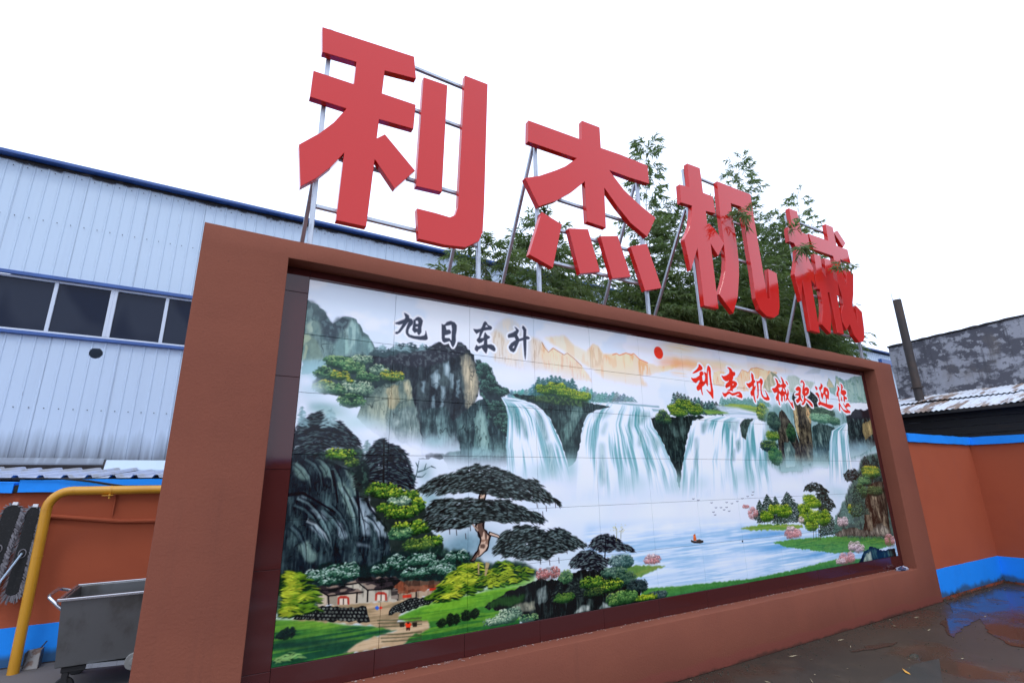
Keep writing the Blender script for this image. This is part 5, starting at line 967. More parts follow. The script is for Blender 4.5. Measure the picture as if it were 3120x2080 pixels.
('fill',([(111.7,677.1),(111.5,664.6),(116.6,662),(128.3,663.4),(134,667.3),(135.6,680),(132.1,679.6),(130.5,668.3),(115,666.5),(115.1,677.5)],(158,60,52),1),{}),
('fill',([(116.3,678),(115.8,666.9),(129.8,668.6),(131.4,679.9)],(196,192,184),1),{}),
('line',([(122.8,667.8),(123.6,678.9)],(60,50,50),2),{}),
('fill',([(187.4,679),(187.5,666.1),(193,663.3),(205.5,664.7),(211.6,668.8),(213.1,682),(209.3,681.6),(207.9,669.8),(191.3,668),(191.1,679.4)],(158,60,52),1),{}),
('fill',([(192.3,679.9),(192.1,668.4),(207.1,670.1),(208.5,681.8)],(196,192,184),1),{}),
('line',([(199.6,669.3),(200.2,680.9)],(60,50,50),2),{}),
('fill',([(246.3,675.5),(265.8,675.8),(266.5,682.2),(247,681.3)],(176,62,50),1),{}),
('fill',([(306.9,668.7),(323,669.5),(322,674.5),(307.1,673.7)],(176,62,50),1),{}),
('fill',([(220.1,662.2),(234.9,661),(237,683),(222,679.3)],(60,58,58),1),{'tex': [('h',0.5,0.6,(150,145,138),0.8)]}),
('stones',([(46.8,676.1),(75.8,677.1),(74.1,700.2),(30.8,692.7)],8,4),{}),
('stones',([(75.8,677.1),(168.2,688.5),(179.6,717.6),(70.5,700.6)],13,4),{}),
('stones',([(221.8,697),(259.7,685.6),(260.6,706.5),(217.3,710.3)],7,4),{}),
('stones',([(255.3,685.1),(326.9,683.7),(327.2,695.5),(256.3,706.9)],10,4),{}),
('fern',([(-3.4,608.6),(29.8,607.3),(45.5,622.1),(65.9,647.1),(72.6,682.8),(47.6,684.8),(4.6,687.5),(-8.8,655.8)],470,((28,58,34),(78,126,42),(184,200,72)),15),{}),
('fern',([(306.3,685.3),(340.5,669.4),(359,645.1),(387.9,625.1),(428.1,630.7),(423.1,651.3),(435.9,667.1),(433.4,685.5),(371.7,688.8),(331.8,696.1)],420,((28,58,34),(78,126,42),(184,200,72)),15),{}),
('fern',([(376.8,640.8),(394,625.3),(429.7,627.2),(432.8,641.1),(417.9,652),(382.7,648.6)],80,((28,58,34),(78,126,42),(184,200,72)),13),{}),
('fern',([(305.8,685.2),(343.1,654.3),(382.7,646.2),(429.8,665.5),(435.9,683.2),(394.8,690.7),(330.4,695)],280,((28,58,34),(78,126,42),(184,200,72)),14),{}),
('fern',([(454.1,645.5),(472.7,629.6),(498,627.9),(543.2,643.4),(576.1,659.5),(555.6,675.6),(491,681.7),(441.9,678.9),(429.8,660.6)],260,((28,56,34),(66,112,42),(160,182,62)),13),{}),
('fill',([(425.2,628),(429.7,628.4),(429.8,653.2),(426.2,652.8)],(150,140,110),1),{}),
('fill',([(446.4,627.3),(457.2,630.8),(447.9,657.4),(443.4,657)],(150,140,110),1),{}),
('foliage',(19.3,716.1,12.2,10,(30,42,46),(34,50,50),(44,66,56)),{'d': 2.4}),
('foliage',(31.1,714.5,5.3,10.1,(30,42,46),(34,50,50),(44,66,56)),{'d': 2.4}),
('foliage',(11,718.2,8.6,5,(30,42,46),(34,50,50),(44,66,56)),{'d': 2.4}),
('foliage',(337.6,741.4,11.6,8.7,(26,34,32),(34,46,38),(50,70,44)),{'d': 2.2}),
('foliage',(358.4,736.5,9.4,13.6,(26,34,32),(34,46,38),(50,70,44)),{'d': 2.2}),
('foliage',(372.6,738.4,9.5,10.7,(26,34,32),(34,46,38),(50,70,44)),{'d': 2.2}),
('foliage',(396.5,733.7,12.2,11.8,(26,34,32),(34,46,38),(50,70,44)),{'d': 2.2}),
('foliage',(418.5,732.5,11.2,11,(26,34,32),(34,46,38),(50,70,44)),{'d': 2.2}),
('fern',([(6.3,754.7),(30.7,745.7),(54.4,759.4),(58.8,770),(3.8,762.3)],60,((34,70,52),(70,130,80),(150,196,130)),12),{}),
('rock',([(500.3,697.6),(555.3,688.4),(592.4,679.3),(640.7,686.8),(695.5,676.1),(733.2,671.4),(811,678.6),(890.7,709.3),(931.7,728.1),(925.5,782.4),(726.4,773.7),(586,770.6),(521.6,747.2),(441.9,722.6)],(30,34,36),(84,104,104),0.3),{'r': 2}),
('fill',([(435.9,721.8),(490.8,706.5),(554.7,708.8),(547.8,725.6),(490.5,728.6)],(52,92,48),0.7),{'f': 5,'r': 2}),
('rock',([(588.2,704.8),(615.9,694.8),(619.8,726.5),(593.8,736.3)],(86,104,108),(160,178,182),0.5),{'f': 2}),
('rock',([(512.3,736.2),(541.3,724.9),(580.7,727),(583.5,745.1),(540.8,744.7)],(96,106,100),(150,158,146),0.5),{'f': 2}),
('rock',([(697.3,769.9),(727.8,752.6),(750.2,755.3),(749.1,771.3)],(96,116,118),(170,186,188),0.5),{'f': 2}),
('rock',([(779.8,769.8),(792.9,752.3),(823.1,769.7),(818.4,777.4)],(90,110,112),(170,190,196),0.5),{'f': 2}),
('pine',(654.9,688.3,730.4,17.8,(34,40,42),0.95),{'hi': (58,72,70),'l': 5}),
('pine',(710.1,680.2,731.3,22.4,(34,40,42),0.95),{'hi': (58,72,70),'l': 5}),
('pine',(691,689.2,729.3,14.7,(34,40,42),0.95),{'hi': (58,72,70),'l': 5}),
('foliage',(676.8,682.4,21.9,16.1,(52,86,64),(84,124,90),(130,160,110)),{'d': 2.3}),
('foliage',(670.6,729.8,32.5,11.8,(40,70,42),(70,110,56),(110,140,70)),{'d': 2.3}),
('foliage',(623.9,669.2,35.3,15.3,(66,58,56),(150,92,94),(208,172,174)),{'d': 1.9,'under': 0.35}),
('foliage',(866.1,660.3,42.2,17.4,(44,66,70),(96,130,132),(160,186,186)),{'d': 2.6}),
('foliage',(838.7,686.9,45.4,14.2,(38,62,58),(70,104,92),(120,150,132)),{'d': 2.6}),
('foliage',(874,707.6,42.1,19.9,(34,56,52),(60,92,80),(96,124,104)),{'d': 2.6}),
('foliage',(761.6,704.6,38.9,17,(30,52,36),(74,118,50),(170,186,72)),{'d': 2.6}),
('foliage',(823.8,716.7,42.6,17.3,(30,52,36),(74,118,50),(170,186,72)),{'d': 2.6}),
('foliage',(861.1,754.7,56,20,(34,62,42),(84,128,72),(160,186,110)),{'d': 2.6}),
('foliage',(931.4,768.7,25.8,15.6,(30,52,36),(74,118,50),(170,186,72)),{'d': 2.6}),
('foliage',(509,748,34.9,16.1,(52,80,76),(112,146,128),(188,208,190)),{'d': 2.6}),
('foliage',(477.9,756,37.1,9.6,(52,80,76),(112,146,128),(188,208,190)),{'d': 2.6}),
('foliage',(563.1,762.6,26.3,11.1,(38,66,58),(76,122,88),(148,178,132)),{'d': 2.6}),
('foliage',(767.4,730.1,34.9,13.6,(28,40,36),(50,74,50),(100,120,60)),{'d': 2.6}),
('foliage',(993.4,761.1,39.5,12.7,(38,52,62),(64,88,92),(96,120,120)),{'d': 2.1}),
('foliage',(919.9,730.6,37.7,18.7,(26,36,40),(44,60,64),(70,90,90)),{'d': 2.1}),
('foliage',(880.6,751.3,36.5,16.8,(40,72,48),(80,124,74),(130,170,100)),{'d': 2.2}),
('foliage',(956.2,766.4,38.4,13.1,(42,74,38),(108,144,50),(184,192,70)),{'d': 2.2}),
('foliage',(889.5,663.6,23.3,15.9,(40,66,68),(76,112,112),(120,150,150)),{'d': 2}),
('line',([(854.1,609.2),(858.7,582.5),(853.5,570.1)],(120,128,100),2),{}),
('line',([(871.5,604.3),(873.5,583.4),(882.6,577.8)],(120,128,100),2),{}),
('foliage',(865.6,576.9,29.9,13.5,(170,180,170),(180,182,130),(206,204,120)),{'n': 50,'d': 1.8,'under': 0}),
('fill',([(254.1,731.8),(258.3,729.6),(264.8,730.5),(269.3,734.9),(266.2,737.2),(266.3,740.6),(256.6,739.2),(256.4,735.9)],(206,66,42),1),{}),
('fill',([(257.2,738.9),(265.9,740.1),(265.6,745.7),(262.6,745.2),(261.6,741.2),(260.5,744.9),(257.5,744.5)],(60,36,32),1),{}),
('fill',([(258.3,729.1),(263.7,729.8),(263.4,732.7),(259.1,732.1)],(40,30,30),1),{}),
('fill',([(241.6,727.9),(252.9,728),(252.7,737.2),(243.7,736.3)],(44,40,36),0.9),{'r': 2}),
('fill',([(269.6,731.7),(281.2,731.8),(280.9,741.1),(271.7,740.2)],(44,40,36),0.9),{'r': 2}),
('fill',([(187.6,692.2),(192.5,689.1),(197.2,693.4),(194.6,697.3),(191.9,696.9)],(52,96,196),1),{}),
('fill',([(197.2,693),(200.8,691.3),(204.2,694.3),(201.5,696.9),(198.6,696.1)],(196,60,52),1),{}),
('fill',([(1165.8,612.1),(1174.8,609),(1178.2,629.2),(1163.7,628.2)],(196,112,62),1),{'tex': [('h',0.5,0.6,(120,60,36),0.6)]}),
('line',([(1153,628.2),(1165.3,632.3),(1193.3,634.9),(1208,633)],(52,46,42),6),{}),
('fill',([(1177.4,627.3),(1191.9,626.1),(1201.1,629.6),(1200.3,633.9),(1176.6,632.3)],(70,66,58),1),{}),
('line',([(1177.9,505.9),(1182.8,507.6),(1188.9,505.9)],(74,84,92),1.7),{}),
('line',([(1200.3,510.8),(1205.3,512.4),(1211.5,510.7)],(74,84,92),1.7),{}),
('line',([(1261.2,520.3),(1266.3,522),(1272.7,520.3)],(74,84,92),1.7),{}),
('line',([(1279.6,536),(1284.8,537.7),(1291.3,536)],(74,84,92),1.7),{}),
('line',([(1304.2,536.5),(1309.4,538.2),(1316,536.5)],(74,84,92),1.7),{}),
('line',([(1332.3,536.7),(1337.7,538.5),(1344.3,536.8)],(74,84,92),1.7),{}),
('line',([(1335.3,521.5),(1340.7,523.3),(1347.4,521.5)],(74,84,92),1.7),{}),
('line',([(1361.3,525.9),(1366.7,527.7),(1373.5,526)],(74,84,92),1.7),{}),
('line',([(1390.4,520.1),(1395.9,521.9),(1402.9,520.1)],(74,84,92),1.7),{}),
('line',([(1318.3,544),(1323.6,545.8),(1330.2,544.1)],(74,84,92),1.7),{}),
('line',([(1342.6,548.9),(1347.9,550.7),(1354.7,549)],(74,84,92),1.7),{}),
('line',([(1265.1,548.8),(1270.2,550.6),(1276.6,548.9)],(74,84,92),1.7),{}),
('line',([(1418.6,511.7),(1424.2,513.5),(1431.3,511.7)],(74,84,92),1.7),{}),
('line',([(1448.2,505.6),(1453.9,507.4),(1461.1,505.5)],(74,84,92),1.7),{}),
('line',([(1480.7,492),(1486.5,493.8),(1493.9,491.9)],(74,84,92),1.7),{}),
('line',([(1475.1,501.4),(1480.9,503.2),(1488.3,501.3)],(74,84,92),1.7),{}),
('line',([(1271.4,557.5),(1276.5,559.2),(1282.9,557.6)],(74,84,92),1.7),{}),
('fill',([(1394.1,643.2),(1400.5,643.7),(1399.5,648.6),(1393.1,648.2)],(24,28,34),1),{}),
('fill',([(1111.4,44),(1111,48.3),(1109.6,52.5),(1107.5,56.3),(1104.6,59.5),(1101,62.1),(1097,63.8),(1092.8,64.7),(1088.4,64.7),(1084.2,63.8),(1080.2,62.1),(1076.6,59.5),(1073.7,56.3),(1071.6,52.5),(1070.2,48.3),(1069.8,44),(1070.2,39.7),(1071.6,35.5),(1073.7,31.7),(1076.6,28.5),(1080.2,25.9),(1084.2,24.2),(1088.4,23.3),(1092.8,23.3),(1097,24.2),(1101,25.9),(1104.6,28.5),(1107.5,31.7),(1109.6,35.5),(1111,39.7)],(206,62,44),1),{}),
('glyph',([([(221.9,44.4),(228.1,46.2),(234,49.5),(235.1,55.9),(242.6,58.1),(245.2,62.7),(244.7,70.2),(238.4,77.7),(234.7,85.6),(234.2,93.9),(238.5,98.2),(250,99.9),(266.4,98.5),(276.3,94.7),(278.7,89.4),(279.2,81),(284.6,100.2),(283.7,103.9),(278.4,106.3),(263.4,107.1),(246.9,106),(235.5,103.4),(230.4,98.4),(228.5,93),(228.6,86.5),(231.1,76.3),(234.7,65.9),(232.3,67.1),(223.5,80.7),(214.2,95),(207.3,100.3),(202.5,99.8),(203.1,95.7),(208.6,94.5),(215.2,83.5),(220.4,72.2),(211.7,75.9),(202.1,75.7),(201.2,73.4),(212.9,66.7),(223.9,60.6),(226.1,55.7)],[]),([(247,57.1),(248.4,58.9),(253.1,52.3),(258.8,49.3),(265.6,50.9),(270.3,57.2),(269.4,64.1),(267.3,74.4),(267.7,87.6),(262.2,95.3),(259.7,94.5),(256.9,87.8),(252.9,89.6),(251.3,91.5),(247,88),(244.8,84.2),(246.4,70.8)],[[(251.7,60),(257.5,58.3),(260.3,65.4),(257,68.4),(252.1,68.3)],[(252.3,75.7),(258.9,73.9),(258.8,79.2),(252.5,80.1)]])],(58,66,84),(214,224,244),5.5,0.6),{}),
('glyph',([([(321.2,58.1),(325.1,60.1),(330.4,58.4),(334.6,51.8),(346.1,46.6),(356.9,49.3),(362.5,55.4),(362.6,65.8),(360.2,83.3),(360.5,98.7),(357.9,107.5),(353.1,115.7),(349.1,110.3),(346.3,103),(343.6,100),(329.7,106),(324.7,103.3),(322.5,95.2),(321.9,73.3)],[[(331.3,61.7),(341,58.6),(348.1,55.8),(350.4,67.5),(349.5,84.8),(349.8,98.4),(346.2,97.1),(343.5,93.2),(331.2,94),(329.9,91.7),(330.1,86.6),(338,83.8),(345.9,80.2),(347,74.9),(343,70.6),(334.2,72.4),(332.7,66.6)]])],(58,66,84),(214,224,244),5.5,0.6),{}),
('glyph',([([(410.4,59),(421.7,58.8),(433,54.9),(436.9,48.1),(440.7,37.7),(444.6,32.6),(449.4,34.6),(453.3,41.2),(464,44.2),(466.3,48.3),(463,53.3),(450.3,56),(440.7,59.1),(435,69.7),(430.3,81.8),(440.7,79.5),(443.6,66.7),(445.5,62.9),(452.2,70.9),(459,72.7),(459.6,76.1),(451.2,81.7),(451.2,92.3),(452.2,96.6),(463.8,94.2),(471.5,96.8),(476.3,104.2),(475.3,110.5),(471.4,111.8),(459.8,107),(453.1,104.3),(451.2,113.3),(448.3,121),(442.6,116.1),(435,106.6),(425.6,112.9),(421.9,118.9),(415.4,115),(415.3,109.8),(420,100.6),(423.7,104.5),(433.1,101.6),(441.7,97),(442.6,84.6),(435,91.7),(427.5,95.3),(421.8,90.8),(420.8,86.5),(427.4,77.8),(430.2,63.3),(423.6,67.7),(419.8,70.9),(414.2,65.5)],[[(448.4,41),(455.2,46.9),(444.5,49.7)]])],(58,66,84),(214,224,244),5.5,0.6),{}),
('glyph',([([(536.4,35.1),(542.6,36.5),(550.8,42.8),(548.6,48.6),(544.3,56.6),(551.3,67.7),(564.5,62.2),(565.6,51.9),(565.5,40.7),(561.4,33.8),(563.7,27.8),(568.9,29.9),(575.1,37.5),(573.5,56.4),(582,57.1),(586.1,60.3),(583.9,63.4),(574.3,65.6),(573.7,87.8),(572.1,110),(569.6,125.7),(566.9,110.6),(565.3,88.8),(564.4,68.7),(551.1,74.1),(543.6,89.7),(537.2,103.2),(532,107.4),(522.9,104.8),(518,98.2),(518.1,92.8),(525.3,82.9),(537.7,74),(540.9,71.8),(536.9,64),(525.6,66.5),(516.4,68.6),(515.1,63.3),(517.6,58.4),(532,51.8),(542.4,43.9),(540.5,39.6)],[[(536.5,86.9),(534.3,95.4),(529.2,96.9),(530.2,92.2)]])],(58,66,84),(214,224,244),5.5,0.6),{}),
('glyph',([([(1283.6,62.8),(1290.8,64.6),(1298.3,69.7),(1300.9,76.5),(1294.4,81.7),(1282.6,85.4),(1268.5,91.9),(1256.8,96.2),(1245.5,98.6),(1252.7,93.4),(1270,82.8),(1281.2,71.4)],[]),([(1236.5,114.5),(1246.1,116.8),(1261.2,113.6),(1277.4,105.1),(1282.7,100.8),(1282,94.5),(1287.6,88.8),(1295.3,87.4),(1302.3,90),(1302.2,96.4),(1292.7,102.4),(1292.3,115.3),(1293.8,122.8),(1301.3,122.8),(1307.3,115.2),(1310.1,104.7),(1307.4,93.4),(1306.3,88.9),(1313.7,89.5),(1319.6,93.5),(1323.2,78.9),(1329.4,65.2),(1333.7,62.8),(1342.2,69.1),(1342.9,80.9),(1340.3,95.5),(1339.8,118.8),(1340.9,139.4),(1342.4,152.1),(1338.6,177.8),(1334.6,178.7),(1327.7,169.7),(1316.5,159.1),(1307.6,150.9),(1310.6,150),(1320.7,156.3),(1330.1,156.8),(1332,146.5),(1332.1,114.3),(1331.2,82),(1330.9,72.9),(1325.7,86.4),(1322.4,104.9),(1320.1,123.1),(1316.6,137.5),(1312.5,134),(1308.6,124.1),(1306,128.1),(1298.2,135.2),(1287,141.1),(1284.3,151.5),(1286.1,170.8),(1281.6,166.7),(1279,150),(1271,153.7),(1263.1,156.8),(1258.5,152.2),(1258.8,144.7),(1268.4,136.3),(1278.8,124.1),(1277.1,117.9),(1268.9,122.4),(1257.4,131),(1246.2,127.5),(1239.1,121.2)],[])],(204,58,46),(214,224,244),7.5,1.1),{}),
('glyph',([([(1435.1,58.5),(1447.4,57.9),(1457.9,61.6),(1463.5,69.2),(1463.9,72.5),(1475.3,72.1),(1478.4,77.2),(1474.8,84.3),(1463.8,88.1),(1462.1,96.3),(1453.9,106.4),(1466.1,106.7),(1477.8,109.7),(1480.6,116.2),(1469.9,127.7),(1451.7,136.5),(1449.9,145.2),(1444.3,143),(1419.8,144.9),(1437.2,138.3),(1442,124.7),(1430.9,129.5),(1415.6,136),(1412.6,131),(1416.3,122.8),(1434.7,110.7),(1440.5,102.2),(1429,109.2),(1416.9,109.6),(1405.8,105.3),(1398.3,92.7),(1409.9,94.3),(1426.9,89.4),(1442.8,80.6),(1446.8,70.8),(1444.3,62.9)],[[(1453.7,117.1),(1465.1,116.1),(1452.9,125.8)]]),([(1391.4,153.5),(1399.6,156.8),(1411.9,154.6),(1421.1,148.7),(1431.2,147.9),(1444.3,152.9),(1456.8,151.3),(1476.5,145.2),(1491.2,144.1),(1500.1,150.8),(1502,161.3),(1496.8,166.3),(1482.7,164.6),(1465.2,159.9),(1478,157.7),(1491.3,153.4),(1479.4,150.9),(1459.6,157.7),(1444.9,160),(1429.9,154.6),(1416.9,159.4),(1409.7,165.8),(1401.2,169),(1394.4,163.7)],[])],(204,58,46),(214,224,244),7.5,1.1),{}),
('glyph',([([(1574.5,65.4),(1584.1,71.5),(1585.1,81.1),(1584,90.9),(1590.8,94.5),(1590.9,98.7),(1580.7,105.1),(1579.7,118.9),(1590.7,113.9),(1584.7,125.4),(1577.2,134.2),(1574.5,150.8),(1576.9,177.7),(1571.3,174),(1566,150),(1558.4,155.3),(1551.7,147),(1554.6,138.6),(1566.4,129.6),(1572.1,114),(1564.9,117.4),(1549,125.5),(1540.8,119.3),(1534.6,108.9),(1547.3,109.2),(1563.9,102.3),(1572.2,94.7),(1571.3,79.6)],[]),([(1598.7,93.8),(1604.6,96.8),(1619,92.1),(1625.8,82.3),(1632.3,83.2),(1638.8,88.9),(1636.4,99),(1627.1,109.5),(1621.6,128),(1624.3,144.4),(1633.3,153.5),(1646.6,153.9),(1651.4,148),(1642.4,125),(1654.7,139.4),(1665.9,158.1),(1660.2,162.7),(1644,164.4),(1629.3,160.6),(1620,153),(1615.9,142.3),(1616.9,124.2),(1622.7,100.1),(1607.9,101.4),(1605.6,125.1),(1598.6,150.4),(1590.2,162.6),(1586.9,158),(1595.1,146.5),(1598.3,118.8),(1599.7,103.5)],[])],(204,58,46),(214,224,244),7.5,1.1),{}),
('glyph',([([(1718.8,72),(1731.9,77.3),(1737.8,84.8),(1735.9,92.2),(1746.1,93.8),(1748.8,98.3),(1764.9,93),(1765,82.5),(1761,62.5),(1770.9,70.6),(1776.5,79.9),(1777.9,89.5),(1786.7,92),(1787.2,100.1),(1774.9,105.9),(1780,116.8),(1782.4,132.7),(1790.6,122.4),(1795.6,109.1),(1798,120.3),(1796.6,130.1),(1787.5,143.6),(1795.4,159),(1806.9,166.3),(1812,158),(1815.3,185),(1807.7,183),(1798.2,168.4),(1784.3,150.2),(1774.3,157.2),(1769.8,154.4),(1778.3,142.6),(1774.5,117.2),(1769.1,107.2),(1762.6,111.7),(1762.7,121.3),(1776.8,123.5),(1774.6,131.7),(1767.3,133.8),(1764.9,162.6),(1759.8,156.6),(1761,137.4),(1752,141.3),(1749.9,154.1),(1742.9,165.6),(1738.3,158),(1743.9,141.8),(1737.6,135.9),(1731.2,130.1),(1724.5,155.8),(1727.5,179.2),(1720.8,174.9),(1718.8,157.8),(1709.8,162.3),(1705,150.9),(1719.3,135.7),(1723.2,125.9),(1702,132.2),(1696.7,127.9),(1690.5,116.6),(1709.6,112.7),(1725.5,101.9),(1727.6,93.7),(1723.4,79.6)],[[(1732.7,109.3),(1751.2,104.6),(1761.2,107),(1753.1,117.3),(1741.5,126.1),(1736.5,120.1)]]),([(1787.3,79.7),(1796.6,80.6),(1802.5,89.1),(1801.3,93.2),(1794.3,88.9)],[])],(204,58,46),(214,224,244),7.5,1.2),{}),
('glyph',([([(1848.6,106.6),(1862.4,97.3),(1874.7,93.8),(1886.2,97.9),(1885.9,108.7),(1878.1,125.8),(1878,140.5),(1885.6,153.1),(1880.8,155.1),(1870.3,147.6),(1856,158.3),(1843.7,162.3),(1838.6,151.4),(1854.1,145.4),(1865.6,134.9),(1861.3,130.3),(1839.1,130.2),(1845.9,125.7),(1863.7,121.9),(1872.9,109.7),(1858.3,111.6),(1850.7,108.9)],[]),([(1892.9,79.8),(1895.9,69.5),(1905.8,65.3),(1916.1,69.5),(1921.9,79.1),(1916.8,91.3),(1905.9,103.8),(1920.2,94.3),(1935.6,91.4),(1946.4,99),(1940.2,114.6),(1925.8,124),(1910,128.4),(1904.6,137.1),(1917.2,142.8),(1940.7,151.2),(1952.4,160.4),(1953.2,171.9),(1940.9,169.4),(1924.9,155.5),(1910.8,144.9),(1902,155.4),(1887.4,166.1),(1875.7,167.6),(1873.8,164.5),(1890.9,154.4),(1898.8,137.5),(1899.8,129.2),(1892.1,121.4),(1894.6,113),(1903.1,94),(1913,79.8),(1904.3,70.5)],[[(1915.6,109.7),(1926,103.9),(1926.4,112.3),(1912.6,119.9)]])],(204,58,46),(214,224,244),7.5,1.2),{}),
('glyph',([([(1994.4,82.5),(2008.4,85.6),(2010.3,94),(2000,98.2),(1995,90.1)],[]),([(2043.7,65.5),(2056.1,74.9),(2047.9,85.9),(2032.5,95.7),(2032.8,104.3),(2043,110.4),(2051.6,102.9),(2061.1,83.1),(2074.4,80.3),(2091.3,86),(2096.1,99.5),(2082.3,131.7),(2073.9,128.8),(2071.5,122.1),(2062.4,145),(2062.6,153.5),(2108.5,155.8),(2110,160.9),(2087.8,170.7),(2069.4,170.1),(2041,163.3),(2012.4,158.3),(1999,162.5),(1995.7,154.3),(2008.5,146.8),(2008.4,133.3),(1999.9,122),(1988.9,114.4),(1991.5,110.8),(2006.9,109.6),(2015.9,119.2),(2012.1,126.2),(2014.3,143),(2021.8,147.6),(2056.9,152.2),(2062.4,126.2),(2059,117.8),(2052.4,109.7),(2041.6,124.2),(2035.1,134.9),(2027.1,121.8),(2031.2,104.4),(2023.7,94.7),(2023.4,86.1),(2037.6,79.8)],[[(2068,99.9),(2081.9,95.4),(2079.2,112.9),(2067.1,112.1)]])],(204,58,46),(214,224,244),7.5,1.2),{}),
('glyph',([([(2171.6,65.4),(2184.2,71.6),(2186,80.3),(2170.8,95.7),(2168.4,111.8),(2168.9,138.1),(2160.9,133.4),(2162.4,110.4),(2151.3,114.8),(2152.4,102.4),(2167.3,87.1),(2172.8,76)],[]),([(2198.5,54.2),(2213.5,58.4),(2216.4,69),(2204.3,84.3),(2222,81.1),(2237.1,85.4),(2234.8,96.3),(2217.5,103),(2218.2,110),(2233.3,114.3),(2232.7,120.6),(2216,120.9),(2208.4,137.3),(2202.2,127.1),(2208.3,105.4),(2194.4,102.8),(2188.6,96.2),(2200.1,77.4),(2205.4,62.7)],[]),([(2188.5,110.4),(2191.1,126.1),(2186.2,135.2),(2181.7,125)],[]),([(2157.1,144.1),(2164.3,141.9),(2177.3,160.3),(2190.1,170.1),(2219,171.9),(2206,162.1),(2194,145.3),(2194.3,140),(2206.6,151.6),(2224.3,139),(2241.1,138.8),(2251.1,152.4),(2229.6,151.9),(2210,160.1),(2223.6,168.2),(2241.4,174.2),(2235.7,180.7),(2205.3,182.3),(2184.8,175.6),(2172.7,164.1),(2165.5,152.3),(2154.8,178.1),(2150.5,172.3)],[])],(204,58,46),(214,224,244),7.5,1.2),{})]
GAIN = np.array([.66, .77, .90], np.float32)       # warm-to-cool balance between the print's own colours and how they photograph
C = paint_mural(MURAL)/255.0
lin = np.where(C <= .04045, C/12.92, ((C+.055)/1.055)**2.4); lin = (np.maximum(lin-.012, 0)/GAIN)**1.12
lin = np.clip(lin, .002, .88); srgb = np.where(lin <= .0031308, lin*12.92, 1.055*lin**(1/2.4)-.055)
px = np.ones((MH, MW, 4), np.float32); px[..., :3] = srgb[::-1]
img = bpy.data.images.new('mural_print', MW, MH); img.pixels.foreach_set(px.ravel()); img.update(); img.pack()
mm = mat('glazed_mural_tile', (1, 1, 1), .16, spec=.24); nt = mm.node_tree; ti = nt.nodes.new('ShaderNodeTexImage'); ti.image = img; ti.extension = 'EXTEND'
nt.links.new(ti.outputs['Color'], nt.nodes['Principled BSDF'].inputs['Base Color'])
NC, NR = 12, 6; tw = (MX1-MX0)/NC; thh = (MZ1-MZ0)/NR; gp = .0011; rr = random.Random(9)
for j in range(NR):
    for i in range(NC):
        x0 = MX0+i*tw; x1 = x0+tw; z1 = MZ1-j*thh; z0 = z1-thh; dy = rr.uniform(-.0004, .0004); ch = .0012
        m = MB(); a, b, c, d = x0+gp, x1-gp, z0+gp, z1-gp; y0 = YT+dy
        m.add([(a+ch, y0, c+ch), (b-ch, y0, c+ch), (b-ch, y0, d-ch), (a+ch, y0, d-ch), (a, y0+ch, c), (b, y0+ch, c), (b, y0+ch, d), (a, y0+ch, d), (a, y0+.009, c), (b, y0+.009, c), (b, y0+.009, d), (a, y0+.009, d)],
              [(0, 1, 2, 3), (4, 5, 1, 0), (5, 6, 2, 1), (6, 7, 3, 2), (7, 4, 0, 3), (8, 9, 5, 4), (9, 10, 6, 5), (10, 11, 7, 6), (11, 8, 4, 7)])
        o = m.build('mural_tile', mm, wall); uv = o.data.uv_layers.new(name='UVMap')
        for lp in o.data.loops:
            p = o.data.vertices[lp.vertex_index].co; uv.data[lp.index].uv = ((p.x-MX0)/(MX1-MX0), (p.z-MZ0)/(MZ1-MZ0))
def border(a, b, c, d):
    rot = rr.uniform(-.0012, .0012); MB().box((a+gp, YT-.001+rot*.3, c+gp), (b-gp, YT+.008, d-gp)).build('border_tile', M['border'], wall, bevel=.0012)
zj = [OZ0, .56, 1.08, 1.64, 2.21, 2.78, OZ1]
for k in range(6): border(OX0, MX0, zj[k], zj[k+1]); border(MX1, OX1, zj[k], zj[k+1])
xj = [MX0+.577]+[MX0+.577+.603*k for k in range(1, 12)]; xj = [MX0]+[x for x in xj if x < MX1-.1]+[MX1]
for k in range(len(xj)-1): border(xj[k], xj[k+1], MZ1, OZ1); border(xj[k], xj[k+1], OZ0, MZ0)
MB().box((OX0+.002, YT+.0085, OZ0+.002), (OX1-.002, YT+.012, OZ1-.002)).build('mortar_bed', M['grout'], wall)
dm = MB(); rr = random.Random(5)
for k in range(420):
    x = rr.uniform(.5, 7.7); y = 3.392-abs(rr.gauss(0, .018)); s = rr.uniform(.002, .006); an = rr.uniform(0, 3); z = OZ0+.0045
    dm.add([(x+math.cos(an+q)*s*(1.6 if q % 2 < 1.6 else .6), y+math.sin(an+q)*s, z+rr.uniform(0, .003)) for q in (0, 1.6, 3.1, 4.7)], [(0, 1, 2, 3)])
tag(dm.build('plaster_crumb', M['sill_dirt'], wall), kind='stuff')
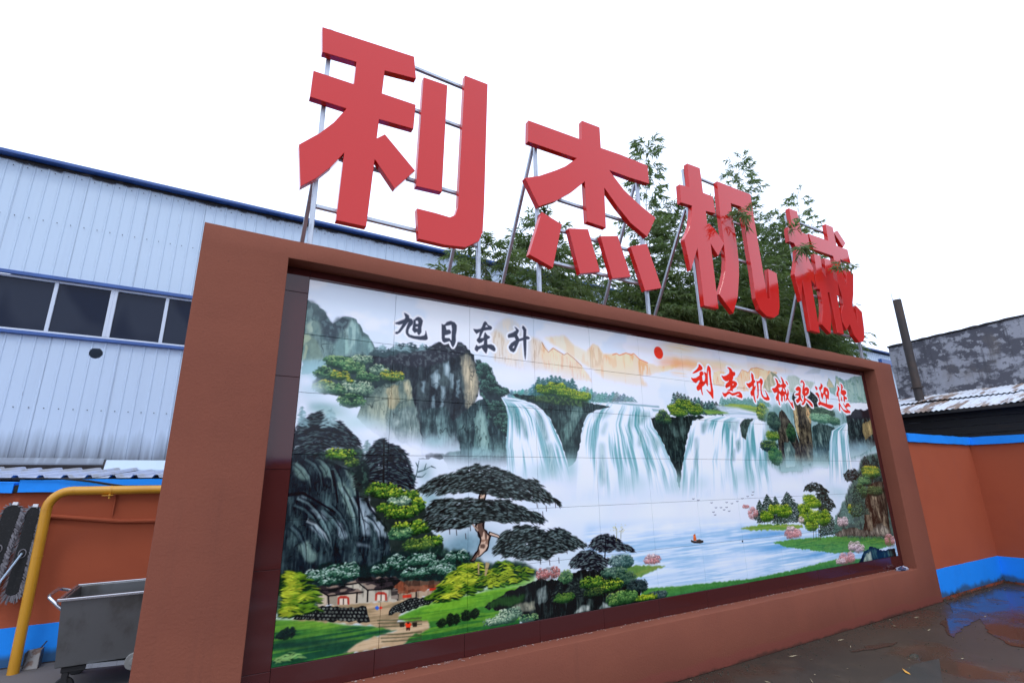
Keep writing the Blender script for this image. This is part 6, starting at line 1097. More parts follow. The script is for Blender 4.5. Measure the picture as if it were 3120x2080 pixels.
# ---------------------------------------------------------------- four big red characters on steel frames
LET = {'l1_a': [(0.346,4.898),(1.073,4.981),(1.098,4.766),(0.837,4.724),(0.827,4.503),(1.104,4.514),(1.094,4.276),(0.818,4.257),(0.81,4.083),(0.87,4.143),(1.123,3.905),(0.968,3.695),(0.805,3.896),(0.777,3.326),(0.567,3.322),(0.582,3.871),(0.5,3.725),(0.414,3.607),(0.317,3.509),(0.278,3.832),(0.404,3.974),(0.492,4.099),(0.571,4.251),(0.314,4.245),(0.318,4.479),(0.61,4.493),(0.615,4.699),(0.365,4.67)],'l1_b': [(1.162,4.815),(1.378,4.83),(1.352,3.785),(1.136,3.772)],'l1_c': [(1.541,5.012),(1.77,5.022),(1.734,3.78),(1.721,3.53),(1.685,3.436),(1.566,3.352),(1.391,3.33),(1.172,3.33),(1.15,3.584),(1.305,3.587),(1.426,3.583),(1.473,3.617),(1.495,3.697)],'l2_a': [(2.198,4.805),(2.837,4.831),(2.849,5.064),(3.083,5.075),(3.08,4.827),(3.34,4.842),(3.737,4.843),(3.736,4.615),(3.448,4.597),(3.172,4.593),(3.355,4.423),(3.552,4.315),(3.781,4.219),(3.627,3.957),(3.411,4.056),(3.242,4.201),(3.086,4.363),(3.071,3.914),(2.836,3.92),(2.839,4.356),(2.66,4.179),(2.48,4.038),(2.284,3.923),(2.142,4.17),(2.306,4.247),(2.495,4.368),(2.611,4.451),(2.75,4.586),(2.188,4.568)],'l2_b': [(2.318,3.88),(2.536,3.813),(2.415,3.355),(2.169,3.428)],'l2_c': [(2.611,3.794),(2.847,3.845),(2.961,3.432),(2.718,3.362)],'l2_d': [(2.994,3.811),(3.222,3.871),(3.354,3.461),(3.111,3.394)],'l2_e': [(3.383,3.796),(3.618,3.881),(3.774,3.422),(3.53,3.347)],'l3_a': [(4.403,5.099),(4.626,5.111),(4.63,4.97),(4.628,4.78),(4.8,4.78),(4.809,4.556),(4.633,4.538),(4.629,4.371),(4.661,4.389),(4.747,4.341),(4.817,4.272),(4.89,4.186),(4.748,3.997),(4.643,4.123),(4.63,3.338),(4.395,3.335),(4.402,4.013),(4.248,3.714),(4.196,4.074),(4.263,4.165),(4.319,4.269),(4.362,4.398),(4.398,4.539),(4.215,4.528),(4.225,4.764),(4.392,4.78)],'l3_b': [(4.923,5.029),(5.577,5.044),(5.572,4.791),(5.575,4.441),(5.584,3.949),(5.589,3.629),(5.638,3.642),(5.694,4.039),(5.867,4.014),(5.857,3.808),(5.815,3.567),(5.763,3.451),(5.654,3.393),(5.509,3.391),(5.394,3.457),(5.346,3.593),(5.357,3.943),(5.348,4.216),(5.348,4.583),(5.333,4.797),(5.136,4.787),(5.123,4.608),(5.138,4.415),(5.134,4.193),(5.123,4.001),(5.088,3.821),(5.007,3.546),(4.881,3.323),(4.673,3.517),(4.752,3.651),(4.831,3.82),(4.873,3.986),(4.891,4.27),(4.895,4.628)],'l4_a': [(6.421,5.088),(6.618,5.094),(6.632,4.78),(6.786,4.777),(6.781,4.636),(6.652,4.55),(6.642,4.465),(6.759,4.274),(6.733,4.015),(6.643,4.077),(6.622,3.336),(6.422,3.342),(6.43,4.022),(6.321,3.721),(6.267,4.086),(6.391,4.341),(6.425,4.496),(6.389,4.555),(6.284,4.554),(6.3,4.777),(6.424,4.793)],'l4_b': [(6.847,4.509),(7.015,4.512),(6.981,4.266),(7.063,4.201),(7.104,4.501),(7.263,4.505),(7.264,4.381),(7.254,4.211),(7.343,4.194),(7.322,3.983),(7.251,3.963),(7.228,3.4),(7.068,3.404),(7.069,3.978),(7.02,3.969),(6.983,3.586),(6.884,3.36),(6.707,3.468),(6.791,3.646),(6.833,3.809),(6.836,3.979),(6.76,3.974),(6.767,4.195),(6.829,4.214)],'l4_c': [(6.81,4.805),(7.316,4.82),(7.333,5.09),(7.53,5.092),(7.527,4.793),(7.833,4.799),(7.842,4.577),(7.551,4.58),(7.55,4.471),(7.554,4.342),(7.568,4.175),(7.688,4.471),(7.857,4.412),(7.726,4.063),(7.625,3.88),(7.673,3.637),(7.729,3.902),(7.873,3.828),(7.832,3.579),(7.783,3.422),(7.721,3.36),(7.613,3.339),(7.499,3.424),(7.447,3.577),(7.325,3.473),(7.263,3.576),(7.268,3.723),(7.385,3.85),(7.391,3.988),(7.356,4.162),(7.37,4.375),(7.371,4.59),(6.865,4.579)],'l4_d': [(7.648,5.07),(7.818,4.901),(7.721,4.81),(7.529,5.002)]}
LT = .055; YL = YF+.06; YP = YL+LT+.019
specs = [('l1', (.42, 1.715), (3.43, 3.86, 4.52, 4.94), 'large red sign character above the left end of the wall, largest of the four', ((.42, 3.86, 4.06), (1.715, 4.5, 4.2))),
         ('l2', (2.312, 3.625), (3.445, 3.79, 4.11, 4.66), 'large red sign character with four separate short strokes along its foot', ((2.312, 4.63, 4.24), (3.625, 4.63, 4.24))),
         ('l3', (4.41, 5.56), (3.45, 4.08, 4.59, 5.03), 'large red sign character with a long curled hook and bamboo poking through it', ((4.41, 4.55, 4.24),)),
         ('l4', (6.447, 7.765), (3.43, 3.9, 4.45, 4.99), 'large red sign character nearest the chimney, with the most crowded strokes', ((6.447, 3.9, 3.75),))]
for key, posts, rails, lab, braces in specs:
    t = thing('sign_character', lab, 'sign letter', (posts[0], YP, ZT), 'red metal characters standing on the wall')
    off = Vector((-posts[0], -YP, -ZT)); n = 0
    for k in sorted(LET):
        if k.startswith(key):
            m = MB().prism(LET[k], YL+.0016*n, YL+LT); m.v = [tuple(Vector(v)+off) for v in m.v]; m.build('stroke_panel', M['red'], t, bevel=.0025); n += 1
    def part(name, p, q, w):
        m = MB().beam(Vector(p)+off, Vector(q)+off, w); m.build(name, M['steel'], t, bevel=.003)
    for x in posts: part('post', (x, YP, ZT-.0), (x, YP, rails[-1]+.03), .032)
    for z in rails: part('rail', (posts[0]+.017, YP-.001, z), (posts[1]-.017, YP-.001, z), .028)
    feet = [(x, YP) for x in posts]
    for x, zt, yb in braces: part('brace', (x, YP+.034, zt), (x, yb, ZT+.0), .03); feet.append((x, yb))
    for x, yy in feet:
        MB().box((x-.05+off.x, yy-.035+off.y, .002), (x+.05+off.x, yy+.035+off.y, .009)).build('base_plate', M['steel'], t)
# ---------------------------------------------------------------- steel shed behind
shed = thing('factory_shed', 'long white ribbed steel factory shed with blue trim behind the screen wall', 'building', (0, 0, 0))
YS = 8.5; PITCH = .144
def profile(n):
    p = []
    for k in range(n):
        x = k*PITCH; p += [(x, 0), (x+.108, 0), (x+.117, -.010), (x+.130, -.010), (x+.139, 0)]
    return p+[(n*PITCH-.001, 0)]
def sheet_mesh(name, z0, z1, m_):
    pr = profile(5); n = len(pr); me = bpy.data.meshes.new(name)
    me.from_pydata([(x, y, z0) for x, y in pr]+[(x, y, z1) for x, y in pr], [], [(i, i+1, i+1+n, i+n) for i in range(n-1)]); me.materials.append(m_); return me
up = sheet_mesh('upper_sheet', 4.28, 5.93, M['clad']); lo = sheet_mesh('lower_sheet', 1.90, 3.47, M['clad_low']); rr = random.Random(2)
for k in range(37): put(up, 'cladding_sheet', shed, (-4.1+.72*k, YS-(.004 if k % 2 else 0)+rr.uniform(-.001, .001), 0))
for k in range(9):
    if k == 3: continue
    put(lo, 'cladding_sheet', shed, (-4.1+.72*k, YS-(.004 if k % 2 else 0), 0))
hs_ = put(lo.copy(), 'cladding_sheet', shed, (-1.94, YS-.004, 0))       # the sheet with a ragged round hole
cb = MB().tube([(0, -.3, 0), (0, .3, 0)], .076, 14); rq = random.Random(3)
cb.v = [(x*(1+rq.uniform(-.10, .08)), y, z*(1+rq.uniform(-.10, .06))) for x, y, z in cb.v[:14]]; cb.v += [(x, .3, z) for x, y, z in cb.v]
cut = cb.build('cutter', M['grime'], None, loc=(-1.471, YS, 3.293))
bo = hs_.modifiers.new('hole', 'BOOLEAN'); bo.object = cut; bo.operation = 'DIFFERENCE'; bo.solver = 'EXACT'
so_ = hs_.modifiers.new('thick', 'SOLIDIFY'); so_.thickness = .002; so_.offset = 1
hs_.modifiers.move(1, 0)
bpy.context.view_layer.update(); dg = bpy.context.evaluated_depsgraph_get(); nm = bpy.data.meshes.new_from_object(hs_.evaluated_get(dg)); hs_.modifiers.clear(); hs_.data = nm
bpy.data.objects.remove(cut)
hs_['label'] = 'lower cladding sheet with a ragged round hole cut through it'
def sbox(name, a, b, m_, bev=.003): return MB().box(a, b).build(name, m_, shed, bevel=bev)
sbox('eave_gutter', (-4.6, 8.36, 5.878), (22.6, 8.495, 5.925), M['blue_trim'], .006); sbox('dark_gap_strip', (-4.4, 8.47, 5.842), (22.5, 8.4845, 5.877), M['grime'])  # dark strip stands in for the dirty, shadowed gap under the gutter
fm = MB(); rr = random.Random(8)
for k in range(60):
    x = rr.uniform(-3.2, 4); w = rr.uniform(.03, .12); fm.box((x, 8.462-rr.uniform(0, .01), 5.826+rr.uniform(-.012, .008)), (x+w, 8.47, 5.845))
tag(fm.build('sealing_foam', M['grime'], shed, bevel=.004), kind='stuff')
sbox('head_trim', (-4.4, 8.45, 4.235), (3.0, 8.494, 4.282), M['blue_trim']); sbox('sill_trim', (-4.4, 8.44, 3.452), (3.0, 8.494, 3.494), M['blue_trim'])
MB().add([(-4.6, 8.37, 5.93), (22.6, 8.37, 5.93), (22.6, 17, 6.6), (-4.6, 17, 6.6)], [(0, 1, 2, 3)]).build('roof', M['blue_trim'], shed)
sbox('end_wall', (-4.5, 8.6, 0), (-4.4, 17, 5.9), M['clad'], 0); sbox('end_wall', (22.5, 8.52, 0), (22.6, 17, 5.9), M['clad'], 0); sbox('rear_wall', (-4.4, 16.9, 0), (22.5, 17, 5.95), M['clad'], 0)
sbox('plinth', (-4.4, 8.51, 0), (22.5, 8.6, 1.9), M['plainwall'], 0); sbox('inner_lining', (3.05, 8.53, 1.9), (22.5, 8.56, 4.28), M['clad'], 0)
sbox('end_trim', (20.2, 8.25, 5.36), (22.3, 8.36, 5.56), M['blue_trim'])
for c in range(-2, 3):                                                 # window units of two panes
    xc = -.79+1.24*c; f = MB()
    f.box((xc-.62, 8.50, 3.495), (xc+.62, 8.55, 3.53)).box((xc-.62, 8.50, 4.205), (xc+.62, 8.55, 4.234)).box((xc-.62, 8.50, 3.531), (xc-.58, 8.55, 4.204)).box((xc+.58, 8.50, 3.531), (xc+.62, 8.55, 4.204)).box((xc-.021, 8.505, 3.531), (xc+.021, 8.548, 4.204))
    w = f.build('window', M['alu'], shed, bevel=.003)
    for s in (-1, 1):
        m = MB().box((min(s*.022, s*.579), -.004, -.336), (max(s*.022, s*.579), .002, .336)); o = m.build('pane', M['glass'], w, loc=(xc, 8.53, 3.8675)); o.rotation_euler = (rr.uniform(-.012, .012), 0, rr.uniform(-.012, .012))
sc = MB()
for k in range(0, 60):
    x = -3.02+PITCH*k
    for z in (5.05, 5.77): sc.tube([(x+.125, 8.472, z), (x+.125, 8.484, z)], .0055, 6)
    if x < .6: sc.tube([(x+.0, 8.488, 2.53), (x+.0, 8.4955, 2.53)], .0065, 6)
tag(sc.build('screw', M['grime'], shed), kind='stuff')
def flash(x0, x1, z0, z1, y0, y1, m_): MB().add([(x0, y1, z1), (x1, y1, z1), (x1, y0, z0+.02), (x0, y0, z0+.02), (x0, y0, z0), (x1, y0, z0)], [(3, 2, 1, 0), (4, 5, 2, 3)]).build('flashing', m_, shed)
flash(-2.75, -2.2, 1.84, 1.925, 8.40, 8.47, M['grime']); flash(-2.195, -1.15, 1.83, 1.915, 8.39, 8.46, M['clad_low']); flash(-1.13, 1.5, 1.75, 1.895, 8.36, 8.46, M['clad'])
# ---------------------------------------------------------------- boundary wall at the left
def ragged(x0, x1, y0, y1, z0, z1, seed, amp=.006, n=24, along='x'):
    r = random.Random(seed); vs = []; fs = []
    for i in range(n+1):
        t = x0+(x1-x0)*i/n
        for (yy, zz) in ((y0, z0), (y1, z0), (y1, z1), (y0, z1)):
            a, b, c = t, yy+r.uniform(-amp, amp)*.4, zz+(r.uniform(-amp, amp) if i not in (0,) else 0)
            vs.append((a, b, c) if along == 'x' else (b, a, c))
    for i in range(n):
        for k in range(4):
            q = (i*4+k, i*4+(k+1) % 4, i*4+4+(k+1) % 4, i*4+4+k); fs.append(q if along == 'y' else q[::-1])
    fs += [(0, 1, 2, 3), tuple(n*4+k for k in (3, 2, 1, 0))]; m = MB(); m.add(vs, fs); return m
bw = thing('boundary_wall', 'low orange boundary wall with cracked blue coping behind the yellow pipe', 'wall', (0, 0, 0))
MB().box((-7, 6.76, 0), (9, 6.98, 1.515)).build('wall_body', M['orange'], bw)
ragged(-7, -1.56, 6.70, 7.02, 1.516, 1.615, 3, .008, 30).build('coping', M['blue'], bw); ragged(-1.52, 9, 6.695, 7.02, 1.518, 1.632, 4, .006, 60).build('coping', M['blue'], bw)
MB().box((-1.565, 6.73, 1.517), (-1.515, 7.0, 1.585)).build('crack_fill', M['moss'], bw)
ragged(-7, 9, 6.754, 6.7615, 0.002, .328, 5, .002, 60).build('skirting', M['skirt'], bw)
MB().tube([(-3.4, 6.742, 1.36), (-1.24, 6.742, 1.287), (-.7, 6.742, 1.215), (1.0, 6.742, 1.16)], .021, 8).build('conduit', M['orange'], bw, smooth=True)
cb = thing('cable', 'pair of black cables sagging over the blue coping beside the pipe bend', 'cable', (-.9, 6.66, 1.55))
for k in (0, 1):
    pts = [(-3.0, 6.68, 1.650), (-1.6, 6.675, 1.648), (-1.25, 6.672, 1.643), (-1.0, 6.665, 1.62-.01*k), (-.82, 6.66, 1.585-.012*k), (-.70, 6.655, 1.564), (-.2, 6.66, 1.56)]
    m = MB().tube(pts, .006, 6); m.v = [tuple(Vector(v)-Vector((-.9, 6.66, 1.55))) for v in m.v]; m.build('strand', M['cable'], cb)
lr = thing('lean_to_roof', 'narrow sloping ribbed sheet roof between the orange wall and the shed', 'roof', (0, 0, 0))
def ribroof(x0, n, y0, z0, y1, z1, skew, m_):
    vs = []; fs = []; pr = []
    for k in range(n): pr += [(k*.19, 0), (k*.19+.12, 0), (k*.19+.14, .03), (k*.19+.17, .03)]
    pr.append((n*.19, 0)); q = len(pr)
    for (yy, zz, sk) in ((y0, z0, 0), ((y0+y1)/2, (z0+z1)/2, skew/2), (y1, z1, skew)): vs += [(x0+x+sk, yy, zz+h) for x, h in pr]
    for r_ in range(2): fs += [(r_*q+i, r_*q+i+1, r_*q+q+i+1, r_*q+q+i) for i in range(q-1)]
    MB().add(vs, fs).build('roof_sheet', m_, lr)
ribroof(-3.3, 6, 6.93, 1.655, 8.36, 1.775, .30, M['greyroof']); ribroof(-2.15, 6, 6.92, 1.650, 8.36, 1.765, .25, M['greyroof']); ribroof(-1.00, 5, 6.92, 1.648, 8.35, 1.745, .22, M['greyroof']); ribroof(-.04, 7, 6.92, 1.646, 8.35, 1.735, .22, M['greyroof'])
for y, z in ((7.05, 1.640), (8.2, 1.715)): MB().box((-3.3, y-.02, z-.03), (1.4, y+.02, z)).build('batten', M['darkplank'], lr)
for x in (-3.2, -1.8, -.4, 1.2): MB().box((x-.02, 8.18, 0), (x+.02, 8.22, 1.684)).build('post', M['darkplank'], lr)
# ---------------------------------------------------------------- yellow gas pipe
gp_ = thing('gas_pipe', 'thick yellow pipe rising from the ground and bending right along the orange wall', 'pipe', (-1.225, 6.5, 0))
def loc(pts, o): return [tuple(Vector(p)-Vector(o)) for p in pts]
O = (-1.225, 6.5, 0); arc = [(-1.225+.16*(1-math.cos(a)), 6.5, 1.363+.16*math.sin(a)) for a in np.linspace(0, math.pi/2, 10)]
MB().tube(loc([(-1.225, 6.5, -.02), (-1.232, 6.5, .5), (-1.238, 6.5, 1.0), (-1.243, 6.5, 1.33)]+[(x-.018, y, z) for x, y, z in arc]+[(-.7, 6.5, 1.523), (3.4, 6.5, 1.52)], O), .041, 20).build('pipe_run', M['yellow'], gp_, smooth=True)
for p, ax in (((-1.243, 6.5, 1.36), (0, 0, 1)), ((-1.07, 6.5, 1.523), (1, 0, 0)), ((-1.236, 6.5, .95), (0, 0, 1))): MB().ring(Vector(p)-Vector(O), ax, .041, .0022, .008).build('weld_seam', M['yellow'], gp_, smooth=True)
for x in (-.785, 1.6):
    MB().ring(Vector((x, 6.5, 1.522))-Vector(O), (1, 0, 0), .041, .004, .014).box((x+1.225-.06, -.05, 1.472), (x+1.225+.03, .03, 1.478)).tube(loc([(x, 6.47, 1.445), (x, 6.47, 1.49)], O), .010, 8).build('pipe_clamp', M['yellow'], gp_)
    MB().box((x+1.225+.012, .0, 1.46), (x+1.225+.024, .246, 1.476)).box((x+1.225+.012, .236, 1.28), (x+1.225+.024, .252, 1.476)).build('wall_bracket', M['orange'], gp_)
# ---------------------------------------------------------------- mops, dustpan, tub cart
def capsule(w, h, d, n=10):
    pts = [(w*math.cos(a), h-w+w*math.sin(a)) for a in np.linspace(0, math.pi, n)]+[(w*math.cos(a), -h+w+w*math.sin(a)) for a in np.linspace(math.pi, 2*math.pi, n)]
    return MB().prism(pts, -d/2, d/2)
def mop(x, z, h, w, ang, lab, pole, seed):
    t = thing('dust_mop', lab, 'mop', (x, 6.66, z), 'dust mops hung on the orange wall'); t.rotation_euler = (rad(-4), rad(ang), 0)
    capsule(w, h, .03).build('pad', M['mop_pad'], t, bevel=.008); r = random.Random(seed); f = MB()
    for k in range(900):
        a = r.uniform(0, 1); side = r.choice((-1, 1, 1)); zz = r.uniform(-h, h-.02)
        if r.random() < .22: an = r.uniform(0, math.pi)*(1 if r.random() < .6 else -1); p = Vector((w*.95*math.cos(an), 0, (h-w if an > 0 else -h+w)+w*.95*math.sin(an))); d = Vector((math.cos(an), 0, math.sin(an)))
        else: p = Vector((side*w*.93, 0, min(h-w, max(-h+w, zz)))); d = Vector((side, 0, -.2))
        p.y = r.uniform(-.018, .024); q = p+d*r.uniform(.015, .045)+Vector((0, r.uniform(-.012, .02), -r.uniform(.01, .045))); s_ = Vector((.004, 0, .003))
        f.add([p-s_, p+s_, q+s_*.7, q-s_*.7], [(0, 1, 2, 3)])
    tag(f.build('yarn_fringe', M['fringe'], t), kind='stuff')
    MB().box((-.016, -.02, h-.006), (.022, .004, h+.022)).build('hang_tab', M['white_tape'], t, bevel=.002)
    MB().tube([(.0+.026*math.cos(a), -.019, -.03+.036*math.sin(a)) for a in np.linspace(0, 2*math.pi, 18)], .0045, 6).build('socket_ring', M['fringe'], t)
    MB().tube([(0, -.016, -.03), (0, -.032, -.03)], .018, 10).build('socket', M['rubber'], t)
    if pole: MB().tube([(0, -.03, -.03), pole], .0095, 8).build('handle', M['pole_blue'], t)
mop(-1.372, 1.0, .385, .050, 1, 'black dust mop beside the yellow pipe, with a pale blue pole', (-.30, -.56, -.985), 1)
mop(-1.545, 1.05, .36, .064, 5, 'black dust mop at the left edge, overlapping the one by the pipe', None, 2)
t = thing('dustpan', 'small battered sheet metal dustpan leaning on the blue skirting by the pipe', 'dustpan', (-1.13, 6.62, 0))
MB().add([(-.05, -.05, .004), (.05, -.05, .004), (.055, .05, .15), (-.05, .05, .14), (-.052, -.02, .02), (.052, -.02, .02)], [(0, 1, 2, 3)]).build('pan', M['panmetal'], t).modifiers.new('t', 'SOLIDIFY').thickness = .003
MB().box((.05, -.06, .002), (.056, .05, .15)).build('side_lip', M['panmetal'], t); MB().box((-.056, -.06, .002), (-.05, .05, .14)).build('side_lip', M['panmetal'], t); MB().tube([(.03, .05, .145), (.058, .085, .19)], .006, 6).build('stub_handle', M['darkplank'], t)
ct = thing('tub_cart', 'stainless steel tub cart with tubular handle parked behind the wall end', 'cart', (-.38, 5.92, 0))
def tub():
    o = [(-.475, -.345), (.475, -.345), (.475, .345), (-.475, .345)]; vs = []; rows = [(.70, 1, 1), (.70, .955, .945), (.24, .90, .90), (.22, .90, .90)]
    vs += [(x, y, .70) for x, y in o]+[(x*.92, y*.93, .21) for x, y in o]+[(x*.965, y*.955, .70) for x, y in o]+[(x*.885, y*.89, .225) for x, y in o]
    fs = []
    for i in range(4):
        j = (i+1) % 4; fs += [(i+4, j+4, j, i), (i, j, j+8, i+8), (i+8, j+8, j+12, i+12)]
    fs += [(7, 6, 5, 4), (12, 13, 14, 15)]; return MB().add(vs, fs)
tub().build('tub', M['stainless'], ct, bevel=.004)
rm = MB()
for a, b in (((-.49, -.36, .70), (.49, -.36, .70)), ((.49, -.36, .70), (.49, .36, .70)), ((.49, .36, .70), (-.49, .36, .70)), ((-.49, .36, .70), (-.49, -.36, .70))): rm.beam(a, b, .022, .022)
rm.build('rim', M['rim'], ct, bevel=.004)
MB().tube([(-.44, -.30, .60), (-.50, -.30, .655), (-.565, -.27, .715), (-.575, -.22, .725), (-.575, .10, .725), (-.565, .15, .715), (-.50, .18, .69), (-.46, .18, .68)], .0125, 10).build('handle', M['rim'], ct, smooth=True)
MB().box((-.40, -.30, .165), (.40, .30, .205)).build('chassis', M['rubber'], ct, bevel=.004)
MB().beam((-.24, -.335, .198), (.06, -.335, .182), .018, .03).build('side_bar', M['steel'], ct)
MB().tube([(.065, -.35, .184), (.065, -.315, .184)], .062, 24).tube([(.065, -.355, .184), (.065, -.345, .184)], .03, 16).tube([(.065, -.36, .184), (.065, -.35, .184)], .010, 10).build('guide_wheel', M['greywheel'], ct, bevel=.003)
for sx in (-.37, .37):
    for sy in (-.27, .27):
        w = MB().tube([(sx, sy-.02, .065), (sx, sy+.02, .065)], .065, 20).build('caster', M['rubber'], ct, bevel=.006)
        MB().box((sx-.02, sy-.032, .06), (sx+.02, sy-.024, .165)).box((sx-.02, sy+.024, .06), (sx+.02, sy+.032, .165)).build('fork', M['rubber'], w)
# ---------------------------------------------------------------- corner wall at the right
rw = thing('boundary_wall', 'orange corner wall with straight blue coping right of the screen wall', 'wall', (0, 0, 0))
MB().add([(8.237, 3.285, 0), (10.35, 3.285, 0), (10.35, -9, 0), (10.59, -9, 0), (10.59, 3.525, 0), (8.237, 3.525, 0), (8.237, 3.285, 1.99), (10.35, 3.285, 1.99), (10.35, -9, 1.99), (10.59, -9, 1.99), (10.59, 3.525, 1.99), (8.237, 3.525, 1.99)],
         [(0, 1, 7, 6), (1, 2, 8, 7), (2, 3, 9, 8), (3, 4, 10, 9), (4, 5, 11, 10), (5, 0, 6, 11)]).build('wall_body', M['orange'], rw)
ragged(8.237, 10.318, 3.253, 3.56, 1.992, 2.108, 11, .004, 20).build('coping', M['blue'], rw); ragged(-9, 3.2525, 10.316, 10.62, 1.992, 2.108, 12, .004, 60, 'y').build('coping', M['blue'], rw)
ragged(8.238, 10.344, 3.279, 3.287, .045, .372, 13, .002, 20).build('skirting', M['skirt'], rw); ragged(-9, 3.278, 10.344, 10.352, .03, .368, 14, .002, 60, 'y').build('skirting', M['skirt'], rw)
mo = MB(); rr = random.Random(6)
for k in range(520):
    if k < 300: x = rr.uniform(8.26, 10.33); p = Vector((x, 3.276-rr.uniform(0, .015), rr.uniform(0, .04+.05*max(0, math.sin(x*6)*math.sin(x*2.3)))))
    else: p = Vector((10.341-rr.uniform(0, .015), rr.uniform(-2, 3.26), rr.uniform(0, .05)))
    s = rr.uniform(.005, .014); mo.add([p+Vector((-s, -.002, 0)), p+Vector((0, -.006, -s*.6)), p+Vector((s, -.002, 0)), p+Vector((0, -.003, s*.9))], [(0, 1, 2, 3)]) if k < 300 else mo.add([p+Vector((-.002, -s, 0)), p+Vector((-.006, 0, -s*.6)), p+Vector((-.002, s, 0)), p+Vector((-.003, 0, s*.9))], [(3, 2, 1, 0)])
tag(mo.build('moss_fringe', M['moss'], rw), kind='stuff')
# rag on the sill
bm = bmesh.new(); bmesh.ops.create_icosphere(bm, subdivisions=4, radius=1); rr = random.Random(12)
from mathutils import noise as mn
for v in bm.verts:
    p = v.co.copy(); k = 1+.38*mn.noise(p*2.2)+.22*mn.noise(p*5.1+Vector((3, 1, 2))); v.co = Vector((p.x*.115*k, p.y*.042*k, max(-.2, p.z)*.034*k))
for v in bm.verts: v.co.z = max(v.co.z, -.004)
me = bpy.data.meshes.new('rag'); bm.to_mesh(me); bm.free(); me.shade_smooth(); me.materials.append(M['rag']); rg = bpy.data.objects.new('rag', me); col.objects.link(rg); rg.location = (7.52, 3.335, OZ0+.006)
tag(rg, 'crumpled grey and navy rag lying at the right end of the mural ledge', 'rag')
# ---------------------------------------------------------------- right: concrete block, sheet roof, chimney
cbd = thing('concrete_building', 'stained grey concrete building with peeling whitewash at the right edge', 'building', (13, 5.13, 0))
MB().add([(0, 0, 0), (7, 0, 0), (7, -2.9, 0), (0, -2.9, 0), (0, 0, 4.33), (7, 0, 4.33), (7, -2.9, 4.43), (0, -2.9, 4.43)], [(0, 3, 2, 1), (4, 5, 6, 7)[::1], (0, 1, 5, 4)[::-1], (1, 2, 6, 5)[::-1], (2, 3, 7, 6)[::-1], (3, 0, 4, 7)[::-1]]).build('wall_body', M['concrete'], cbd)
cp = ragged(-2.9, .02, -.02, .2, 4.335, 4.375, 21, .008, 30, 'y')
cp.v = [(x, y, z-(y-.02)*.034) for x, y, z in cp.v]; cp.build('parapet_edge', M['grime'], cbd)
tb = thing('workshop_block', 'tall plain grey workshop block beyond the yard corner, seen mirrored in the red letters', 'building', (13, 2.2, 0))
MB().box((0, -8.4, 0), (9, 0, 6.55)).build('wall_body', M['plainwall'], tb); MB().box((-.12, -8.5, 6.552), (9.1, .1, 6.68)).build('roof', M['grime'], tb)
yw = thing('yard_wall', 'long low wall across the yard behind the camera', 'wall', (0, -15, 0)); MB().box((-30, -.3, 0), (12, 0, 2.4)).build('wall_body', M['orange'], yw); MB().box((-30, -.34, 2.402), (12, .04, 2.52)).build('coping', M['blue'], yw)
sh = thing('lean_to_shed', 'dark lean-to shed with a rusty corrugated roof behind the corner wall', 'shed', (10.9, 5.0, 0))
def corr(y0, y1, x0, z0, x1, z1, seed):
    n = int(abs(y1-y0)/.019); vs = []; fs = []; r = random.Random(seed); j = [r.uniform(-.02, .02) for _ in range(3)]
    for k in range(n+1):
        y = y0+(y1-y0)*k/n; h = .011*math.sin(2*math.pi*y/.076)
        for q in range(4): t = q/3; vs.append((x0+(x1-x0)*t+(r.uniform(-.004, .004) if q == 0 else 0), y, z0+(z1-z0)*t+h+.012*math.sin(y*2.1+seed+q)))
    for k in range(n):
        for q in range(3): a = k*4+q; fs.append((a, a+1, a+5, a+4))
    return MB().add(vs, fs)
rr = random.Random(15); y = .1
for k in range(12):
    w = .72; dx = rr.uniform(-.05, .05); dz = rr.uniform(-.012, .012)
    corr(y, y-w-.05, dx, 2.655+dz, 1.15, 2.93+dz, k).build('roof_sheet', M['rustroof'], sh); corr(y, y-w-.05, .95+dx, 2.905+dz+.03, 2.09, 3.175+dz, k+20).build('roof_sheet', M['rustroof'], sh); y -= w
for k in range(5): MB().box((.25+.008*(k % 2), -8.5, 1.95+.132*k), (.275+.008*(k % 2), .05, 2.078+.132*k)).build('board', M['darkplank'], sh, bevel=.003)
MB().box((.30, -8.5, 0), (.42, .05, 1.94)).build('lower_wall', M['plainwall'], sh); MB().box((.3, .055, 0), (2.06, .1, 2.62)).build('end_wall', M['darkplank'], sh)
MB().box((.05, -8.4, 2.575), (.10, .05, 2.63)).build('eave_batten', M['darkplank'], sh)
MB().box((-.28, -.7, 2.115), (-.16, -.45, 2.165)).build('loose_brick', M['orange'], sh)
ch = thing('chimney_pipe', 'dark iron stove pipe standing up through the corrugated roof', 'chimney', (12.15, 4.45, 2.0))
MB().tube([(0, 0, .0), (0, 0, 3.12)], .075, 24).build('flue', M['pipe_rust'], ch, smooth=True)
MB().tube([(0, 0, 1.235), (0, 0, 1.262)], .105, 24).build('flange', M['pipe_rust'], ch); MB().tube([(0, 0, 2.05), (0, 0, 2.075)], .079, 24).build('joint_band', M['pipe_rust'], ch)
MB().tube([(.0, .07, 3.1), (.0, .075, 3.3)], .006, 6).build('wire', M['steel'], ch)
for a in (-1, 1): MB().tube([(.03*a, .06*a, 3.1), (.05*a, .10*a, 3.23)], .004, 6).build('wire', M['steel'], ch)
MB().tube([(0, 0, .925), (0, 0, .955)], .13, 20).build('roof_collar', M['pipe_rust'], ch)
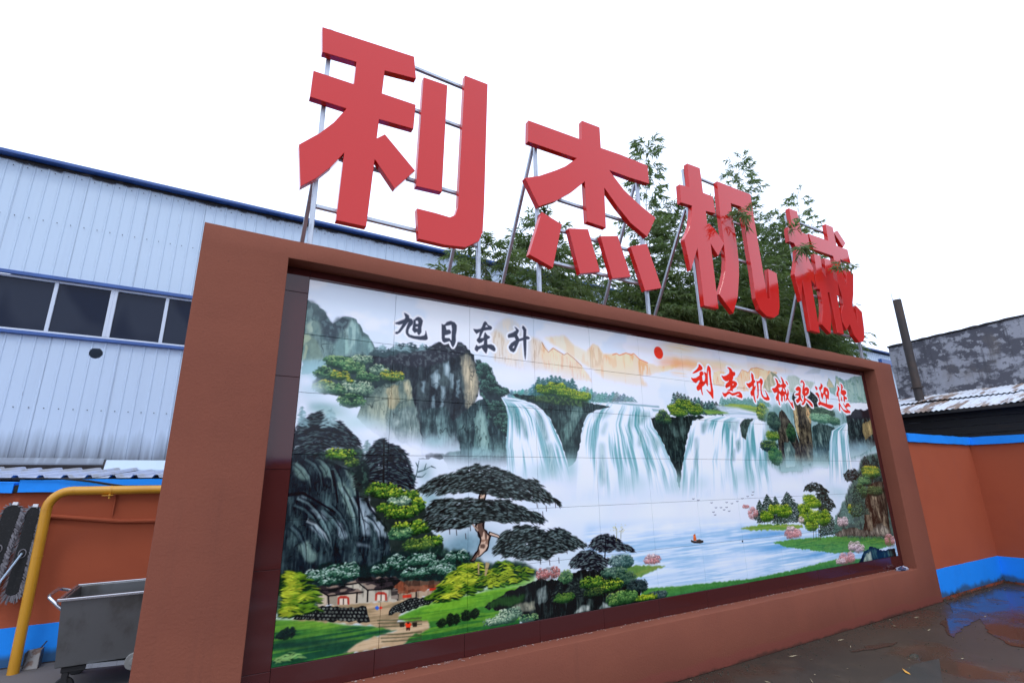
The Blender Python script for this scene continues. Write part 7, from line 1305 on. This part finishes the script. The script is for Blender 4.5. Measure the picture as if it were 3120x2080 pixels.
# ---------------------------------------------------------------- bamboo
def leafm(r, P, D, L, W, vs, fs):
    D = D.normalized(); s = D.cross(Vector((r.uniform(-1, 1), r.uniform(-1, 1), r.uniform(.2, 1)))).normalized()*W; n = len(vs)
    mid = P+D*L*.4; tip = P+D*L+Vector((0, 0, -L*.18)); vs += [tuple(P), tuple(mid+s), tuple(tip), tuple(mid-s)]; fs.append((n, n+1, n+2, n+3))
def spray(r, P, D, L, vs, fs, tw, leaves=11, ls=1.0):
    D = D.normalized(); pts = [P]; d = D.copy()
    for k in range(4): d = (d+Vector((r.uniform(-.12, .12), r.uniform(-.12, .12), -.14))).normalized(); pts.append(pts[-1]+d*L/4)
    tw.tube(pts, .0022, 3, cap=False, r2=.001)
    for k in range(leaves):
        t = .2+.8*(k+r.random())/leaves; i = min(3, int(t*4)); q = pts[i].lerp(pts[i+1], t*4-i); b = (pts[i+1]-pts[i]).normalized()
        for _ in range(2 if t < .9 else 3):
            side = Vector((r.uniform(-1, 1), r.uniform(-1, 1), r.uniform(-.8, .45))); leafm(r, q, b*.75+side*.8, r.uniform(.075, .14)*ls, r.uniform(.008, .012)*ls, vs, fs)
def bamboo(x, y, h, lean, zc, rbase, nspray, lab, seed, extra=()):
    r = random.Random(seed); t = thing('bamboo', lab, 'bamboo', (x, y, 0), 'bamboo growing between the screen wall and the shed')
    vs = []; fs = []; tw = MB(); cu = MB(); stems = []
    for k in range(3 if nspray > 60 else 2):
        bx, by = (0, 0) if k == 0 else (r.uniform(-.35, .35), r.uniform(-.2, .3)); hh = h*(1 if k == 0 else r.uniform(.66, .84)); ln = Vector(lean)*(1 if k == 0 else r.uniform(-.4, .8))
        pts = [Vector((bx+ln.x*(s**2.2), by+ln.y*(s**2.2), hh*s*(1-.04*s*s))) for s in np.linspace(0, 1, 12)]; stems.append(pts); cu.tube(pts, .018, 6, r2=.003)
    for k in range(nspray):
        pts = stems[0] if r.random() < .45 else r.choice(stems); lo_ = zc/pts[-1].z; s = min(.995, lo_+(1-lo_)*(r.random()**(1.35 if h < 6.4 else 1.9))); i = min(10, int(s*11)); P = pts[i].lerp(pts[i+1], s*11-i)
        a = r.uniform(0, 6.28); up = (s-lo_)/(1-lo_); R = rbase*(1.05-.72*up)*r.uniform(.45, 1.15)
        if pts is not stems[0]: R *= .9
        D = Vector((math.cos(a)+.35*up*(1 if lean[0] > 0 else -1), math.sin(a), .35+.55*up)); L1 = R*.55; Q = P+D.normalized()*L1; tw.tube([P, Q], .003, 3, cap=False, r2=.002)
        spray(r, Q, Vector((math.cos(a+r.uniform(-.6, .6)), math.sin(a+r.uniform(-.6, .6)), .15+.5*up)), max(.16, R*.75), vs, fs, tw, 9 if up > .8 else 12)
    for (pts, n) in extra:                                              # arching twigs that reach forward between the letters
        pts = [Vector(p)-Vector((x, y, 0)) for p in pts]; tw.tube(pts, .004, 5, r2=.002)
        for _ in range(n):
            k = r.randrange(max(0, len(pts)-2), len(pts)-1); P = pts[k].lerp(pts[k+1], r.random()); spray(r, P, Vector((r.uniform(-1, 1), r.uniform(-.5, .3), r.uniform(-.2, .4))), r.uniform(.12, .22), vs, fs, tw, 7, .95)
    cu.build('culm', M['culm'], t, smooth=True); tag(tw.build('twig', M['culm'], t), kind='stuff'); m = MB(); m.v = vs; m.f = fs; tag(m.build('foliage', M['leaf'], t), kind='stuff')
bamboo(1.95, 4.75, 3.95, (.1, 0, 0), 3.4, 0.34, 33, 'small sprig of bamboo rising just left of the second letter, lowest of all', 1)
bamboo(2.75, 5.0, 4.55, (-.15, 0, 0), 3.55, 0.59, 161, 'low bamboo clump behind the left foot of the second red letter', 2)
bamboo(3.45, 5.1, 5.15, (.1, 0, 0), 3.55, 0.66, 265, 'bamboo clump behind the middle strokes of the second red letter', 3)
bamboo(4.35, 5.2, 5.2, (.15, .1, 0), 3.55, 0.57, 172, 'thin bamboo clump in the gap right of the second letter', 4)
bamboo(5.2, 4.95, 7.3, (.5, .1, 0), 3.55, 0.57, 336, 'tall bamboo whose tip rises behind the right arm of the second letter', 5)
bamboo(5.95, 5.0, 6.0, (.2, 0, 0), 3.55, 0.81, 531, 'dense bamboo clump in the gap before the third red letter', 6, [(((6.0, 4.6, 4.2), (5.6, 3.9, 4.6), (5.3, 3.45, 4.66), (5.18, 3.24, 4.62), (5.1, 3.12, 4.56)), 9)])
bamboo(6.9, 4.9, 6.3, (.2, 0, 0), 3.55, 0.85, 616, 'dense bamboo clump directly behind the third red letter', 7)
bamboo(7.65, 4.95, 7.7, (.42, 0, 0), 3.55, 0.71, 475, 'tallest bamboo, its plume standing above the third red letter', 8, [(((7.3, 4.7, 4.2), (6.75, 4.0, 4.6), (6.4, 3.5, 4.72), (6.26, 3.28, 4.70), (6.2, 3.15, 4.62)), 7), (((7.3, 4.7, 4.0), (6.7, 4.0, 4.4), (6.4, 3.45, 4.5), (6.3, 3.22, 4.46), (6.25, 3.14, 4.4)), 6)])
bamboo(8.4, 4.8, 6.35, (.15, 0, 0), 3.55, 0.85, 643, 'dense bamboo clump in the gap between the third and fourth letters', 9)
bamboo(9.2, 5.0, 6.39, (.2, 0, 0), 3.55, 0.81, 587, 'dense bamboo clump behind the left side of the fourth red letter', 10, [(((9.0, 4.8, 4.0), (8.2, 4.2, 4.3), (7.6, 3.6, 4.42), (7.25, 3.25, 4.38), (7.15, 3.14, 4.33)), 6)])
bamboo(9.95, 5.1, 7.7, (.3, 0, 0), 3.55, 0.57, 336, 'slim tall bamboo with its plume above the fourth red letter', 11)
bamboo(10.45, 5.4, 4.7, (.3, .1, 0), 3.55, 0.66, 280, 'low bamboo clump at the right, under the fourth red letter', 12)
bamboo(7.3, 5.9, 6.3, (.1, 0, 0), 3.6, .9, 300, 'rear bamboo clump filling the gap beneath the hook of the third letter', 13)
bamboo(8.9, 5.9, 6.39, (.1, 0, 0), 3.6, .9, 300, 'rear bamboo clump low between the third and fourth letters', 14)
bamboo(3.9, 5.9, 5.1, (.1, 0, 0), 3.6, .8, 170, 'rear bamboo clump low under the right foot of the second letter', 15)
# ---------------------------------------------------------------- litter on the wet yard
def leaf_litter(name, L, W, m_, curl):
    me = bpy.data.meshes.new(name); me.from_pydata([(-L/2, 0, .003), (-L*.1, W/2, .004+curl*.4), (L/2, 0, .004+curl), (-L*.1, -W/2, .003)], [], [(0, 3, 2, 1)]); me.materials.append(m_); return me
lm = [leaf_litter('fallen_leaf', .05, .009, M['litter'], .006), leaf_litter('fallen_leaf', .07, .008, M['litter'], .01), leaf_litter('fallen_leaf', .03, .016, M['litter'], .004)]
rr = random.Random(21)
for k in range(56):
    x = rr.uniform(3.4, 9.8); y = 3.24-abs(rr.gauss(0, .55)) if k % 2 else rr.uniform(1.9, 3.15)
    o = bpy.data.objects.new('fallen_leaf', lm[k % 3]); col.objects.link(o); o.location = (x, min(y, 3.22), 0); o.rotation_euler = (0, 0, rr.uniform(0, 6.3)); o.scale = (rr.uniform(.7, 1.3),)*3
    tag(o, 'small pale dry bamboo leaf lying on the wet yard', 'leaf', 'dry leaves scattered on the wet yard')
gm = MB(); rr = random.Random(33)
for k in range(900):
    x = rr.uniform(3.2, 10.2); y = 3.255-abs(rr.gauss(0, .10)) if k % 3 else rr.uniform(1.6, 3.2); s = rr.uniform(.003, .009)
    gm.add([(x-s, y, .001), (x, y-s*.8, .001), (x+s*.9, y, .001), (x, y+s, .001), (x, y, s*.9)], [(0, 1, 4), (1, 2, 4), (2, 3, 4), (3, 0, 4)])
tag(gm.build('grit', M['moss'], None), kind='stuff')
o = bpy.data.objects.new('fallen_leaf', leaf_litter('fallen_leaf', .085, .04, M['yleaf'], .02)); col.objects.link(o); o.location = (5.110109, 2.38769, 0.0); o.rotation_euler = (0, 0, 1.1); tag(o, 'single yellow leaf lying on the wet concrete at the bottom right', 'leaf', 'dry leaves scattered on the wet yard')
bm = bmesh.new(); bmesh.ops.create_icosphere(bm, subdivisions=2, radius=1)
for v in bm.verts: v.co = Vector((v.co.x*.05, v.co.y*.03, max(0, v.co.z)*.018))*(1+.4*mn.noise(v.co*3))
me = bpy.data.meshes.new('mud_clod'); bm.to_mesh(me); bm.free(); me.materials.append(M['moss']); o = bpy.data.objects.new('mud_clod', me); col.objects.link(o); o.location = (5.622925, 2.544193, 0.0)
tag(o, 'small dark clod of mud on the wet yard near the yellow leaf', 'mud')
